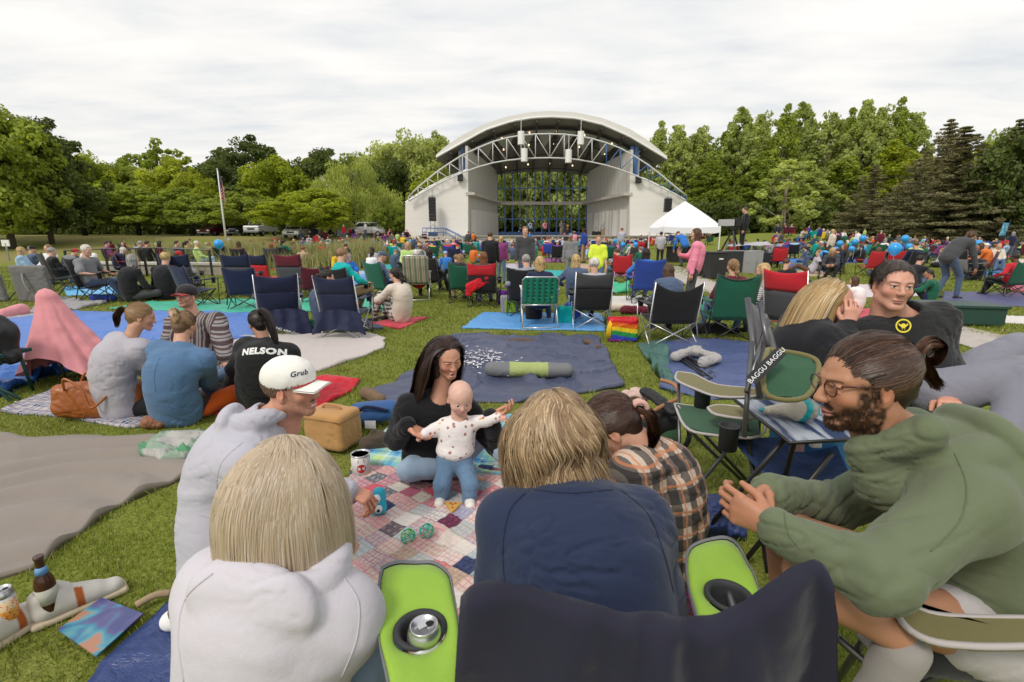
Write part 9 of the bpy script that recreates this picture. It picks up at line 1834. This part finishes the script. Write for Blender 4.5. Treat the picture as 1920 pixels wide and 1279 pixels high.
def car(x,yb,D,rz,col,kind,lab):
 X=At(x,yb,D)[0];z0=on(X,D)+.03;e=empty('car',(X,D,z0),R(rz),label=lab,cat=kind,group='cars parked under the trees');L,Wd,H_=dict(van=(4.9,1.9,1.75),car=(4.4,1.75,1.42),pickup=(5.2,1.9,1.85))[kind]
 pm=mat('paint_%s'%lab[:9],col,.28,.2);prof={'van':[(-.5,.22),(.5,.22),(.5,.50),(.40,.60),(.30,.66),(.18,.97),(-.05,1.0),(-.40,.98),(-.49,.70),(-.5,.4)],'car':[(-.5,.25),(.5,.25),(.5,.52),(.34,.66),(.18,.98),(-.12,1.0),(-.33,.72),(-.5,.66)],'pickup':[(-.5,.28),(.5,.28),(.5,.62),(.27,.66),(.20,.97),(-.02,1.0),(-.10,.70),(-.5,.68)]}[kind]
 rows=[]
 for yy,k_,zz in((-.5,.97,0),(-.46,1,0),(.46,1,0),(.5,.97,0)):rows.append([A(px_*L*k_,yy*Wd*(1 if pz_<.7 else.86),pz_*H_)for px_,pz_ in prof])
 n=len(prof);m=MB();V=np.array(rows).reshape(-1,3);m.add(V,[tuple(range(n)),tuple(range(4*n-1,3*n-1,-1))]+[(r_*n+i,(r_+1)*n+i,(r_+1)*n+(i+1)%n,r_*n+(i+1)%n)for r_ in range(3)for i in range(n)]);m.build('body',pm,e,bevel=.06)
 gl=mat('car_glass',(.015,.018,.02),.08);zt=[(a,b)for a,b in prof if b>.9];fr_=prof[[i for i,q in enumerate(prof)if q[1]>.9][0]-1];bk=prof[[i for i,q in enumerate(prof)if q[1]>.9][-1]+1]
 for sy in(-1,1):m=MB();P4=[(bk[0]*.94,bk[1]+.02),(fr_[0]*.9,fr_[1]+.03),(zt[0][0]*.9,.93),(zt[-1][0]*.92,.93)];m.add([A(a*L,sy*Wd*(.5 if b<.75 else.445)*1.01,b*H_)for a,b in P4],[(0,1,2,3)if sy<0 else(3,2,1,0)]);m.build('side_window',gl,e)
 m=MB();m.add([A((fr_[0]*.97+.012)*L,-.42*Wd,(fr_[1]+.02)*H_),A((fr_[0]*.97+.012)*L,.42*Wd,(fr_[1]+.02)*H_),A((zt[0][0]+.015)*L,.38*Wd,.94*H_),A((zt[0][0]+.015)*L,-.38*Wd,.94*H_)],[(0,1,2,3)]);m.build('windscreen',gl,e)
 for sx in(-.31,.31):
  for sy in(-1,1):m=MB();m.tube([(sx*L,sy*Wd*.40,.33),(sx*L,sy*Wd*.505,.33)],.33,18);w=m.build('wheel',mat('tyre',(.015,.015,.016),.8),e);m=MB();m.tube([(sx*L,sy*Wd*.49,.33),(sx*L,sy*Wd*.512,.33)],.19,14);m.build('rim',SILVER,w)
 for sy in(-1,1):m=MB();m.box((L*.497,sy*Wd*.36,H_*.45),(.06,.34,.16));m.build('headlight',mat('lamp_clear',(.75,.75,.72),.15),e)
 m=MB();m.box((L*.5,0,H_*.43),(.05,Wd*.42,.18));m.build('grille',BLACK,e);m=MB();m.box((L*.5,0,H_*.26),(.10,Wd*.9,.14));m.build('bumper',mat('bumper_grey',(.2,.2,.2),.5),e)
car(404,437,63,-95,(.10,.008,.012),'car','dark red car parked under the trees beside the flagpole');car(455,438,64,-92,(.02,.025,.04),'car','dark blue car in deep shade under the trees');car(491,441,61,-88,(.45,.45,.46),'pickup','silver pickup facing the lawn under the trees');car(559,446,55,-86,(.72,.72,.70),'car','white car facing the lawn under the spreading tree');car(690,445,62,180,(.58,.58,.60),'van','silver minivan seen side on left of the band shell')
X=At(738,440,75)[0];e=empty('shed',(X,75,1.1),label='pale grey shed at the left end of the band shell',cat='shed');m=MB();m.box((0,0,1.2),(3.2,2.5,2.4));m.build('wall',siding('shed_ribs',(.42,.45,.50),3,False),e);m=MB();m.box((0,0,2.45),(3.4,2.8,.12));m.build('roof',GREYM,e)
def sign_lamp():
 p=At(13,468,30);z0=on(p[0],30);e=empty('info_sign',(p[0],30,z0),label='small white sign on a post at the far left lawn',cat='sign');h=At(13,456,30)[2]-z0;m=MB();m.tube([(0,0,0),(0,0,h)],.05,6);m.build('post',GREYM,e);m=MB();m.box((0,0,h),(.46,.06,.38));m.build('panel',WHITEP,e,bevel=.01)
sign_lamp()
def wall_rail():
 a,b=gp(135,512),gp(470,516);e=empty('stone_wall',tuple(a),label='low pale stone wall with flat cap behind the left crowd',cat='wall');d=b-a;L=np.linalg.norm(d[:2]);ang=math.atan2(d[1],d[0]);e.rotation_euler=(0,0,ang);sm=bpy.data.materials.new('ashlar');g=NG(sm);br=g.new('ShaderNodeTexBrick');g.put(br.inputs['Vector'],g.mapping(g.coord(),(1,1,1),(R(90),0,0)));br.inputs['Color1'].default_value=(.36,.32,.26,1);br.inputs['Color2'].default_value=(.30,.27,.22,1);br.inputs['Mortar'].default_value=(.18,.16,.13,1);br.inputs['Scale'].default_value=1.6;br.inputs['Mortar Size'].default_value=.012;g.set(Base_Color=br.outputs[0],Roughness=.9)
 m=MB();m.box((L/2,0,.17),(L,.35,.36));m.build('stone_course',sm,e);m=MB();m.box((L/2,0,.39),(L+.1,.46,.09));m.build('cap_stone',CONCW,e,bevel=.01)
 D=17;pts=[(118,470),(195,467),(270,465),(390,470)]
 W3=[At(x,y,D)for x,y in((121,470),(196,467),(290,465),(392,469))];e=empty('railing',(W3[0][0],D,0),label='thin black metal railing along the pond at left',cat='railing');o=A(*e.location);m=MB();m.tube([p-o for p in W3],.022,6);m.build('top_rail',DKTUBE,e)
 for x in(121,140,160,196,230,268,292,330,343,392):t=At(x,np.interp(x,[121,196,290,392],[470,467,465,469]),D)-o;m=MB();m.box((t[0],t[1],t[2]/2),(.06,.05,t[2]));m.build('post',DKTUBE,e)
wall_rail()
def reeds():
 n=26000;x=NR.uniform(-17.5,-6.5,n);y=24+NR.normal(0,1.8,n)+(x+12)*-.1;keep=vnoise(np.stack([x*.6,y*.6,x*0],1))>-.28;x,y=x[keep],y[keep];n=len(x);h=NR.uniform(.35,.95,n)*(1+.6*vnoise(np.stack([x*.4,y*.4,x*0+3],1)));a=NR.uniform(0,2*PI,n);w=.016;z=hill(x,y)
 dx,dy=np.cos(a)*w,np.sin(a)*w;lx,ly=NR.normal(0,.13,n),NR.normal(0,.13,n);V=np.stack([np.stack([x-dx,y-dy,z],1),np.stack([x+dx,y+dy,z],1),np.stack([x+lx*.5+dx*.7,y+ly*.5+dy*.7,z+h*.6],1),np.stack([x+lx*.5-dx*.7,y+ly*.5-dy*.7,z+h*.6],1),np.stack([x+lx*1.3,y+ly*1.3,z+h],1)],1).reshape(-1,3);b=np.arange(n)*5;Q=np.stack([b,b+1,b+2,b+3],1);T=np.stack([b+3,b+2,b+4],1)
 t=NR.rand(n,1);col=A(.22,.26,.07)*(1-t)+A(.42,.36,.16)*t;link('reeds',np_mesh('reeds',V,[Q,T],False,np.repeat(col,5,0)),None,vcol_mat('reed',.8),label='yellow green reeds round the pond behind the left crowd',cat='reeds',kind='stuff')
reeds()
def banner():
 D=34;t,b=At(1884,418,D),At(1878,443,D);e=empty('banner',(t[0],D,0),label='narrow blue banner hanging against the spruces at right',cat='banner');m=MB();m.tube([(.35,0,0),(.35,0,t[2]+.2)],.03,6);m.build('pole',DKTUBE,e);h=t[2]-b[2];g_=MB();addm(g_,fabric_sheet([(-.22,0,b[2]),(.22,0,b[2]),(.34,0,t[2]),(-.08,0,t[2])],4,10,.03,th=.01));mt=bpy.data.materials.new('banner_print');g=NG(mt);x,y,z=g.sep(g.coord());g.set(Base_Color=g.mix(g.math('GREATER_THAN',g.noise(g.mapping(g.coord(),(2,1,1)),3,2),.55),(.05,.25,.42),(.25,.45,.55)),Roughness=.6);g_.build('banner_cloth',mt,e,smooth=True)
banner()
def musicians():
 for i,(x,top_,hc_,inst)in enumerate(((994,'lblue','dark','horn'),(1021,'pink','brown','horn'),(1052,'grey','blond','horn'),(1063,'brown','blond','tuba'))):
  Y=63;X=At(x,440,Y)[0];lab=['musician in light blue shirt at the left of the quartet','musician in a pale pink shirt playing at the stage centre','blond musician in grey standing right of the stage centre','seated musician with a brass horn at the right of the quartet'][i]
  o=person('talk' if i<3 else 'sit',(X,Y,ZF+.09),R(180),top_,'short',hc_,'black' if i!=2 else 'khaki','l',1.0,label=lab,group='musicians on the stage',far=True)
  e=empty('brass_instrument',(X,Y-.38,ZF+1.35 if i<3 else ZF+.9),label='brass instrument held by the %s musician from left'%['first','second','third','fourth'][i],cat='instrument',group='brass instruments');m=MB();m.lathe((0,0,0),[(.015,-.2),(.02,0),(.06,.15),(.13,.22)]if i<3 else[(.03,-.45),(.08,0),(.14,.3),(.26,.5)],12);w=m.build('bell',mat('brass',(.55,.36,.10),.25,.9),e,smooth=True);w.rotation_euler=(R(80)if i<3 else.2,0,0)
  if i<3:s_=empty('music_stand',(X+.45,Y-.5,ZF+.09),label='black music stand before the %s musician from left'%['first','second','third'][i],cat='music stand',group='music stands');m=MB();m.tube([(0,0,0),(0,0,1.1)],.02,5);m.box((0,0,1.2),(.5,.04,.34));m.build('desk',BLACK,s_)
 for x,w,h,lab in((1118,1.1,.5,'low black drum rack at the right of the stage'),(1130,.5,.8,'tan drum on stand at the right of the stage'),(1164,.8,1.3,'black amplifier stack by the right stage wall')):
  X=At(x,440,64)[0];e=empty('stage_gear',(X,64,ZF+.09),label=lab,cat='stage equipment');m=MB();m.box((0,0,h/2),(w,.5,h));m.build('cabinet',BLACK if 'tan' not in lab else mat('drum_tan',(.35,.25,.14),.5),e,bevel=.03);m=MB();m.tube([(-.3,0,h),(.1,0,h+.8)],.02,5);m.tube([(.3,0,h),(-.2,0,h+.6)],.02,5);m.build('stands',DKTUBE,e)
musicians()
# grass blades in front
def grass():
 Vs,Qs,Ts,Cs,n0=[],[],[],[],0
 for(y0,y1,dens,h,w)in((.75,2.2,9000,.034,.0032),(2.2,4.0,5200,.036,.0045),(4.0,7.0,2300,.040,.007),(7.0,13.0,800,.045,.012),(13.,24.,240,.05,.022)):
  xm=y1*1.12+.3;n=int((y1-y0)*2*xm*dens);x=NR.uniform(-xm,xm,n);y=NR.uniform(y0,y1,n);k=np.abs(x)<y*1.10+.25;x,y=x[k],y[k]
  out=np.ones(len(x),bool)
  for pl_ in EXCL:
   lo,hi=pl_.min(0),pl_.max(0);c=(x>lo[0])&(x<hi[0])&(y>lo[1])&(y<hi[1])&out
   if c.any():idx=np.where(c)[0];out[idx[poly_in(pl_,x[idx],y[idx])]]=False
  x,y=x[out],y[out];n=len(x);p3=np.stack([x,y,x*0],1);cl=vnoise(p3*7)+.6*vnoise(p3*23+9);dens_=vnoise(p3*2.1+4);k=NR.rand(n)<.80+.35*dens_;x,y,cl,p3=x[k],y[k],cl[k],p3[k];n=len(x)
  hh=h*(.75+.45*cl+NR.uniform(-.25,.35,n));hh=np.clip(hh,.012,.09);a=NR.uniform(0,2*PI,n);ww=w*NR.uniform(.6,1.2,n);dx,dy=np.cos(a)*ww/2,np.sin(a)*ww/2;b=NR.uniform(0,2*PI,n)+2*vnoise(p3*1.5);ln=hh*NR.uniform(.15,.95,n);lx,ly=np.cos(b)*ln,np.sin(b)*ln;z=hill(x,y)-.004
  V=np.stack([np.stack([x-dx,y-dy,z],1),np.stack([x+dx,y+dy,z],1),np.stack([x+dx*.8+lx*.4,y+dy*.8+ly*.4,z+hh*.6],1),np.stack([x-dx*.8+lx*.4,y-dy*.8+ly*.4,z+hh*.6],1),np.stack([x+lx,y+ly,z+hh],1)],1).reshape(-1,3)
  q=n0+np.arange(n)*5;Qs.append(np.stack([q,q+1,q+2,q+3],1));Ts.append(np.stack([q+3,q+2,q+4],1));n0+=5*n
  t=np.clip(.5+.5*vnoise(p3*.9+2)+.35*NR.normal(size=n),0,1)[:,None];dry=(NR.rand(n)<.09+.16*np.clip(vnoise(p3*1.7+6)*2,0,1))[:,None]
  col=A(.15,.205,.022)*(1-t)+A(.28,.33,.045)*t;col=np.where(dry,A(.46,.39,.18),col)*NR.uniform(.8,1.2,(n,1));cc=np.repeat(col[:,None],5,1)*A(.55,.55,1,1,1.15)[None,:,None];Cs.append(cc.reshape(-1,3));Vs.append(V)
 print('grass blades',n0//5)
 m=vcol_mat('grass_blade',.55,0,.3);g=NG(m);tr=g.new('ShaderNodeBsdfTranslucent');vc=g.new('ShaderNodeVertexColor',layer_name='Col');g.put(tr.inputs[0],vc.outputs[0]);ms=g.new('ShaderNodeMixShader');ms.inputs[0].default_value=.3;g.t.links.new(g.b.outputs[0],ms.inputs[1]);g.t.links.new(tr.outputs[0],ms.inputs[2]);g.t.links.new(ms.outputs[0],g.n['Material Output'].inputs[0])
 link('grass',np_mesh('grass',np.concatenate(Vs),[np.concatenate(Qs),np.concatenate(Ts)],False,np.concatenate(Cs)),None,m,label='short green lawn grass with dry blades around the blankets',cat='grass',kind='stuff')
grass()
print('script',round(time.time()-T0,1),'s',len(bpy.data.objects),'objects')
def finish_labels():
 for i,(o,b,x)in enumerate(AUTO):
  w=b.split()
  if len(w)>13:AUTO[i]=(o,' '.join(q for q in w if q not in('with','hair','the','a')),x)
 d={}
 for o,b,x in AUTO:d.setdefault(b,[]).append((x,o))
 for b,L in d.items():
  L.sort(key=lambda q:q[0])
  for i,(x,o)in enumerate(L):o['label']=b if len(L)==1 else '%s, %s from left'%(b,(['first']+ON[1:])[i])
finish_labels()
